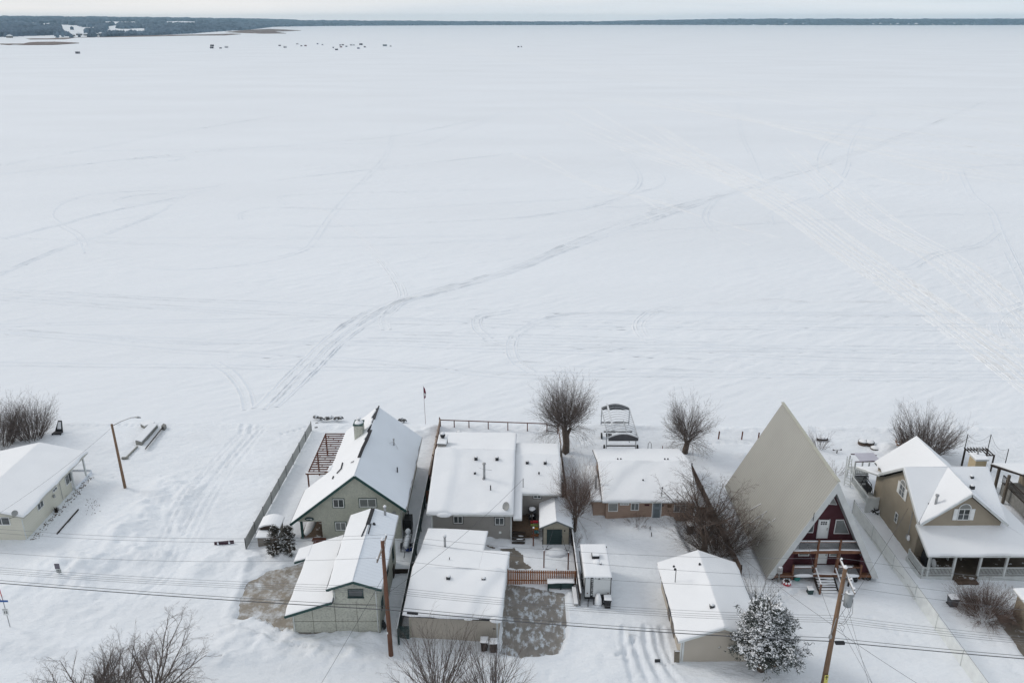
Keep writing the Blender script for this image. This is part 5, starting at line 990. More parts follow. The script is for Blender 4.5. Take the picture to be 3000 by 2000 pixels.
for x in (42.95,44.25): m=MB(); m.box(x-.04,x+.04,68.32,68.7,.42,1.05); m.build('leg',offw,K)
# ================================================================ neighbours at the right edge
G=thing('chimney_stack',(52.9,82.9,0),'light beige boxed chimney stack with a metal flue, right of the beige house','chimney')
m=MB(); m.box(52.3,53.55,82.2,83.55,-.2,3.8); m.build('wall',beige2,G); r=MB(); plate(r,[(52.18,82.08,3.98),(53.68,82.08,3.98),(53.78,83.65,3.98),(52.18,83.65,3.98)],.2); R=r.build('roof',offw,G); s=MB(); slab(s,(52.2,82.1,3.98),(53.66,82.1,3.98),(53.76,83.6,3.98),(52.2,83.6,3.98),.13,'abcd',seed=81,du=.2,amp=.03); s.build('snow_cover',snow_roof,R,True); pipe(G,(52.95,83.2,4.0),.75,.1)
G=thing('house',(61,77,0),'brown-trimmed house corner with snowy roof and dark balcony at the far right edge','house')
m=MB(); m.box(57.0,67,66,81.3,-.2,3.5); m.build('wall',beige,G); r=MB(); plate(r,[(53.5,81.2,3.8),(55.7,79.15,3.8),(57.0,78.9,3.8),(57.2,66,3.8),(68,66,3.8),(68,81.5,3.8),(53.5,81.4,3.8)],.22); R=r.build('roof',dwood,G)
s=MB(); slab(s,(55.7,79.15,3.8),(68,78.9,3.8),(68,81.5,3.8),(53.6,81.4,3.8),.2,'abcd',seed=82);  s.build('snow_cover',snow_roof,R)
m=MB(); m.box(55.0,56.99,74.,81.,1.5,1.65); m.build('balcony_floor',greywood,G); rail(G,(55.0,74.),(55.0,81.),1.6,1.0,dwood,.2,'balcony_railing',.05); m=MB(); m.box(55.0,55.06,74.,81.,.2,1.5); m.build('balcony_skirt',greywood,G)
for y in (79.3,81.2): m=MB(); m.box(54.35,54.6,y-.12,y+.12,0,3.6); m.build('post',M('brown_post',(.12,.10,.08),.8),G)
G=thing('pergola',(55.5,87,0),'dark weathered timber pergola behind the boxed chimney stack, far right','pergola')
for k in range(8): m=MB(); x=54.2+k*.36; m.beam((x,86.0,2.3),(x,88.0,2.3),.07,.12); m.build('rafter',dwood,G)
for y in (86.3,87.7): m=MB(); m.beam((54.1,y,2.18),(57.0,y,2.18),.08,.12); m.build('side_beam',dwood,G)
for x,y in ((54.2,86.3),(54.2,87.7),(56.9,86.3),(56.9,87.7)): m=MB(); m.box(x-.07,x+.07,y-.07,y+.07,-.1,2.15); m.build('post',dwood,G)
N_=thing('sports_net',(55.8,93,0),'slack practice net hung between thin poles behind the timber pergola','net')
pp=[at('C1',385,95,4.2),at('C1',690,100,4.2),at('C1',920,290,2.5)]
for p in pp: m=MB(); m.tube([(p.x,p.y,-.3),(p.x,p.y,p.z)],.05,5); m.build('pole',darkmetal,N_)
m=MB()
for p,q in zip(pp[:-1],pp[1:]):
    for hh in (0,.33,.66):
        m.tube([p.lerp(q,t)+Vector((0,0,-hh*2.2-.9*math.sin(math.pi*t)*(1-hh))) for t in [k/10 for k in range(11)]],.018 if hh==0 else .008,3)
    for t in [k/14 for k in range(15)]: 
        b=p.lerp(q,t)+Vector((0,0,-.9*math.sin(math.pi*t))); m.tube([b,b-Vector((0,0,1.5))],.006,3)
m.build('net_mesh',M('grey_netting',(.25,.26,.27),.8),N_)
G=thing('garage',(47.6,61,0),'olive beige garage corner with white roof at the right frame edge','garage')
m=MB(); m.box(45.1,51.5,56.0,60.75,-.2,2.5) ; m.build('wall',beige,G); r=MB(); plate(r,[(44.7,55.2,2.6),(52,55.2,2.6),(52,60.9,3.1),(44.7,60.9,2.75)],.14); R=r.build('roof',offw,G); s=MB(); slab(s,(44.7,55.2,2.6),(52,55.2,2.6),(52,60.9,3.1),(44.7,60.9,2.75),.2,'abcd',seed=83); s.build('snow_cover',snow_roof,R,True)
# ================================================================ white bungalow at the left edge
G=thing('house',(-54.8,78,0),'long off-white bungalow with smooth snowy roof at the left edge','house')
gable_body(-59.6,-50.15,72.4,82.1,-.3,2.85,2.85,-54.8,4.0,whitewall,G)
r=MB(); plate(r,[(-54.8,71.95,4.2),(-49.6,71.95,3.),(-49.6,85.5,3.),(-54.8,85.5,4.2)],.14); plate(r,[(-60,71.95,3.),(-54.8,71.95,4.2),(-54.8,85.5,4.2),(-60,85.5,3.)],.14); R=r.build('roof',shingle,G)
s=MB(); slab(s,(-49.6,71.95,3.),(-49.6,85.5,3.),(-54.8,85.5,4.2),(-54.8,71.95,4.2),.26,'abd',seed=91,amp=.1); slab(s,(-60,85.5,3.),(-60,71.95,3.),(-54.8,71.95,4.2),(-54.8,85.5,4.2),.26,'abd',seed=91,amp=.1); s.build('snow_cover',snow_roof,R,True)
f=MB(); fascia(f,[(-49.55,71.9,3.),(-49.55,85.5,3.)],.16,.07); fascia(f,[(-54.8,71.91,4.2),(-49.6,71.91,3.)],.16,.05); f.build('gutter',M('pale_gutter',(.42,.42,.38),.5),G)
for Lc,w_,h_ in (((980,585),1.5,1.25),((572,965),1.15,.95),((782,748),.9,.4)):
    c=onX('L1',Lc[0],Lc[1],-50.15); window(G,(-50.14,c.y,c.z),(0,1,0),(1,0,0),w_,h_,white,glass)
c=onY('L1',25,1200,72.4); window(G,(c.x,72.39,c.z),(1,0,0),(0,-1,0),1.7,.95,white,glass)
m=MB(); m.tube([(-49.6,72.,2.9),(-50.05,72.3,2.6),(-50.05,72.3,.1)],.05,6); m.build('downspout',offw,G)
for y in (82.15,84.9): m=MB(); m.box(-50.,-49.84,y-.09,y+.09,0,2.9); m.build('porch_post',offw,G)
m=MB(); m.box(-56,-49.85,82.1,86.,-.1,.3); m.box(-56,-49.8,85.9,86.,-.1,.5); m.build('porch_floor',M('porch_boards',(.25,.25,.24),.9,.2,2.,mask=(.8,.3,.4,SNOWC)),G)
c=onX('L1',765,845,-50.1); m=MB(); m.cyl((-50.02,c.y,c.z-.15),.13,.3,10); m.build('electric_meter',metal,G); m=MB(); c=onX('L1',860,700,-50.1); m.tube([(-50.08,c.y,2.7),(-50.08,c.y,.2)],.025,5); m.build('conduit',metal,G)
dish(G,(-50.3,71.9,3.55),.3,(.3,-.6,.4)); m=MB(); m.tube([(-50.2,72.,3.15),(-51.2,71.4,3.05)],.025,4); m.build('antenna_arm',darkmetal,G)
def bush(loc,label,seed,r_=.5,h=.5,mat=None,n=60):
    rg=random.Random(seed); m=MB()
    for k in range(n):
        a=rg.uniform(0,6.28); t=rg.uniform(.2,1.1); q=Vector((loc[0]+math.cos(a)*r_*t,loc[1]+math.sin(a)*r_*t,h*rg.uniform(.4,1.1))); m.tube([(loc[0]+.2*math.cos(a)*r_,loc[1]+.2*math.sin(a)*r_,0),((loc[0]+q.x)/2+rg.uniform(-.1,.1),(loc[1]+q.y)/2,q.z*.7),q],[.02,.015,.008],3)
    return m.build('shrub',mat or twig2,label=label,cat='shrub',loc=(loc[0],loc[1],0))
c=onX('L1',810,990,-49.7); bush((-49.7,c.y-.2),'dark dead shrub against the white bungalow east wall',3,.35,.55,dwood,90)
c=at('L1',920,860); bush((c.x,c.y),'rusty low shrub by the white bungalow wall corner',4,.5,.3,rust,60)
c=at('L1',320,1420); K=thing('wheeled_bin',(c.x,c.y,0),'small dark bin at the white bungalow front corner','bin'); m=MB(); m.prism([(c.x-.25,c.y-.2,0),(c.x+.25,c.y-.2,0),(c.x+.3,c.y-.25,.7),(c.x-.3,c.y-.25,.7)],(0,.5,0)); m.build('bin_body',black,K); m=MB(); m.box(c.x-.32,c.x+.32,c.y-.28,c.y+.3,.7,.76); m.build('lid',darkmetal,K)
m=MB(); rg=random.Random(8)
for k in range(170):
    t=rg.random(); x=-49.75+rg.uniform(-.1,.9)*(.4+.6*rg.random()); y=72.2+t*13; m.lump((x,y,gz(x,y)),rg.uniform(.03,.1),rg.uniform(.03,.1),.05,k,5)
for k in range(40):
    q=at('L1',rg.uniform(1230,1450),rg.uniform(880,1130)); m.lump((q.x,q.y,gz(q.x,q.y)),rg.uniform(.03,.08),rg.uniform(.03,.08),.04,k,5)
m.build('fallen_leaves',M('brown_leaf_litter',(.10,.07,.05),.95,.3,6.),kind='stuff',label='brown leaf litter and bare soil along the white bungalow wall')
a=at('L1',820,1395); b=at('L1',1130,1050); m=MB(); m.beam(a+Vector((0,0,gz(a.x,a.y)+.05)),b+Vector((0,0,gz(b.x,b.y)+.05)),.1,.14); m.build('timber_edging',dwood,label='long thin dark timber edge poking out of the snow east of the white bungalow',cat='timber')
# ================================================================ fences
def fence_panel(parent,p,q,z,h,mat,wd,gap,name='board_panel',th=.025,ht_var=0.):
    m=MB(); p=Vector((p[0],p[1],0)); q=Vector((q[0],q[1],0)); L_=(q-p).length; d=(q-p)/L_; nrm=Vector((-d.y,d.x,0)); k=0; t=0; rg=random.Random(int(L_*100))
    while t<L_-wd: 
        a=p+d*t; b=p+d*(t+wd); hh=h+rg.uniform(-ht_var,ht_var); m.prism([a-nrm*th/2+Vector((0,0,z)),b-nrm*th/2+Vector((0,0,z)),b+nrm*th/2+Vector((0,0,z)),a+nrm*th/2+Vector((0,0,z))],(0,0,hh)); t+=wd+gap
    return m.build(name,mat,parent)
def posts(parent,pts,h,w_,mat,z=-.2,cap=None):
    for x,y in pts: m=MB(); m.box(x-w_/2,x+w_/2,y-w_/2,y+w_/2,z,h); m.build('post',mat,parent)
def snowcap(parent,p,q,z,w_=.1,t=.07,seed=0,mat=None):
    m=MB(); rg=random.Random(seed); p=Vector((*p[:2],0)); q=Vector((*q[:2],0)); n=max(3,int((q-p).length/.5)); pts=[p.lerp(q,k/n)+Vector((0,0,z+t*.3)) for k in range(n+1)]; m.tube(pts,[w_*.5*rg.uniform(.6,1.2) for _ in pts],5); m.build('snow_cap',snow_roof,parent,True)
slat=M('grey_privacy_slats',(.36,.37,.36),.7,.12,2.)
lat=lambda t:(-26.95+.75*t,70.7+26.1*t)
F=thing('fence',(-26.6,83,0),'chain-link fence with grey privacy slats west of the green house','fence')
for k in range(9):
    p,q=lat(k/9),lat((k+1)/9); fence_panel(F,p,q,.02,1.22,slat,.085,.012 if k<6 else .05,'slat_panel',.02)
posts(F,[lat(k/9) for k in range(10)],1.38,.07,darkmetal)
m=MB(); m.tube([(*lat(0),1.26),(*lat(1),1.26)],.025,5); m.build('top_rail',metal,F)
F=thing('fence',(-9.7,70,0),'dark green board fence in the alley between the green and grey houses','fence')
fence_panel(F,(-9.78,56.9),(-9.55,82.5),-.05,1.8,dgreen,.14,.008); snowcap(F,(-9.8,56.9),(-9.57,82.5),1.76,.09,.05,3); posts(F,[(-9.68+.009*(y-56.9),y) for y in (57.,61.2,65.4,69.6,73.8,78.,82.3)],1.78,.09,dgreen)
F=thing('fence',(-9.5,90,0),'sloping brown timber fence with pale snow-dusted rail left of the grey bungalow','fence')
fence_panel(F,(-9.55,82.6),(-9.42,97.6),-.05,1.5,cedar,.14,.01); m=MB(); m.beam((-9.55,82.6,1.5),(-9.42,97.6,1.35),.16,.05); m.build('cap_rail',M('pale_rail',(.45,.38,.32),.8,.2,2.),F); posts(F,[(-9.5,y) for y in (82.8,87.5,92.3,97.5)],1.62,.11,redwood)
F=thing('fence',(-1.8,97,0),'open red-brown post and rail fence on the lakeside edge behind the grey bungalow','fence')
rl=lambda t:(-9.4+14.0*t,97.55-1.1*t)
rd=[0,.105,.19,.285,.40,.51,.63,.745,.87,1.0]
rd=[0]+[(at('A4',X,Y,1.2).x+9.4)/14.0 for X,Y in ((630,275),(780,283),(977,292),(1177,300),(1377,310),(1577,318))]
posts(F,[rl(t) for t in rd],1.25,.12,redwood,-.3); m=MB(); m.beam((*rl(0),1.2),(*rl(rd[-1]),1.2),.07,.11); m.build('top_rail',redwood,F)
F=thing('gate',(5.2,96.2,0),'dark metal picket gate at the end of the lakeside rail fence, below the big willow','gate'); rail(F,rl(rd[-1]),(5.9,96.05),.1,.95,darkmetal,.13,'picket_panel',.03)
F=thing('fence',(6,77,0),'dark board fence with snow cap running past the little shed to the lake','fence')
fence_panel(F,(6.25,62.0),(6.0,90.),-.05,1.5,dwood,.15,.008); snowcap(F,(6.25,62.),(6.08,80.),1.5,.16,.1,5); posts(F,[(6.22-.009*(y-62),y) for y in (62.1,66.8,71.5,76.2,81,86,90)],1.55,.1,dwood)
m=MB(); m.beam((6.0,90,1.5),(5.9,96.,1.4),.1,.1); m.box(5.85,5.97,95.9,96.02,-.3,1.45); m.build('rail',cedar,F)
F=thing('fence',(2.9,65.2,0),'orange-brown picket fence across the stained driveway beside the tan garage','fence')
fence_panel(F,(-.42,65.25),(6.1,65.15),-.05,1.62,M('orange_brown_boards',(.29,.115,.045),.75,.3,3.,.3,14.,stretch=(1,1,.3)),.13,.045,'picket_panel',.025,.01); m=MB(); [m.beam((-.42,65.29,z),(6.1,65.19,z),.05,.09) for z in (.4,1.3)]; m.build('back_rail',cedar,F); posts(F,[(-.4,65.3),(1.9,65.3),(4.2,65.27),(6.05,65.22)],1.66,.1,cedar); snowcap(F,(-.4,65.25),(6.1,65.15),1.6,.06,.03,6)
F=thing('fence',(21.7,77,0),'brown board fence between the brick bungalow and the A-frame, partly behind the arching shrub','fence')
fence_panel(F,(22.1,66.3),(21.3,86.2),-.05,1.1,M('faded_brown_boards',(.17,.12,.095),.85,.3,2.5),.15,.01); posts(F,[(22.05-.04*(y-66.3),y) for y in (66.4,71,76,81,86)],1.3,.1,dwood)
m=MB(); m.box(19.7,21.5,76.0,76.06,0,1.6); m.build('return_panel',cedar,F)
F=thing('fence',(37.2,66,0),'long pale cream slatted chain-link fence between the A-frame and the beige house','fence')
lt=M('cream_slats',(.80,.82,.79),.7,.1,1.5); fl=lambda y:(37.05+.012*(77.5-y),y)
ys=[48.5,54.6,58.9,62.9,67.5,72.4,77.4]
for k in range(6): fence_panel(F,fl(ys[k]),fl(ys[k+1]),.0,1.6-.12*(k%2),lt,.055,.05,'slat_panel',.015)
posts(F,[fl(y) for y in ys],1.7,.07,offw); m=MB(); m.tube([(*fl(48.5),1.62),(*fl(77.4),1.62)],.022,5); m.build('top_rail',metal,F)
E_=thing('timber_edging',(36.3,66,0),'dark garden edging line beside the cream slatted fence','timber'); m=MB(); P=[at('B3',X,Y) for X,Y in ((640,0),(770,165),(870,320),(1040,510))]; m.tube([Vector((p.x,p.y,gz(p.x,p.y)+.04)) for p in P],.05,4); m.build('edge_board',dwood,E_); P=[at('B3',X,Y) for X,Y in ((1070,575),(1160,720))]; m=MB(); m.tube([Vector((p.x,p.y,gz(p.x,p.y)+.04)) for p in P],.05,4); m.build('edge_board',dwood,E_)
for X,Y,lb in ((1370,620,'left'),(1575,622,'middle'),(1720,632,'right')):
    p=at('A6',X,Y); m=MB(); m.tube([(p.x,p.y,-.3),(p.x+.08,p.y+.1,1.05)],.09,7); m.build('fence_post',redwood,label={'left':'short lone brown post on the shore, farthest left of the three by the A-frame','middle':'short lone brown post on the shore, middle one of the three by the A-frame','right':'short lone brown post on the shore, closest to the A-frame roof'}[lb],cat='post',group='lone shore posts')
for X,Y,lb in ((770,1425,'nearer the brick bungalow'),(782,1478,'nearer the taupe garage')):
    p=at('A6',X,Y); m=MB(); m.tube([(p.x,p.y,-.2),(p.x-.05,p.y+.05,.45)],.05,6); m.build('stake',darkmetal,label='thin dark stake in the snowy front yard, '+lb,cat='stake',group='yard stakes')
# ================================================================ street furniture, poles
P=thing('street_lamp',(-44.3,82.5,0),'brown wooden street light pole with a curved arm lamp beside the white bungalow','street lamp')
m=MB(); m.tube([(-44.34,82.5,-.3),(-44.15,81.9,8.5)],[.17,.12],10); m.build('pole',polewood,P,True)
m=MB(); m.tube([(-44.1,81.95,8.3),(-43.0,82.,8.85),(-42.0,82.1,9.2),(-41.5,82.1,9.25)],.045,6); m.build('arm',metal,P,True); m=MB(); m.tube([(-41.55,82.1,9.27),(-41.2,82.1,9.25),(-40.9,82.1,9.2)],[.06,.13,.05],8); m.build('lamp_head',metal,P,True)
def insul(parent,p):
    m=MB(); m.cyl(p,.045,.16,8); m.cyl((p[0],p[1],p[2]+.12),.09,.06,8); o=m.build('insulator',darkmetal,parent,True); s=MB(); s.lump((p[0],p[1],p[2]+.17),.1,.1,.09,3); s.build('snow_cap',snow_roof,o,True)
P1=thing('utility_pole',(-10.2,55.65,0),'tall reddish-brown utility pole with a crossarm in front of the alley','utility pole')
m=MB(); m.tube([(-10.2,55.62,-.3),(-10.35,55.9,11.4)],[.21,.14],12); m.build('pole',polewood2,P1,True)
m=MB(); m.beam((-10.25,57.35,10.75),(-10.55,54.15,10.55),.1,.13); m.build('crossarm',M('grey_crossarm',(.24,.21,.19),.9,.2,3.),P1); 
A1p=[Vector((-10.25,57.2,10.92)),Vector((-10.33,55.95,11.45)),Vector((-10.55,54.3,10.75))]
for p in A1p: insul(P1,tuple(p-Vector((0,0,.1))))
m=MB(); m.lump((-10.35,55.9,11.4),.14,.14,.12,3); m.build('snow_cap',snow_roof,P1,True); m=MB(); m.beam((-10.3,55.9,10.0),(-10.25,56.7,10.6),.04); m.beam((-10.4,55.9,10.),(-10.5,55.,10.55),.04); m.build('arm_brace',metal,P1)
m=MB(); m.box(-10.42,-10.3,55.4,55.43,2.5,2.7); m.build('tag_plate',white,P1)
P2=thing('utility_pole',(24.95,51.9,0),'tall brown utility pole with transformer drum in front of the A-frame','utility pole')
m=MB(); m.tube([(24.9,51.9,-.3),(25.15,52.1,11.6)],[.22,.15],12); m.build('pole',polewood,P2,True)
m=MB(); m.beam((25.5,53.85,10.95),(25.3,50.3,10.6),.1,.13); m.build('crossarm',M('grey_crossarm'),P2); s=MB(); s.beam((25.5,53.85,11.04),(25.3,50.3,10.69),.1,.06); s.lump((25.15,52.1,11.6),.17,.17,.15,3); s.build('snow_cap',snow_roof,P2)
A2p=[Vector((25.5,53.7,11.15)),Vector((25.45,51.5,10.95)),Vector((25.3,50.5,10.85))]
for p in A2p: insul(P2,tuple(p-Vector((0,0,.12))))
m=MB(); m.cyl((25.62,51.75,8.35),.31,1.15,18); m.cyl((25.62,51.75,9.5),.33,.06,18); T_=m.build('transformer',M('transformer_grey',(.28,.30,.31),.5,.08,2.),P2,True); s=MB(); s.lump((25.62,51.75,9.56),.3,.3,.12,3,12); s.build('snow_cap',snow_roof,T_,True); m=MB(); m.cyl((25.5,51.65,9.55),.06,.3,8); m.cyl((25.95,51.7,9.2),.06,.16,6); m.build('bushing',metal,T_)
m=MB(); m.beam((25.1,51.95,9.3),(25.4,51.8,9.3),.08); m.beam((25.1,51.95,8.7),(25.4,51.8,8.7),.08); m.build('bracket',metal,P2)
yp=onY('B3',237,1525,51.6); m=MB(); m.box(24.78,25.08,51.62,51.66,yp.z-.45,yp.z+.35); pl=m.build('yellow_plate',M('yellow_plate',(.60,.55,.15),.5,.05),P2); m=MB(); m.box(24.84,25.02,51.60,51.62,yp.z+.12,yp.z+.18); m.box(24.87,24.99,51.60,51.62,yp.z+.22,yp.z+.27); m.box(24.9,24.96,51.6,51.62,yp.z-.05,yp.z+.05); m.build('plate_lettering',black,pl)
m=MB(); m.tube([(24.75,51.8,6.1),(24.75,51.8,5.2),(25.0,51.85,7.1)],.03,5); m.lump((24.72,51.72,5.4),.14,.12,.3,3); m.build('cable_terminal',metal,P2)
m=MB(); m.box(25.2,25.9,51.6,51.85,4.72,4.92); m.build('splice_box',black,P2)
# cables
def cat3(pts,sag,n=14):
    out=[]
    for (p,q),s_ in zip(zip(pts[:-1],pts[1:]),sag):
        for k in range(n): t=k/n; v=Vector(p).lerp(Vector(q),t); v.z-=4*s_*t*(1-t); out.append(v)
    out.append(Vector(pts[-1])); return out
def cable(pts,sag,r_,label,mat=None,group=None): 
    m=MB(); m.tube(cat3(pts,sag),r_,5); return m.build('power_line' if r_<.03 else 'communication_cable',mat or wire,label=label,cat='cable',group=group,smooth=True)
LW=Vector((-47.5,4.8,-.9)); RE=Vector((38,-4.0,-.8))
pw=M('thin_grey_conductor',(.16,.17,.185),.5,.1)
for i,nm in enumerate(('farthest','middle','nearest')):
    cable([A1p[i]+LW,A1p[i]+Vector((0,0,.1)),A2p[i]+Vector((0,0,.1)),A2p[i]+RE],(1.3,.7,.8),.011,'thin high power line on the %s insulators of both crossarms'%{'farthest':'lakeside','middle':'centre','nearest':'street-side'}[nm],pw,'overhead lines')
for i,z in enumerate((6.75,6.5,6.3,6.1)):
    cable([(-57.7,60.6,z-.1),(-10.15,55.75,z+.25),(25.0,52.0,z+.45),(63,48.1,z-.2)],(.5,.5,.6),.012,'bare power line of the stacked four below the crossarms, %s one'%('highest','second highest','third highest','lowest')[i],pw,'overhead lines')
cable([(-57.7,60.5,5.4),(-10.1,55.6,5.15),(25.0,51.9,5.15),(63,48.,4.9)],(.3,.35,.4),.02,'slim black communication cable, upper of the thick pair above the garages',wire,'overhead lines')
cable([(-57.7,60.4,5.15),(-10.1,55.55,4.85),(25.0,51.85,4.85),(63,47.9,4.6)],(.25,.3,.3),.035,'thick black communication cable, lowest over the street',wire,'overhead lines')
m=MB(); p0=at('A5',135,925,4.55); m.tube([(p0.x,p0.y,4.6),(p0.x+.9,p0.y-.1,4.58)],.12,8); m.build('splice_closure',black,label='black splice case hanging from the thick cable above the tan garage',cat='cable box')
cable([(-10.2,55.8,6.3),(1.08,75.8,5.1)],(.6,),.014,'service wire from the reddish pole to the grey bungalow mast',wire)
cable([(-10.2,55.8,6.2),(-11.5,61,3.6)],(.3,),.012,'short service wire from the reddish pole to the pale green garage',wire)
cable([(-10.2,55.5,8.5),(-16.5,47.5,.2)],(.1,),.014,'guy wire down to the street from the reddish pole',wire)
cable([(25,52,6.4),(39.6,71.2,4.6)],(.5,),.014,'service wire from the transformer pole to the beige house wall',wire)
cable([(25,52,6.3),(27.5,65.4,4.9)],(.5,),.013,'service wire from the transformer pole to the A-frame roof edge',wire)
cable([(25,52,6.2),(15.95,76.4,3.8)],(.6,),.013,'service wire from the transformer pole to the brick bungalow mast',wire)
cable([(25,52,6.0),(38.5,44,1.)],(.4,),.014,'service wire running down right across the street corner',wire)
for i,(x,y) in enumerate(((27.6,46.2),(28.5,46.),(29.2,46.4))): cable([(25.3,51.8,9.2-i*1.4),(x,y,.5)],(.2,),.011,'steep drop wire from the transformer pole, %s of three'%('left','centre','right')[i],wire,'steep drop wires')
m=MB(); m.tube([(25.9,51.6,9.),(25.8,51.5,8.),(25.5,51.6,6.9),(25.2,51.8,6.6)],.015,4); m.tube([(25.95,51.7,9.),(26,51.5,7.8),(25.6,51.7,6.6),(25.2,51.8,6.4)],.015,4)
m.tube([(25.2,51.8,6.8),(25.6,51.5,6.5),(25.5,51.5,6.1),(25.15,51.8,6.2)],.014,4); m.build('drop_loops',black,P2)
cable([(-44.2,82,8.1),(-53,70,3.2)],(.5,),.011,'thin feeder wire from the street lamp pole to the white bungalow',wire)
# ================================================================ signs
p=at('A1',52,1283); K=thing('street_sign',(p.x,p.y,0),'sign post with red stake, blue name blades and white 15 plate, left edge','sign')
m=MB(); m.tube([(p.x,p.y,-.3),(p.x,p.y,3.4)],.035,6); m.build('post',metal,K)
m=MB(); m.tube([(p.x,p.y,2.9),(p.x-.05,p.y,4.5)],.035,6); m.build('red_stake',M('red_stake',(.45,.05,.06),.6),K)
m=MB(); m.box(p.x-.55,p.x+.45,p.y-.05,p.y-.03,2.75,2.95); m.build('name_blade',M('sign_blue',(.05,.12,.33),.5),K); m=MB(); m.box(p.x-.6,p.x-.57,p.y-.5,p.y+.5,2.5,2.7) ; m.build('name_blade',M('sign_blue_dark',(.05,.08,.16),.5),K)
m=MB(); m.box(p.x-.26,p.x+.26,p.y-.06,p.y-.04,1.35,2.05); sg=m.build('speed_plate',white,K)
def text(s_,size,loc,rot,mat,parent,name='lettering',ext=.005,vertical=False,bold=0.):
    cu=bpy.data.curves.new('t','FONT'); cu.body=s_; cu.size=size; cu.extrude=ext; cu.align_x='CENTER'; cu.align_y='CENTER'; cu.offset=bold
    to=bpy.data.objects.new('t',cu); COL.objects.link(to); dg=bpy.context.evaluated_depsgraph_get(); me=bpy.data.meshes.new_from_object(to.evaluated_get(dg)); bpy.data.objects.remove(to)
    Rm=Matrix.Translation(Vector(loc)-ORG[parent.name])@rot; me.transform(Rm); me.materials.clear(); me.materials.append(mat); o=bpy.data.objects.new(name,me); COL.objects.link(o); o.parent=parent; ORG[o.name]=ORG[parent.name]; return o
RX=Matrix.Rotation(math.pi/2,4,'X')
text('15',.36,(p.x,p.y-.07,1.66),RX,black,sg,bold=.008); text('MAXIMUM',.09,(p.x,p.y-.07,1.95),RX,black,sg); 
p=at('A1',312,1035); K=thing('notice_sign',(p.x,p.y,0),'small snow-caked notice sign on a stake, lone in the west yard','sign')
m=MB(); m.beam((p.x,p.y,-.2),(p.x-.12,p.y,1.7),.06); m.build('stake',greywood,K); m=MB(); m.box(p.x-.32,p.x+.16,p.y-.05,p.y-.03,1.15,1.75); m.build('board',M('faded_purple_board',(.14,.13,.16),.8,.3,5.),K)
m=MB(); m.box(p.x-.28,p.x+.24,p.y-.06,p.y-.04,.7,1.15); b=m.build('board',offw,K); text('NO',.26,(p.x+.0,p.y-.07,.98),RX,black,b,bold=.006); m=MB(); m.box(p.x-.2,p.x+.2,p.y-.065,p.y-.06,.76,.81); m.build('faded_line',black,b); m=MB(); m.box(p.x-.16,p.x+.22,p.y-.07,p.y-.05,.15,.6); m.build('board',M('faded_grey_board',(.3,.32,.34),.8,.3,8.),K)
p=at('A1',1145,870); K=thing('plow_blade',(p.x,p.y,0),'maroon plow blade edge half buried in the snow by the slatted fence','plow blade')
a,b=at('A1',1095,866),at('A1',1194,858); m=MB(); m.prism([a+Vector((0,0,.0)),b+Vector((0,0,.0)),b+Vector((0,0,.38)),a+Vector((0,0,.36))],(0,.12,0)); m.build('blade',M('maroon_paint',(.045,.018,.03),.5,.2,4.),K)
for t in (.2,.78): c=a.lerp(b,t); m=MB(); m.lump((c.x,c.y-.06,.2),.1,.08,.22,2); m.build('snow_clump',snow,K,True)
# ================================================================ travel trailer, bins
K=thing('travel_trailer',(7.85,65,0),'white travel trailer with dark vertical stripe and snow-covered roof','trailer')
m=MB(); m.prism([(6.68,62.6,.55),(9.02,62.6,.55),(9.02,62.6,2.78),(8.6,62.6,2.86),(7.1,62.6,2.86),(6.68,62.6,2.78)],(0,4.9,0)); m.build('body',trailw,K)
s=MB(); slab(s,(6.62,62.5,2.82),(9.06,62.5,2.82),(9.06,67.5,2.82),(6.62,67.5,2.82),.16,'abcd',seed=95,soft=.2,amp=.04); s.build('snow_cover',snow_roof,K,True)
m=MB(); m.tube([(6.66,62.57,.5),(6.66,62.57,2.78),(7.1,62.57,2.86),(8.6,62.57,2.86),(9.04,62.57,2.78),(9.04,62.57,.5)],.035,5); m.box(6.66,9.04,62.55,62.62,.42,.58); m.box(9.02,9.06,62.6,67.4,.5,.62); m.build('edge_trim',black,K)
m=MB(); m.box(7.16,7.24,62.575,62.598,.58,2.84) ; m.box(7.4,7.42,62.575,62.598,.58,2.84); m.box(7.18,7.4,62.57,62.598,2.62,2.84); m.box(7.2,7.4,62.57,62.598,.58,.78); m.build('dark_stripe',black,K)
text('INTREPID',.37,(7.31,62.57,1.72),RX@Matrix.Rotation(math.pi/2,4,'Z'),black,K,bold=.006)
for x in (6.92,8.82): m=MB(); m.tube([(x,62.56,1.0),(x,62.6,1.0)],.055,10); m.build('tail_light',M('dark_red_light',(.08,.01,.01),.3),K)
for x in (6.95,7.62,7.95,8.28,8.82): m=MB(); m.box(x-.03,x+.03,62.57,62.6,2.66,2.72); m.build('marker_light',darkmetal,K)
m=MB(); m.box(7.87,8.03,62.56,62.6,2.53,2.6); m.build('camera_housing',black,K)
m=MB(); m.box(7.5,8.2,65.1,65.75,2.8,3.2); a_=m.build('air_conditioner',black,K); s=MB(); s.box(7.55,8.18,65.14,65.85,3.2,3.3); s.lump((7.9,64.6,2.92),.38,.5,.2,3); s.build('snow_cap',snow_roof,a_)
m=MB(); m.box(8.14,8.32,64.2,64.38,2.85,3.1); v_=m.build('roof_vent',darkmetal,K); s=MB(); s.lump((8.23,64.29,3.1),.12,.12,.1,3); s.build('snow_cap',snow_roof,v_,True)
m=MB(); m.tube([(6.5,62.8,2.3),(6.5,67.2,2.3)],.06,6); m.tube([(6.5,63.2,2.3),(6.62,63.2,1.)],.03,4); m.tube([(6.5,66.8,2.3),(6.62,66.8,1.)],.03,4); m.build('awning',darkmetal,K)
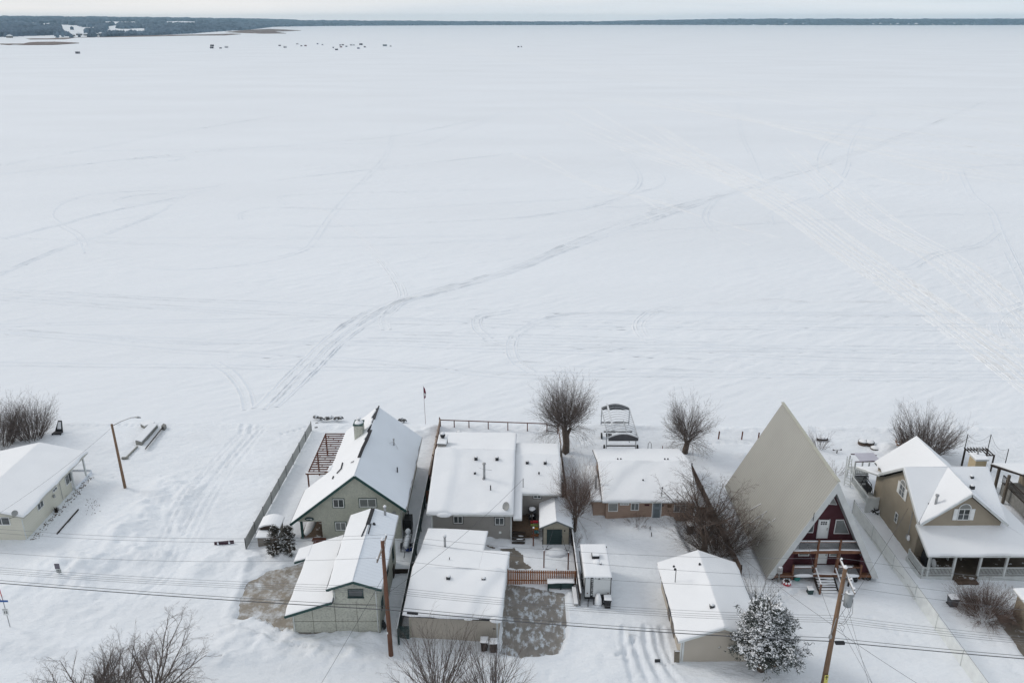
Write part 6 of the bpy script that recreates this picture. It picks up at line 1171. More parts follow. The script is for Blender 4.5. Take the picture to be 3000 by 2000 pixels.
m=MB(); m.box(9.02,9.1,66.9,67.1,2.7,2.95); m.box(9.02,9.12,62.7,62.85,2.45,2.7); m.build('corner_light',black,K)
for x in (6.72,8.98):
    for y in (65.,65.9): m=MB(); m.tube([(x-.1,y,.33),(x+.1,y,.33)],.33,14); m.build('wheel',black,K)
p=at('TR',385,1400); K=thing('barbecue',(p.x,p.y,0),'snow-mounded egg-shaped barbecue behind the travel trailer','barbecue')
m=MB(); m.cyl((p.x+.3,p.y+.0,0),.22,.8,10); m.box(p.x+.1,p.x+.65,p.y-.1,p.y+.3,.75,.85); m.build('cooker_body',black,K,True); s=MB(); s.lump((p.x,p.y-.15,.35),.36,.5,.95,4,12); s.build('snow_cap',snow_roof,K,True); m=MB(); m.box(p.x-.45,p.x-.38,p.y-.2,p.y-.1,0,.6); m.build('leg',darkmetal,K)
def bin_(X,Y,c,label,mat,w_=.6,d_=.65,h_=1.05,group=None,rot=0):
    p=at(c,X,Y); z=gz(p.x,p.y)-.05; K=thing('wheeled_bin',(p.x,p.y,z),label,'bin',group)
    m=MB(); m.add([(p.x-w_*.42,p.y-d_*.4,z),(p.x+w_*.42,p.y-d_*.4,z),(p.x+w_*.42,p.y+d_*.4,z),(p.x-w_*.42,p.y+d_*.4,z),(p.x-w_*.5,p.y-d_*.5,z+h_*.93),(p.x+w_*.5,p.y-d_*.5,z+h_*.93),(p.x+w_*.5,p.y+d_*.5,z+h_*.93),(p.x-w_*.5,p.y+d_*.5,z+h_*.93)],[(0,3,2,1),(4,5,6,7),(0,1,5,4),(1,2,6,5),(2,3,7,6),(3,0,4,7)]); m.box(p.x-w_*.53,p.x+w_*.53,p.y-d_*.56,p.y-d_*.48,z+h_*.86,z+h_*.93); m.build('bin_body',mat,K)
    m=MB(); m.box(p.x-w_*.54,p.x+w_*.54,p.y-d_*.56,p.y+d_*.55,z+h_*.93,z+h_); m.build('lid',mat,K); s=MB(); slab(s,(p.x-w_*.5,p.y-d_*.5,z+h_),(p.x+w_*.5,p.y-d_*.5,z+h_),(p.x+w_*.5,p.y+d_*.5,z+h_),(p.x-w_*.5,p.y+d_*.5,z+h_),.12,'abcd',seed=int(X),du=.12,soft=.12,amp=.02); s.build('snow_cap',snow_roof,K,True)
    for x in (p.x-w_*.45,p.x+w_*.45): m=MB(); m.tube([(x-.03,p.y+d_*.4,z+.12),(x+.03,p.y+d_*.4,z+.12)],.12,10); m.build('wheel',black,K)
bin_(450,790,'A7','dark wheeled bin with snow on its lid beside the trailer hitch',black)
bin_(845,1255,'A5','brown-black wheeled bin by the tan garage, left of the pair',M('brown_black_plastic',(.035,.025,.022),.6,.2,3.),group='paired bins by the tan garage')
bin_(930,1270,'A5','brown-black wheeled bin by the tan garage, right of the pair next to the driveway',MATS['brown_black_plastic'],group='paired bins by the tan garage')
bin_(1530,770,'B3','large dark grey wheeled bin with flat snow on its lid beside the veranda path',M('charcoal_plastic',(.06,.065,.075),.55,.1,2.),.78,.7,1.0)
bin_(1118,1425,'A6','black wheeled bin with lumpy snow near the brick bungalow corner',black,.65,.7,1.0)
bin_(640,1340,'C3','small square dark planter bin under a snow slab left of the cabin steps',M('dark_green_plastic',(.03,.06,.06),.5),.5,.5,.6)
p=at('C3',285,1205); K=thing('planter_tub',(p.x,p.y,0),'red tub with a snowy rim left of the cabin steps','tub'); m=MB(); m.cyl((p.x,p.y,-.05),.36,.38,16,.42); m.build('tub',red,K,True); s=MB(); 
for k in range(9): s.lump((p.x+.34*math.cos(k*.7),p.y+.34*math.sin(k*.7),.3),.12,.12,.14,k,6)
s.build('snow_rim',snow_roof,K,True); m=MB(); m.cyl((p.x,p.y,.2),.2,.25,8); m.build('soil_clump',dwood,K)
p=at('C3',445,1150); K=thing('bucket',(p.x,p.y,0),'teal bucket tucked under the cabin deck','bucket'); m=MB(); m.cyl((p.x,p.y+.2,-.05),.3,.5,14,.36); m.build('bucket_body',teal,K,True); m=MB(); m.tube([(p.x-.36,p.y+.2,.45),(p.x,p.y+.0,.5),(p.x+.36,p.y+.2,.45)],.015,4); m.build('handle',metal,K)
p=at('C3',155,1175); K=thing('meter_post',(p.x,p.y,0),'grey electric meter box on a post at the cabin left corner','meter'); m=MB(); m.box(p.x-.06,p.x+.06,p.y-.06,p.y+.06,-.1,1.2); m.build('post',greywood,K); m=MB(); m.box(p.x-.2,p.x+.2,p.y-.18,p.y+.05,1.1,1.75); b=m.build('meter_box',M('pale_grey_box',(.45,.46,.46),.5),K); s=MB(); s.lump((p.x,p.y-.05,1.75),.22,.14,.1,3); s.build('snow_cap',snow_roof,K,True); m=MB(); m.cyl((p.x,p.y-.22,1.35),.1,.15,10); m.build('meter_dial',metal,K)
p=at('A3',1720,345); K=thing('barrel',(p.x,p.y,0),'blue tub half full of snow in the alley beside the dark green fence','barrel'); m=MB(); m.tube([(p.x,p.y,-.1),(p.x,p.y,.55)],[.36,.42],16,cap=False); m.tube([(p.x,p.y,.55),(p.x,p.y,.1)],[.40,.36],16,cap=False); m.build('tub_shell',blue,K,True); m=MB(); m.tube([(p.x+.42*math.cos(t*.4),p.y+.42*math.sin(t*.4),.56) for t in range(17)],.03,5); m.build('rim',offw,K); s=MB(); s.lump((p.x-.05,p.y,.2),.34,.34,.12,3); s.build('snow_fill',snow,K,True)
F=thing('barrier',(-11.0,66.4,0),'dark low board gate across the alley by the blue tub','gate'); m=MB(); m.box(-11.4,-9.8,66.8,66.9,0,.5); m.build('board_panel',dwood,F); m=MB(); m.box(-11.45,-11.35,66.1,66.9,0,1.1); m.build('post',dwood,F)
F=thing('gate',(-8.9,66.6,0),'black metal bar gate between the dark green fence and the tan garage','gate'); rail(F,(-9.6,66.3),(-8.3,67.3),.1,1.2,black,.16,'bar_panel',.035); m=MB(); m.beam((-9.6,66.3,1.6),(-8.3,67.3,1.55),.05); m.build('top_rail',metal,F)
# yard south of the little shed
p=at('S6',560,680); K=thing('raised_bed',(p.x,p.y,0),'low snow-buried frame with dark edge in front of the little shed door','garden frame')
s=MB(); s.lump((4.55,70.1,.05),1.25,.75,.42,5,14); s.build('snow_mound',snow,K,True); a,b=at('S6',445,705,.15),at('S6',680,712,.15); m=MB(); m.tube([a,a+Vector((.25,-.12,.0)),a+Vector((.5,.05,.05)),b,b+Vector((.06,-.35,-.05))],.07,6); m.build('edge_frame',darkmetal,K,True)
for X,Y,nm in ((418,960,'left'),(735,985,'right')):
    p=at('S6',X,Y); K=thing('string_light_post',(p.x,p.y,0),'short red-brown string light post behind the orange-brown fence, %s one'%nm,'post','string light posts'); m=MB(); m.box(p.x-.06,p.x+.06,p.y-.06,p.y+.06,-.1,2.1); m.build('post',redwood,K); s=MB(); s.lump((p.x,p.y,2.1),.08,.08,.08,1); s.build('snow_cap',snow_roof,K,True)
    for j,(q,sg) in enumerate((((2.6,71.2,2.4),.6),((4.2+j*.0,71.1,2.6),.6))) if False else enumerate((((2.9 if nm=='left' else 4.9,71.1,2.3),.5),((4.2 if nm=='left' else 5.9,71.1,2.4),.5))):
        mm=MB(); mm.tube(cat3([(p.x,p.y,2.1),q],(sg,)),.012,4); mm.build('string_wire',wire,K)
        for k in range(1,8): 
            v=cat3([(p.x,p.y,2.1),q],(sg,))[k*2-1]
            mb_=MB(); mb_.cyl(v-Vector((0,0,.12)),.03,.1,5); mb_.build('light_bulb',darkmetal,K)
K=thing('workbench',(5.1,64.6,0),'dark green bench with snowy top against the orange-brown fence','bench'); a=at('A5',1430,640); m=MB(); m.box(3.35,5.85,64.3,64.95,.72,.8); m.build('bench_top',dgreen,K); s=MB(); slab(s,(3.35,64.3,.8),(5.85,64.3,.8),(5.85,64.95,.8),(3.35,64.95,.8),.1,'abcd',seed=9,du=.2,amp=.02); s.build('snow_cap',snow_roof,K,True)
m=MB(); m.box(3.4,5.8,64.3,64.34,.2,.72); m.build('apron',dgreen,K)
for x in (3.4,4.6,5.75): m=MB(); m.box(x-.05,x+.05,64.3,64.4,-.1,.72); m.build('leg',dgreen,K)
K=thing('stacked_boards',(5.9,62.8,0),'snow-covered plank leaning along the dark fence end','board'); m=MB(); m.beam((5.85,61.9,.25),(5.8,64.2,.35),.35,.12); m.build('plank',greywood,K); s=MB(); s.beam((5.85,61.9,.36),(5.8,64.2,.46),.36,.12); s.build('snow_cap',snow_roof,K)
K=thing('covered_grill',(5.6,86.5,0),'black object with dark cover between the grey bungalow wing and its fence','grill'); m=MB(); m.box(5.25,5.85,80.6,82.6,0,1.1); m.build('cover',black,K); m=MB(); m.box(5.2,5.9,80.5,80.6,0,.9); m.build('frame',darkmetal,K); s=MB(); s.lump((5.55,82.2,1.08),.25,.35,.12,2); s.build('snow_cap',snow_roof,K,True)
p=at('A4',392,770,1.1); K=thing('covered_grill',(-9.1,82.9,0),'black covered grill with oblong snow cap left of the grey bungalow','grill'); m=MB(); m.box(-9.35,-8.75,82.2,83.6,.3,1.1); m.box(-9.35,-8.85,81.7,82.2,.2,.8); m.build('cover',black,K); s=MB(); s.lump((-9.05,83.0,1.08),.3,.65,.18,2,10); s.build('snow_cap',snow_roof,K,True); m=MB(); m.box(-9.3,-9.2,82.3,82.4,0,.3); m.box(-8.9,-8.8,83.4,83.5,0,.3); m.build('leg',darkmetal,K)
F=thing('gate',(-9.1,79.3,0),'red-brown timber gate panel between the green fence and the grey bungalow','gate'); fence_panel(F,(-9.5,79.2),(-8.35,79.1),0,1.7,cedar,.13,.01); m=MB(); m.beam((-9.5,79.25,1.55),(-8.35,79.15,1.55),.05,.1); m.build('rail',redwood,F)
p=at('A4',678,412,1.9); K=thing('fire_bowl',(p.x,p.y,0),'small dark fire bowl capped with snow behind the grey bungalow roof','fire bowl'); m=MB(); m.cyl((p.x,p.y,0),.2,1.9,8); m.cyl((p.x,p.y,1.9),.3,.18,12); m.build('bowl',darkmetal,K,True); s=MB(); s.lump((p.x,p.y,2.08),.28,.28,.14,3); s.build('snow_cap',snow_roof,K,True)
# green garage yard: plastic storage shed
XF[0]=Matrix.Translation((-.75,2.7,0))
K=thing('storage_shed',(-24.1,69.6,0),'small curved-roof garden storage shed half hidden by the twin junipers','shed'); a=at('A2',370,1500); 
m=MB(); m.box(-25.1,-23.1,68.5,70.9,-.1,1.2); m.build('wall',M('grey_brown_shed',(.20,.185,.165),.8,.1,2.,stripes=('XY',.2,.01,.8)),K)
pr=[(-25.2+2.2*k/8,68.3,1.2+.35*math.sin(math.pi*k/8)) for k in range(9)]; m=MB(); m.prism([(x,69.4,z+.35) for x,_,z in pr],(0,1.9,0)); m.box(-25.05,-23.15,69.45,71.2,1.15,1.6); R=m.build('roof',dwood,K); s=MB(); s.prism([(x,69.42,z+.36) for x,_,z in pr]+[(x,69.42,z+.52) for x,_,z in pr[::-1]],(0,1.95,0)); slab(s,(-25.2,68.4,1.2),(-23.,68.4,1.2),(-23.,69.4,1.25),(-25.2,69.4,1.25),.18,'abd',seed=4,du=.2); s.build('snow_cover',snow_roof,R)
XF[0]=None
# ================================================================ lakeside things
K=thing('boat_lift',(13.7,95,0),'aluminium boat lift with a hooped empty canopy frame standing on wheels by the shore','boat lift')
x0,x1,y0,y1=11.75,15.4,91.6,98.0; H0=2.5
alu=M('pale_aluminium',(.50,.52,.54),.45,.08,3.,metal=.3)
for x,y in ((x0,y0),(x1,y0),(x0,y1),(x1,y1)): m=MB(); m.beam((x,y,-.3),(x,y,H0),.12); m.build('upright',alu,K)
m=MB(); m.beam((x0,y0-1.6,H0),(x0,y1+.4,H0),.1); m.beam((x1,y0-1.6,H0),(x1,y1+.4,H0),.1); m.build('side_rail',alu,K)
for k in range(13):
    y=y0-1.5+k*(y1-y0+1.8)/12; m=MB(); m.tube([(x0+(x1-x0)*t/8,y,H0+.55*math.sin(math.pi*t/8)) for t in range(9)],.03,5); m.build('canopy_hoop',alu,K,True)
gs=M('smoked_grey_panel',(.10,.105,.115),.35,.15,2.)
for y,zz in ((y0-1.75,0),(y1+.5,0)): m=MB(); m.prism([(x0+(x1-x0)*t/8,y,H0+.02+.55*math.sin(math.pi*t/8)) for t in range(9)]+[(x1,y,H0-.3),(x0,y,H0-.3)],(0,.06,0)); m.build('canopy_end_panel',gs,K)
s=MB(); s.tube([(x0+(x1-x0)*t/8,y0-1.6,H0+.1+.55*math.sin(math.pi*t/8)) for t in range(9)],.11,5); s.build('snow_cap',snow_roof,K,True)
m=MB(); m.beam((x0+.75,y0-.6,H0+.55),(x0+.75,y1+.6,H0+.55),.2,.14); m.build('wide_bunk',M('snowy_bunk',(.66,.69,.72),.7),K); m=MB(); m.beam((x1-.75,y0+.2,1.0),(x1-.75,y1-.2,1.0),.12,.1); m.build('bunk_rail',alu,K)
m=MB(); m.beam((x0,y0,.6),(x1,y0,.6),.14,.12); m.beam((x0,y0+3.2,.9),(x1,y0+3.2,.9),.14,.12); m.beam((x0,y1,.6),(x1,y1,.6),.14,.12); m.build('cross_beam',darkmetal,K)
for x,y in ((x0-.25,y0),(x1+.25,y0),(x0-.25,y0+3.2)): m=MB(); m.tube([(x-.08,y,.3),(x+.08,y,.3)],.42,14); m.build('wheel',black,K,True)
m=MB(); m.box(x0-.15,x0+.55,y0-.7,y0-.2,2.25,2.45); m.build('winch_box',black,K)
def cradle(p,label): pass
p=at('L2',1200,700); K=thing('dock_section',(p.x,p.y,0),'low stone and timber dock cradle lying by the shore east of the street lamp','dock section')
a,b=at('L2',800,1010),at('L2',1360,390); m=MB(); m.prism([a+Vector((0,0,-.2)),b+Vector((0,0,-.2)),b+Vector((0,0,.45)),a+Vector((0,0,.45))],(-.9,.25,0)); m.build('stone_block',stone,K)
s=MB(); s.prism([a+Vector((0,0,.45)),b+Vector((0,0,.45)),b+Vector((-.95,.25,.6)),a+Vector((-.95,.25,.6))],(0,0,.1)); s.build('snow_cap',snow_roof,K)
c,d=at('L2',920,1180),at('L2',1570,370); m=MB()
for k in range(3): m.beam(c+Vector((k*.09,0,.15+k*.12)),d+Vector((k*.09,0,.15+k*.12)),.08,.1)
m.build('timber_rail',dwood,K); m=MB(); m.prism([d+Vector((0,0,-.1)),d+Vector((.45,-.2,-.1)),d+Vector((.45,-.2,.5)),d+Vector((0,0,.55))],(.0,-.7,0)); m.build('end_frame',greywood,K)
q=at('L2',960,380); K=thing('stone_block',(q.x,q.y,0),'pointed stone block with snow top beside the shore dock cradle','stone'); m=MB(); m.prism([(q.x-.8,q.y+.1,-.2),(q.x+.1,q.y-.6,-.2),(q.x+1.,q.y+.4,-.2),(q.x,q.y+1.1,-.2)],(0,0,.65)); m.build('block',stone,K); s=MB(); s.prism([(q.x-.82,q.y+.1,.45),(q.x+.1,q.y-.62,.45),(q.x+1.02,q.y+.4,.45),(q.x,q.y+1.12,.45)],(0,0,.14)); s.build('snow_cap',snow_roof,K)
a,b=at('L2',230,1490),at('L2',640,1080); m=MB(); m.beam(a+Vector((0,0,.1)),b+Vector((0,0,.1)),.14,.2); m.beam(a+Vector((-.5,.0,.1)),a+Vector((.3,0,.1)),.2,.25); m.build('stone_edging',stone,label='thin buried stone edging line just east of the street lamp pole',cat='edging')
p=at('L1',0,0) ; p=at('A1',305,290); K=thing('lawn_chair',(p.x,p.y,0),'dark tilted sled-like chair with a white panel on the shore behind the white bungalow','chair')
m=MB(); m.prism([(p.x-.55,p.y-.3,0),(p.x+.55,p.y-.3,0),(p.x+.2,p.y+.6,1.35),(p.x-.3,p.y+.6,1.35)],(0,.12,.04)); m.build('backrest',black,K); s=MB(); s.prism([(p.x-.2,p.y-.02,.5),(p.x+.3,p.y-.02,.5),(p.x+.15,p.y+.5,1.25),(p.x-.2,p.y+.5,1.25)],(0,-.03,.06)); s.build('white_panel',snow_roof,K); m=MB(); m.box(p.x-.5,p.x+.6,p.y-.9,p.y-.3,.2,.32); m.build('seat',black,K); m=MB(); m.box(p.x-.55,p.x-.45,p.y-.9,p.y-.8,-.1,.3); m.box(p.x+.5,p.x+.6,p.y-.9,p.y-.8,-.1,.3); m.build('leg',black,K)
p=at('A4',337,300); K=thing('flagpole',(p.x,p.y,0),'thin flagpole with a limp red and white flag on the shore','flagpole'); m=MB(); m.tube([(p.x,p.y,-.3),(p.x-.1,p.y,5.3)],[.04,.025],6); m.build('pole',M('pinkish_pole',(.4,.36,.37),.5),K)
m=MB(); m.prism([(p.x-.1,p.y,5.2),(p.x+.1,p.y,4.9),(p.x+.22,p.y,4.3),(p.x+.15,p.y,3.6),(p.x-.02,p.y,3.4),(p.x-.08,p.y,4.2)],(0,.06,0)); m.build('flag',M('flag_red',(.17,.03,.06),.7),K); m=MB(); m.prism([(p.x-.03,p.y-.02,4.3),(p.x+.18,p.y-.02,4.2),(p.x+.15,p.y-.02,3.85),(p.x-.03,p.y-.02,3.85)],(0,-.02,0)); m.build('flag_band',white,K)
for i,(X,Y,lb) in enumerate(((1115,398,'left'),(1165,402,'middle'),(1210,435,'right, most buried'))):
    p=at('B1',X,Y); K=thing('wooden_drum',(p.x,p.y,0),'snow-topped round wooden drum seat on the shore, '+lb,'drum','drum seats on the shore'); m=MB(); m.cyl((p.x,p.y,-.3),.58,.8 if i<2 else .55,18); m.build('drum_body',M('brown_drum',(.10,.075,.06),.85,.3,4.,stripes=('XY',.12,.01,.5)),K,True); s=MB(); s.tube([(p.x,p.y,(.5 if i<2 else .25)),(p.x,p.y,(.6 if i<2 else .35))],[.57,.45],18); s.build('snow_cap',snow_roof,K,True); m=MB(); m.tube([(p.x+.59*math.cos(t*.37),p.y+.59*math.sin(t*.37),(.5 if i<2 else .25)) for t in range(18)],.03,4); m.build('rim',darkmetal,K)
p=at('B1',805,372); K=thing('log_bench',(p.x,p.y,0),'dark half-buried bench seat on the shore right of the A-frame peak','bench'); m=MB(); m.tube([(p.x-.7,p.y,.3),(p.x+.7,p.y,.3)],.18,8); m.build('seat',dwood,K); s=MB(); s.lump((p.x,p.y,.42),.75,.18,.14,3,10); s.build('snow_cap',snow_roof,K,True)
p=at('B1',918,465); K=thing('bird_bath',(p.x,p.y,0),'small dark T-shaped stand in the snow right of the A-frame','stand'); m=MB(); m.cyl((p.x,p.y,-.1),.06,.6,6); m.build('stem',dwood,K); m=MB(); m.beam((p.x-.55,p.y,.5),(p.x+.55,p.y,.55),.14,.1); m.build('top',dwood,K); s=MB(); s.lump((p.x,p.y,.56),.5,.12,.1,3); s.build('snow_cap',snow_roof,K,True)
p=at('B2',735,530); K=thing('steps',(p.x,p.y,0),'small pale wooden lattice steps leading down to the lake','steps'); 
for k in range(3): m=MB(); m.box(p.x-.7,p.x+.7,p.y+.3+k*.35,p.y+.4+k*.35,.2+k*.28,.3+k*.28); m.build('tread',M('pale_cedar',(.34,.2,.12),.8,.2,3.),K)
m=MB(); [m.beam((p.x+s_*.6,p.y,0),(p.x+s_*.6,p.y+1.2,1.1),.09) for s_ in (-1,0,1)]; m.build('stringer',MATS['pale_cedar'],K)
K=thing('playset',(40.4,84.4,0),'white wooden play tower with lilac canopy behind the beige house','playset')
q0=at('B2',180,800); 
for x,y in ((39.3,83.4),(39.3,85.0),(40.9,83.4),(40.9,85.0)): m=MB(); m.box(x-.07,x+.07,y-.07,y+.07,-.1,2.9); m.build('post',offw,K)
m=MB(); m.box(39.2,41.,83.3,85.1,1.3,1.4); m.build('platform',offw,K); rail(K,(39.3,83.35),(40.9,83.35),1.35,.8,offw,.2,'slat_railing',.1)
m=MB(); m.beam((39.3,83.5,2.9),(42.6,83.9,2.75),.1); m.beam((39.5,85.3,2.9),(42.5,85.3,2.75),.1); m.build('canopy_beam',M('purple_brown_beam',(.08,.03,.045),.6),K); m=MB(); m.prism([(39.9,83.55,2.9),(42.3,83.85,2.85),(42.1,85.3,3.05),(39.8,85.2,3.05)],(0,0,.04)); m.build('canopy',M('lilac_canopy',(.50,.50,.57),.8,.05,1.),K)
m=MB(); m.beam((38.8,82.6,0),(39.2,84.2,2.9),.1,.06); m.beam((38.3,83.1,0),(38.9,84.8,2.9),.1,.06)
for k in range(9): t=.1+k*.1; m.beam((38.8+.4*t,82.6+1.6*t,2.9*t),(38.3+.6*t,83.1+1.7*t,2.9*t),.1,.05)
m.build('ladder',offw,K); m=MB(); m.prism([(39.6,83.2,.1),(40.9,83.2,.1),(40.9,83.2,1.3),(39.3,83.2,1.3)],(0,.05,0)); m.build('side_cloth',M('grey_cloth',(.42,.44,.45),.8,.05),K)
for i,(X,Y) in enumerate(((960,245),(1010,262),(1070,262),(975,320),(1110,250),(1170,262),(1210,255),(965,365),(1830,272),(1860,285))):
    p=at('A2',X,Y,-.1); m=MB(); m.lump((p.x,p.y,-.15),.45,.3,.3,i,7); k=m.build('shore_rock',M('dark_rock',(.10,.10,.10),.9,.3,3.,.5,8.,mask=(3.,.5,.56,SNOWC)),label='snow-dusted shore rock behind the green house, %s'%('farthest left of the row','second from the left','third from the left','low one beside the fence end','fourth from the left','fifth from the left','last before the roof peak','nearest the fence end','left of two right of the roof','right of two right of the roof')[i],cat='rock',group='rocks along the shore')
# ================================================================ ice huts
hm={'dark':M('hut_dark',(.05,.05,.065),.7),'grey':M('hut_grey',(.22,.23,.25),.7),'pale':M('hut_pale',(.52,.54,.56),.7),'red':M('hut_red',(.16,.05,.06),.7),'teal':M('hut_teal',(.22,.28,.30),.7),'blue':M('hut_blue',(.15,.18,.27),.7)}
HUTS=[(260,118,'dark',18,'upper of the stacked dark pair at the left'),(258,131,'dark',18,'lower of the stacked dark pair at the left'),(313,132,'grey',12,'right next to the dark pair'),(350,128,'pale',18,'second right of the dark pair'),(683,116,'dark',12,'standing by itself left of centre group'),(717,128,'pale',18,'flat and wide just below the lone dark one'),(793,106,'pale',12,'farthest back of the small trio'),(819,118,'grey',9,'middle of the small trio'),(845,117,'red',12,'front right of the small trio'),(920,105,'blue',8,'left of the tiny pair'),(951,111,'pale',10,'right of the tiny pair'),(1019,129,'grey',8,'left end of the main cluster'),(1039,142,'dark',15,'lowest and nearest of the main cluster'),(1062,113,'dark',7,'small one behind the red hut'),(1078,112,'dark',12,'wide one behind the red hut'),(1067,125,'red',12,'in the main cluster'),(1101,122,'teal',10,'centre of the main cluster'),(1131,113,'pale',14,'left of two touching at the cluster back'),(1148,113,'pale',10,'right of two touching at the cluster back'),(1192,110,'dark',18,'widest one at the cluster back'),(1176,133,'blue',14,'front right of the main cluster'),(1216,125,'dark',10,'tall one at the right end of the cluster'),(1342,117,'teal',24,'longest one right of the cluster'),(1378,120,'pale',10,'far right beside the longest one'),(2178,124,'dark',10,'left of the two alone on mid lake'),(2196,124,'dark',6,'right of the two alone on mid lake')]
for X,Y,c,wp,lb in HUTS+[(None,)*5]:
    if X is None: p=at('N',228,158,LAKE); c='grey'; wp=10*2.138; lb='by itself far left on the ice'
    else: p=at('Q5',X,Y+3,LAKE)
    wd=wp/2.138/FPX*p.length; hh=max(2.2,min(wd*.5,3.4)); z=LAKE
    K=thing('ice_hut',(p.x,p.y,z),'%s ice fishing hut or vehicle, %s'%(c,lb),'ice hut','ice huts on the lake')
    m=MB(); m.box(p.x-wd/2,p.x+wd/2,p.y-1.5,p.y+1.5,z+.2,z+hh); m.build('hut_wall',hm[c],K); r=MB(); r.prism([(p.x-wd/2-.2,p.y-1.7,z+hh),(p.x+wd/2+.2,p.y-1.7,z+hh),(p.x+wd/2+.2,p.y,z+hh+.6),(p.x-wd/2-.2,p.y,z+hh+.6)],(0,1.7,-.1)); r.build('roof',M('hut_roof',(.55,.57,.6),.7),K); m=MB(); m.box(p.x-wd*.2,p.x+wd*.1,p.y-1.56,p.y-1.5,z+.6,z+hh*.75); m.build('door',hm['grey' if c!='grey' else 'dark'],K)

# shovel, logs and small yard things seen beside the houses
p=at('A5',1650,720); K=thing('hitch_jack',(6.9,60.9,0),'small dark hitch jack beside the snow-mounded barbecue','hitch'); m=MB(); m.cyl((6.95,61.9,0),.05,.75,6); m.beam((7.1,62.55,.5),(6.95,61.9,.5),.07); m.build('jack_post',darkmetal,K)
p=at('B2',545,1240)
for i,(c,X,Y,lb) in enumerate((('A6',762,712,'arched metal boat cradle end behind the brick bungalow'),)):
    p=at(c,X,Y); m=MB(); m.tube([(p.x-.2,p.y,0),(p.x-.2,p.y,.8),(p.x,p.y,1.1),(p.x+.2,p.y,.8),(p.x+.2,p.y,0)],.035,5); m.build('metal_hoop',darkmetal,label=lb,cat='hoop')
p=at('A6',875,728); m=MB(); m.tube([(p.x,p.y,-.2),(p.x,p.y,.75)],.05,6); m.build('stake',redwood,label='thin brown stake behind the brick bungalow ridge',cat='stake')
p=at('A7',965,1350); m=MB(); m.box(p.x-.25,p.x+.2,p.y-.08,p.y+.08,0,.22); m.build('dark_block',darkmetal,label='small dark block lying among the wheel ruts',cat='block')
p=at('A6',440,1338); m=MB(); m.lump((p.x,p.y,gz(p.x,p.y)),.16,.12,.16,3); m.build('garden_stone',M('dark_rock'),label='small dark stone poking out of the snow below the brick bungalow left window',cat='stone')
p=at('C3',1225,1240); m=MB(); m.cyl((p.x,p.y,-.1),.1,.6,8); m.build('stub_post',black,label='short black post stub right of the cabin steps',cat='post')
p=at('C3',1335,1185); K=thing('garden_tub',(p.x,p.y,0),'dark tub and junk under the right side of the cabin deck','tub'); m=MB(); m.cyl((p.x,p.y+.3,-.05),.3,.35,10); m.build('tub',black,K); s=MB(); s.lump((p.x-.3,p.y+.2,.1),.2,.2,.3,4); s.build('snow_clump',snow,K,True)
# ================================================================ trees
def grow(m,rg,p,d,L_,r_,n,bend,up,lv,spec):
    """one limb as a tapering bent tube; spec[lv]=(children, length factor, angle lo, angle hi, start fraction)"""
    pts=[Vector(p)]; d=Vector(d).normalized(); rad=[r_]
    for k in range(n):
        d=(d+Vector((rg.gauss(0,bend),rg.gauss(0,bend),rg.gauss(0,bend)))+Vector((0,0,up))).normalized(); pts.append(pts[-1]+d*(L_/n)); rad.append(max(r_*(1-(k+1)/n*.8),.004))
    m.tube(pts,rad,5 if r_>.05 else 3,cap=r_>.05)
    if lv<len(spec):
        c,lf,a0,a1,st=spec[lv]
        for k in range(c):
            t=st+(1-st)*(k+rg.random())/c; f=t*n; i=min(int(f),n-1); q=pts[i].lerp(pts[i+1],f-i); dd=(pts[i+1]-pts[i]).normalized(); o=dd.orthogonal().normalized(); o=Matrix.Rotation(rg.uniform(0,6.283),3,dd)@o
            a=math.radians(rg.uniform(a0,a1)); nd_=dd*math.cos(a)+o*math.sin(a); grow(m,rg,q,nd_,L_*lf*rg.uniform(.7,1.2)*(1.1-.45*t),rad[i]*.62,max(3,n-1),bend*1.1,up,lv+1,spec)
def tree(name,label,base,trunkpts,trad,limbs,seed,mat,cat='tree',tr_mat=None,group=None,parts=('trunk','crown')):
    K=thing(name,base,label,cat,group); rg=random.Random(seed)
    if trunkpts:
        m=MB(); b=Vector(base)
        for tp,tr in zip(trunkpts,trad): m.tube([b+Vector(q) for q in tp],tr,9)
        m.build('trunk',tr_mat or bark,K,True)
    m=MB(); limbs(m,rg,Vector(base)); m.build('crown',mat,K); return K
def pollard(cx,cz,n,L0,L1,spread,twl=3,hgt=0.,rx=.35,sub=6,upb=.06,r0=.03,down=12):
    def f(m,rg,b):
        for k in range(n):
            a=rg.uniform(0,6.283); el=math.radians(90-spread*math.sqrt(rg.random())); st=b+Vector((cx+math.cos(a)*rx*rg.random(),math.sin(a)*rx*rg.random(),cz+rg.uniform(-.6,.3)+hgt*rg.random())); d=Vector((math.cos(a)*math.cos(el),math.sin(a)*math.cos(el),math.sin(el)))
            grow(m,rg,st,d,rg.uniform(L0,L1)*(.52+.48*math.sin(el)**2),r0*rg.uniform(.6,1.2),7,.09,upb,0,[(sub,.40,18,55,.2),(3,.5,18,50,.15)][:twl])
        for k in range(down):
            a=rg.uniform(0,6.283); st=b+Vector((cx+math.cos(a)*rx,math.sin(a)*rx,cz-.5*rg.random())); grow(m,rg,st,Vector((math.cos(a),math.sin(a),.1)),L0*.7,r0*.7,6,.15,-.12,0,[(6,.4,20,60,.2),(2,.5,20,50,.2)])
    return f
tree('willow_tree','big pollarded willow with thick trunk and a tall spray of bare shoots on the shore',(6.64,91.1,0),[[(0,0,-.3),(.1,0,1.2),(-.05,0,2.6),(-.3,0,3.4)],[(.05,0,2.2),(.6,.1,3.3)],[(0,0,2.4),(-.1,.3,3.8)]],[[.5,.42,.42,.25],[.3,.16],[.28,.15]],pollard(-.15,3.3,210,4.4,6.6,64,sub=9,rx=.9,hgt=1.2,r0=.03,down=40,upb=.05),1,twig)
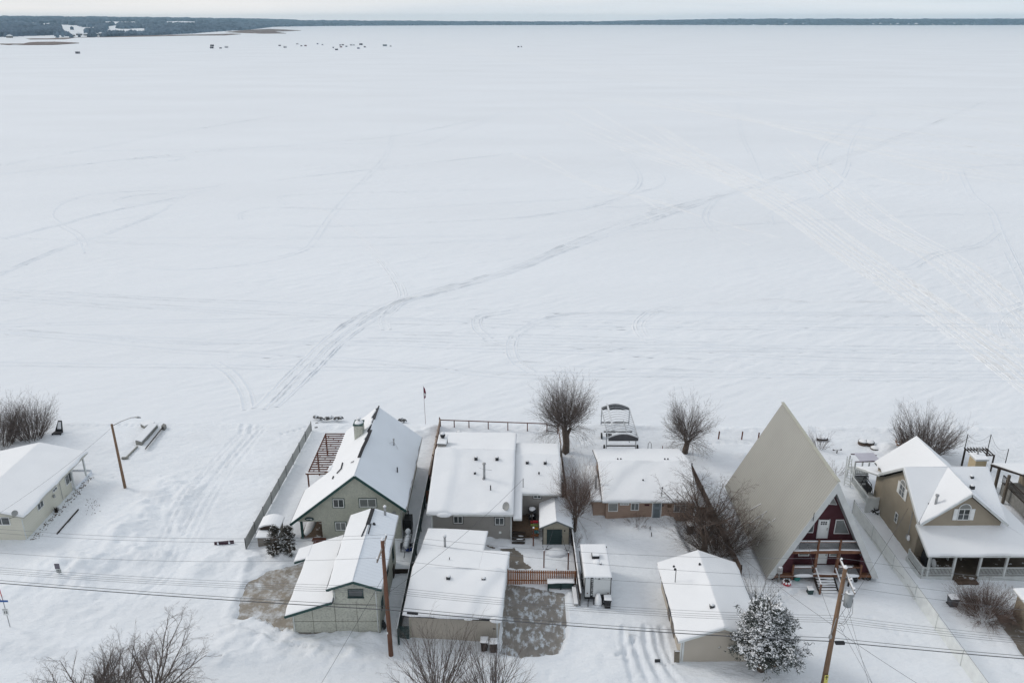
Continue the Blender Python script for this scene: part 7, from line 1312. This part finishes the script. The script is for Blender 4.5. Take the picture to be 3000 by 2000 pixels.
tree('willow_tree','round pollarded willow with stubby trunk between the brick bungalow and the lake',(21.37,90.8,0),[[(0,0,-.3),(.15,0,.8),(.3,0,1.7)],[(.2,0,1.2),(.8,0,2.1)],[(.2,0,1.2),(-.2,0,2.2)]],[[.4,.36,.3],[.22,.12],[.2,.1]],pollard(.35,1.9,135,3.6,5.9,66,sub=9,rx=.7,hgt=1.0,r0=.028,down=40,upb=.03),2,twig)
tree('willow_tree','narrow upright willow with slender shoots beside the little shed',(6.5,74.,0),[[(0,0,-.2),(.15,0,1.),(.25,0,1.9)],[(.1,0,.9),(-.1,0,2.1)]],[[.22,.18,.12],[.12,.07]],pollard(.25,1.8,120,3.4,5.8,44,sub=8,rx=.45,hgt=1.2,r0=.025,down=24),3,twig2)
def bushlimbs(stems,L0,L1,spread,rx,ry,sub=7,r0=.03,tw=3):
    def f(m,rg,b):
        for k in range(stems):
            a=rg.uniform(0,6.283); q=math.sqrt(rg.random()); el=math.radians(90-spread*q); st=b+Vector((math.cos(a)*rx*q,math.sin(a)*ry*q,-.1)); grow(m,rg,st,Vector((math.cos(a)*math.cos(el),math.sin(a)*math.cos(el),math.sin(el))),rg.uniform(L0,L1),r0*rg.uniform(.6,1.3),7,.06,.03,0,[(sub,.42,15,42,.2),(tw,.5,15,45,.2)])
    return f
tree('willow_bush','wide many-stemmed bare willow bush behind the beige house',(50.6,90.2,0),None,None,bushlimbs(140,3.2,5.9,42,1.9,1.,9,.04),4,twig,'bush')
tree('willow_bush','dense bare willow thicket at the left frame edge, nearer the corner',(-65.4,93.,0),None,None,bushlimbs(140,3.2,6.0,34,2.2,1.5,9,.035),5,twig,'bush')
tree('willow_bush','dense bare willow thicket beside the tilted chair on the left shore',(-61.6,94.6,0),None,None,bushlimbs(110,2.6,5.2,38,1.3,1.,9,.035),6,twig,'bush')
tree('willow_bush','low tangled thicket behind the white bungalow roof',(-65.5,89,0),None,None,bushlimbs(50,1.8,3.4,65,2.0,1.5,8,.03),16,twig,'bush')
tree('willow_bush','low reddish bush in front of the white veranda',(42.7,60.8,0),[[(0,0,-.1),(.1,0,.3)]],[[.12,.07]],bushlimbs(210,1.5,3.0,76,1.1,.8,10,.02),7,twig2,'bush')
# broad arching tree by the A-frame
def arch(m,rg,b):
    for k in range(17):
        a=2*math.pi*k/17+rg.uniform(-.15,.15); el=math.radians(rg.uniform(42,78)); grow(m,rg,b+Vector((0,0,rg.uniform(1.2,2.8))),Vector((math.cos(a)*math.cos(el),math.sin(a)*math.cos(el),math.sin(el))),rg.uniform(5.0,7.6),.09,9,.09,-.055,0,[(11,.42,25,65,.25),(8,.42,20,60,.2),(4,.5,20,50,.2)])
tree('apple_tree','broad tree with arching bare branches leaning over the brick bungalow roof',(19.2,69.9,0),[[(0,0,-.2),(.1,0,1.3),(-.3,.2,2.6)],[(0,0,1.),(.8,0,2.4)]],[[.38,.3,.2],[.24,.13]],arch,8,M('brown_twigs',(.11,.085,.072),.95,.3,1.5))
tree('dense_shrub','very dense tangled shrub at the foot of the A-frame roof',(20.7,70.6,0),None,None,bushlimbs(300,2.4,5.3,56,1.6,1.2,9,.02),9,M('dense_twigs',(.105,.082,.07),.95,.3,1.5),'shrub')
tree('thin_shrub','thin twiggy leafless shrub along the taupe garage east side',(22.6,61.5,0),None,None,bushlimbs(22,1.8,3.4,60,.8,2.2,6,.02),10,twig,'shrub')
tree('thin_shrub','sparse leafless shrub on the shore right of the A-frame peak',(at('B1',785,430).x,at('B1',785,430).y,0),None,None,bushlimbs(22,1.4,2.6,50,.5,.4,6,.025),11,twig,'shrub')
tree('thin_shrub','faint small shrub lower on the right slope of the A-frame',(at('B1',915,620).x,at('B1',915,620).y,0),None,None,bushlimbs(16,1.,1.8,50,.4,.4,5,.012),12,twig2,'shrub')
p=at('A6',660,1385); tree('thin_shrub','low spiky shrub in front of the brick bungalow door',(p.x,p.y,0),None,None,bushlimbs(30,.8,1.5,70,.4,.3,5,.014),13,twig2,'shrub')
p=at('A7',135,150); tree('thin_shrub','tiny reddish shrub between the dark fence and the travel trailer',(p.x,p.y,0),None,None,bushlimbs(18,.5,1.,70,.4,.5,5,.012),14,twig2,'shrub')
# street-side bare trees cut by the bottom edge
def streetcrown(k_,L0,L1,sp):
    def f(m,rg,b):
        for k in range(k_):
            a=rg.uniform(0,6.283); el=math.radians(90-sp*math.sqrt(rg.uniform(.05,1))); grow(m,rg,b+Vector((0,0,rg.uniform(1.4,2.6))),Vector((math.cos(a)*math.cos(el),math.sin(a)*math.cos(el),math.sin(el))),rg.uniform(L0,L1),.085,8,.11,.01,0,[(9,.45,20,50,.22),(7,.45,20,50,.2),(4,.5,18,50,.2)])
    return f
tree('elm_tree','spreading bare tree at the bottom left, its right-hand crown',(-26.9,48.2,0),[[(0,0,-.3),(.1,0,1.5),(0,0,2.8)]],[[.26,.2,.12]],streetcrown(17,4.4,6.6,56),21,twig,group='bare street trees')
tree('elm_tree','spreading bare tree at the bottom left corner by the frame edge',(-31.5,47.2,0),[[(0,0,-.3),(-.1,0,1.4),(.1,0,2.6)]],[[.24,.2,.12]],streetcrown(16,4.2,6.2,56),22,twig,group='bare street trees')
tree('elm_tree','fine-twigged bare tree at the bottom left, the low middle crown',(-28.9,46.9,0),[[(0,0,-.3),(-.1,0,1.4),(.1,0,2.6)]],[[.24,.2,.12]],streetcrown(15,4.2,6.2,56),25,twig,group='bare street trees')
def vase(n,L0,L1,sp,rx):
    def f(m,rg,b):
        for k in range(n):
            a=rg.uniform(0,6.283); q=math.sqrt(rg.random()); el=math.radians(90-sp*q); grow(m,rg,b+Vector((math.cos(a)*rx*q,math.sin(a)*rx*q,.5)),Vector((math.cos(a)*math.cos(el),math.sin(a)*math.cos(el),math.sin(el))),rg.uniform(L0,L1),.045,8,.05,.03,0,[(8,.4,15,38,.25),(4,.45,15,40,.2)])
    return f
tree('lilac_tree','large vase-shaped bare bush in front of the tan garage, left half',(-5.7,50.6,0),[[(0,0,-.2),(0,0,.8)]],[[.2,.15]],vase(34,4.6,6.8,40,.5),23,twig,'bush','','bare street bushes') if False else tree('lilac_tree','large vase-shaped bare bush in front of the tan garage',(-5.9,50.4,0),[[(0,0,-.2),(0,0,.8)]],[[.2,.15]],vase(52,4.0,6.4,44,.7),23,twig,'bush',group='bare street bushes')
tree('lilac_tree','vase-shaped bare bush at the bottom centre in front of the two bins',(-1.6,49.8,0),[[(0,0,-.2),(0,0,.8)]],[[.2,.15]],vase(40,3.4,5.6,46,.6),24,twig,'bush',group='bare street bushes')
# conifers: needle tufts carried on branches, with snow lying on them
def conifer(label,base,H,R,seed,nclump,tuft,snowy,mat,shape,name='pine_tree',tr=.16,nt=26,ssz=.16,group=None):
    K=thing(name,base,label,'tree',group); rg=random.Random(seed); b=Vector(base)
    m=MB(); m.tube([b+Vector((0,0,-.3)),b+Vector((.1,0,H*.4)),b+Vector((0,0,H*.92))],[tr,tr*.7,tr*.2],8); m.build('trunk',bark,K,True)
    br=MB(); nm=MB(); sm=MB()
    for k in range(nclump):
        t=rg.random(); rr=shape(t)*R; a=rg.uniform(0,6.283); q=rg.uniform(.35,1.04)**.6; bump=1+.22*math.sin(a*3+seed+t*5)+.12*math.sin(a*7+t*11)
        c=b+Vector((math.cos(a)*rr*q*bump,math.sin(a)*rr*q*bump,H*(.1+.9*t)+rg.uniform(-.2,.2)))
        if q>.5: s0=b+Vector((0,0,max(.3,(c.z-b.z)*.82))); br.tube([s0,s0.lerp(c,.5)+Vector((0,0,.1)),c],[.035,.025,.012],3,cap=False)
        out=Vector((math.cos(a),math.sin(a),.5)).normalized()
        for j in range(nt):
            d=(out*rg.uniform(.2,1.1)+Vector((rg.gauss(0,.6),rg.gauss(0,.6),rg.gauss(0,.45)))).normalized(); s_=tuft*rg.uniform(.5,1.2); o=c+Vector((rg.gauss(0,tuft*.45),rg.gauss(0,tuft*.45),rg.gauss(0,tuft*.3))); w_=d.cross(Vector((rg.random()-.5,rg.random()-.5,rg.random()-.5))).normalized()*s_*.16
            nm.add([o-w_,o+w_,o+d*s_],[(0,1,2)])
        if rg.random()<snowy:
            for j in range(rg.randint(1,3)): o=c+Vector((rg.gauss(0,tuft*.45),rg.gauss(0,tuft*.45),tuft*.3)); sm.lump(o,ssz*rg.uniform(.6,1.5),ssz*rg.uniform(.6,1.3),ssz*.55,rg.randint(0,999),5)
    br.build('branches',bark,K); nm.build('needles',mat,K); sm.build('snow_load',snow_roof,K,True)
def snowpine(label,base,H,seed):
    K=thing('pine_tree',base,label,'tree'); rg=random.Random(seed); b=Vector(base)
    m=MB(); m.tube([b+Vector((0,0,-.3)),b+Vector((.12,.1,2.2)),b+Vector((-.1,0,H*.8))],[.33,.25,.07],9); m.build('trunk',bark,K,True)
    br=MB(); nm=MB(); sm=MB()
    def tuft(c,out,s0,snowk):
        for j in range(22):
            d=(out*rg.uniform(.1,1.)+Vector((rg.gauss(0,.75),rg.gauss(0,.75),rg.gauss(0,.55)))).normalized(); l_=s0*rg.uniform(.5,1.25); o=c+Vector((rg.gauss(0,s0*.45),rg.gauss(0,s0*.45),rg.gauss(0,s0*.3))); w_=d.cross(Vector((rg.random()-.5,rg.random()-.5,rg.random()-.5))).normalized()*l_*.14; nm.add([o-w_,o+w_,o+d*l_],[(0,1,2)])
        for j in range(snowk):
            o=c+Vector((rg.gauss(0,s0*.55),rg.gauss(0,s0*.55),s0*rg.uniform(.1,.45))); e=rg.uniform(0,3.14); a_=rg.uniform(.05,.15); bq=rg.uniform(.03,.08); u=Vector((math.cos(e),math.sin(e),0))*a_; v=Vector((-math.sin(e),math.cos(e),0))*bq; t_=Vector((0,0,bq*1.1)); sm.add([o-u,o-v,o+u,o+v,o+t_+u*.3],[(0,1,4),(1,2,4),(2,3,4),(3,0,4),(3,2,1,0)])
    for k in range(64):
        t=(k+.5)/64; a=k*2.39996+rg.uniform(-.3,.3); el=math.radians(2+72*t**1.4+rg.uniform(-8,8)); L_=(2.45*(1-.3*t)+(.5 if math.cos(a+.5)>.5 and t<.5 else 0)+.2*math.sin(k*1.7))*rg.uniform(.78,1.12); z0=1.7+t*(H*.52)
        p=b+Vector((0,0,z0)); d=Vector((math.cos(a)*math.cos(el),math.sin(a)*math.cos(el),math.sin(el))); pts=[p]; n=7; d=(d+Vector((-.12,0,0))).normalized()
        for i in range(n): d=(d+Vector((rg.gauss(0,.1),rg.gauss(0,.1),.03+rg.gauss(0,.05)))).normalized(); pts.append(pts[-1]+d*L_/n)
        br.tube(pts,[.07*(1-.8*i/n)+.008 for i in range(n+1)],4,cap=False)
        lk=rg.choice((0,.6,1,1.2,1.2))
        for i in range(2,n+1):
            for j in range(3+ (i>3)+(i>5)):
                o=pts[i]+Vector((rg.gauss(0,.36),rg.gauss(0,.36),rg.gauss(0,.2)))*(.45+.11*i); br.tube([pts[i-1],o],[.02,.008],3,cap=False); tuft(o,(o-b-Vector((0,0,1.5))).normalized(),.27,int(lk*rg.choice((6,11,16,20))))
    br.build('branches',bark,K); nm.build('needles',needle,K); sm.build('snow_load',snow_roof,K)
snowpine('broad irregular snow-frosted pine beside the taupe garage',(20.55,54.05,0),5.9,31)
dk=M('brownish_juniper',(.055,.052,.042),.9,.4,2.)
p=at('A3',500,392); conifer('dark dense juniper beside the chain-link fence, left of the pair',(p.x,p.y,0),3.3,.95,32,120,.2,.4,dk,lambda t:(1-t)**.5*min(1,.55+t*1.6)*(1+.25*math.sin(t*17)),'juniper',.1,24,.07,'twin junipers')
p=at('A3',628,405); conifer('dark dense juniper by the bare driveway, right of the pair with its trunk showing',(p.x,p.y,0),3.5,.9,33,120,.2,.4,dk,lambda t:(1-t)**.5*min(1,.4+t*1.6)*(1+.25*math.sin(t*14+1)),'juniper',.1,24,.07,'twin junipers')
p=at('A7',2150,1380); K=thing('stump',(p.x,p.y,0),'orange-brown split log stump beside the snowy pine trunk','stump'); m=MB(); m.prism([(p.x-.3,p.y-.1,-.1),(p.x+.15,p.y-.2,-.1),(p.x+.3,p.y,1.2),(p.x-.4,p.y,1.3)],(0,.35,0)); m.build('log',rust,K)
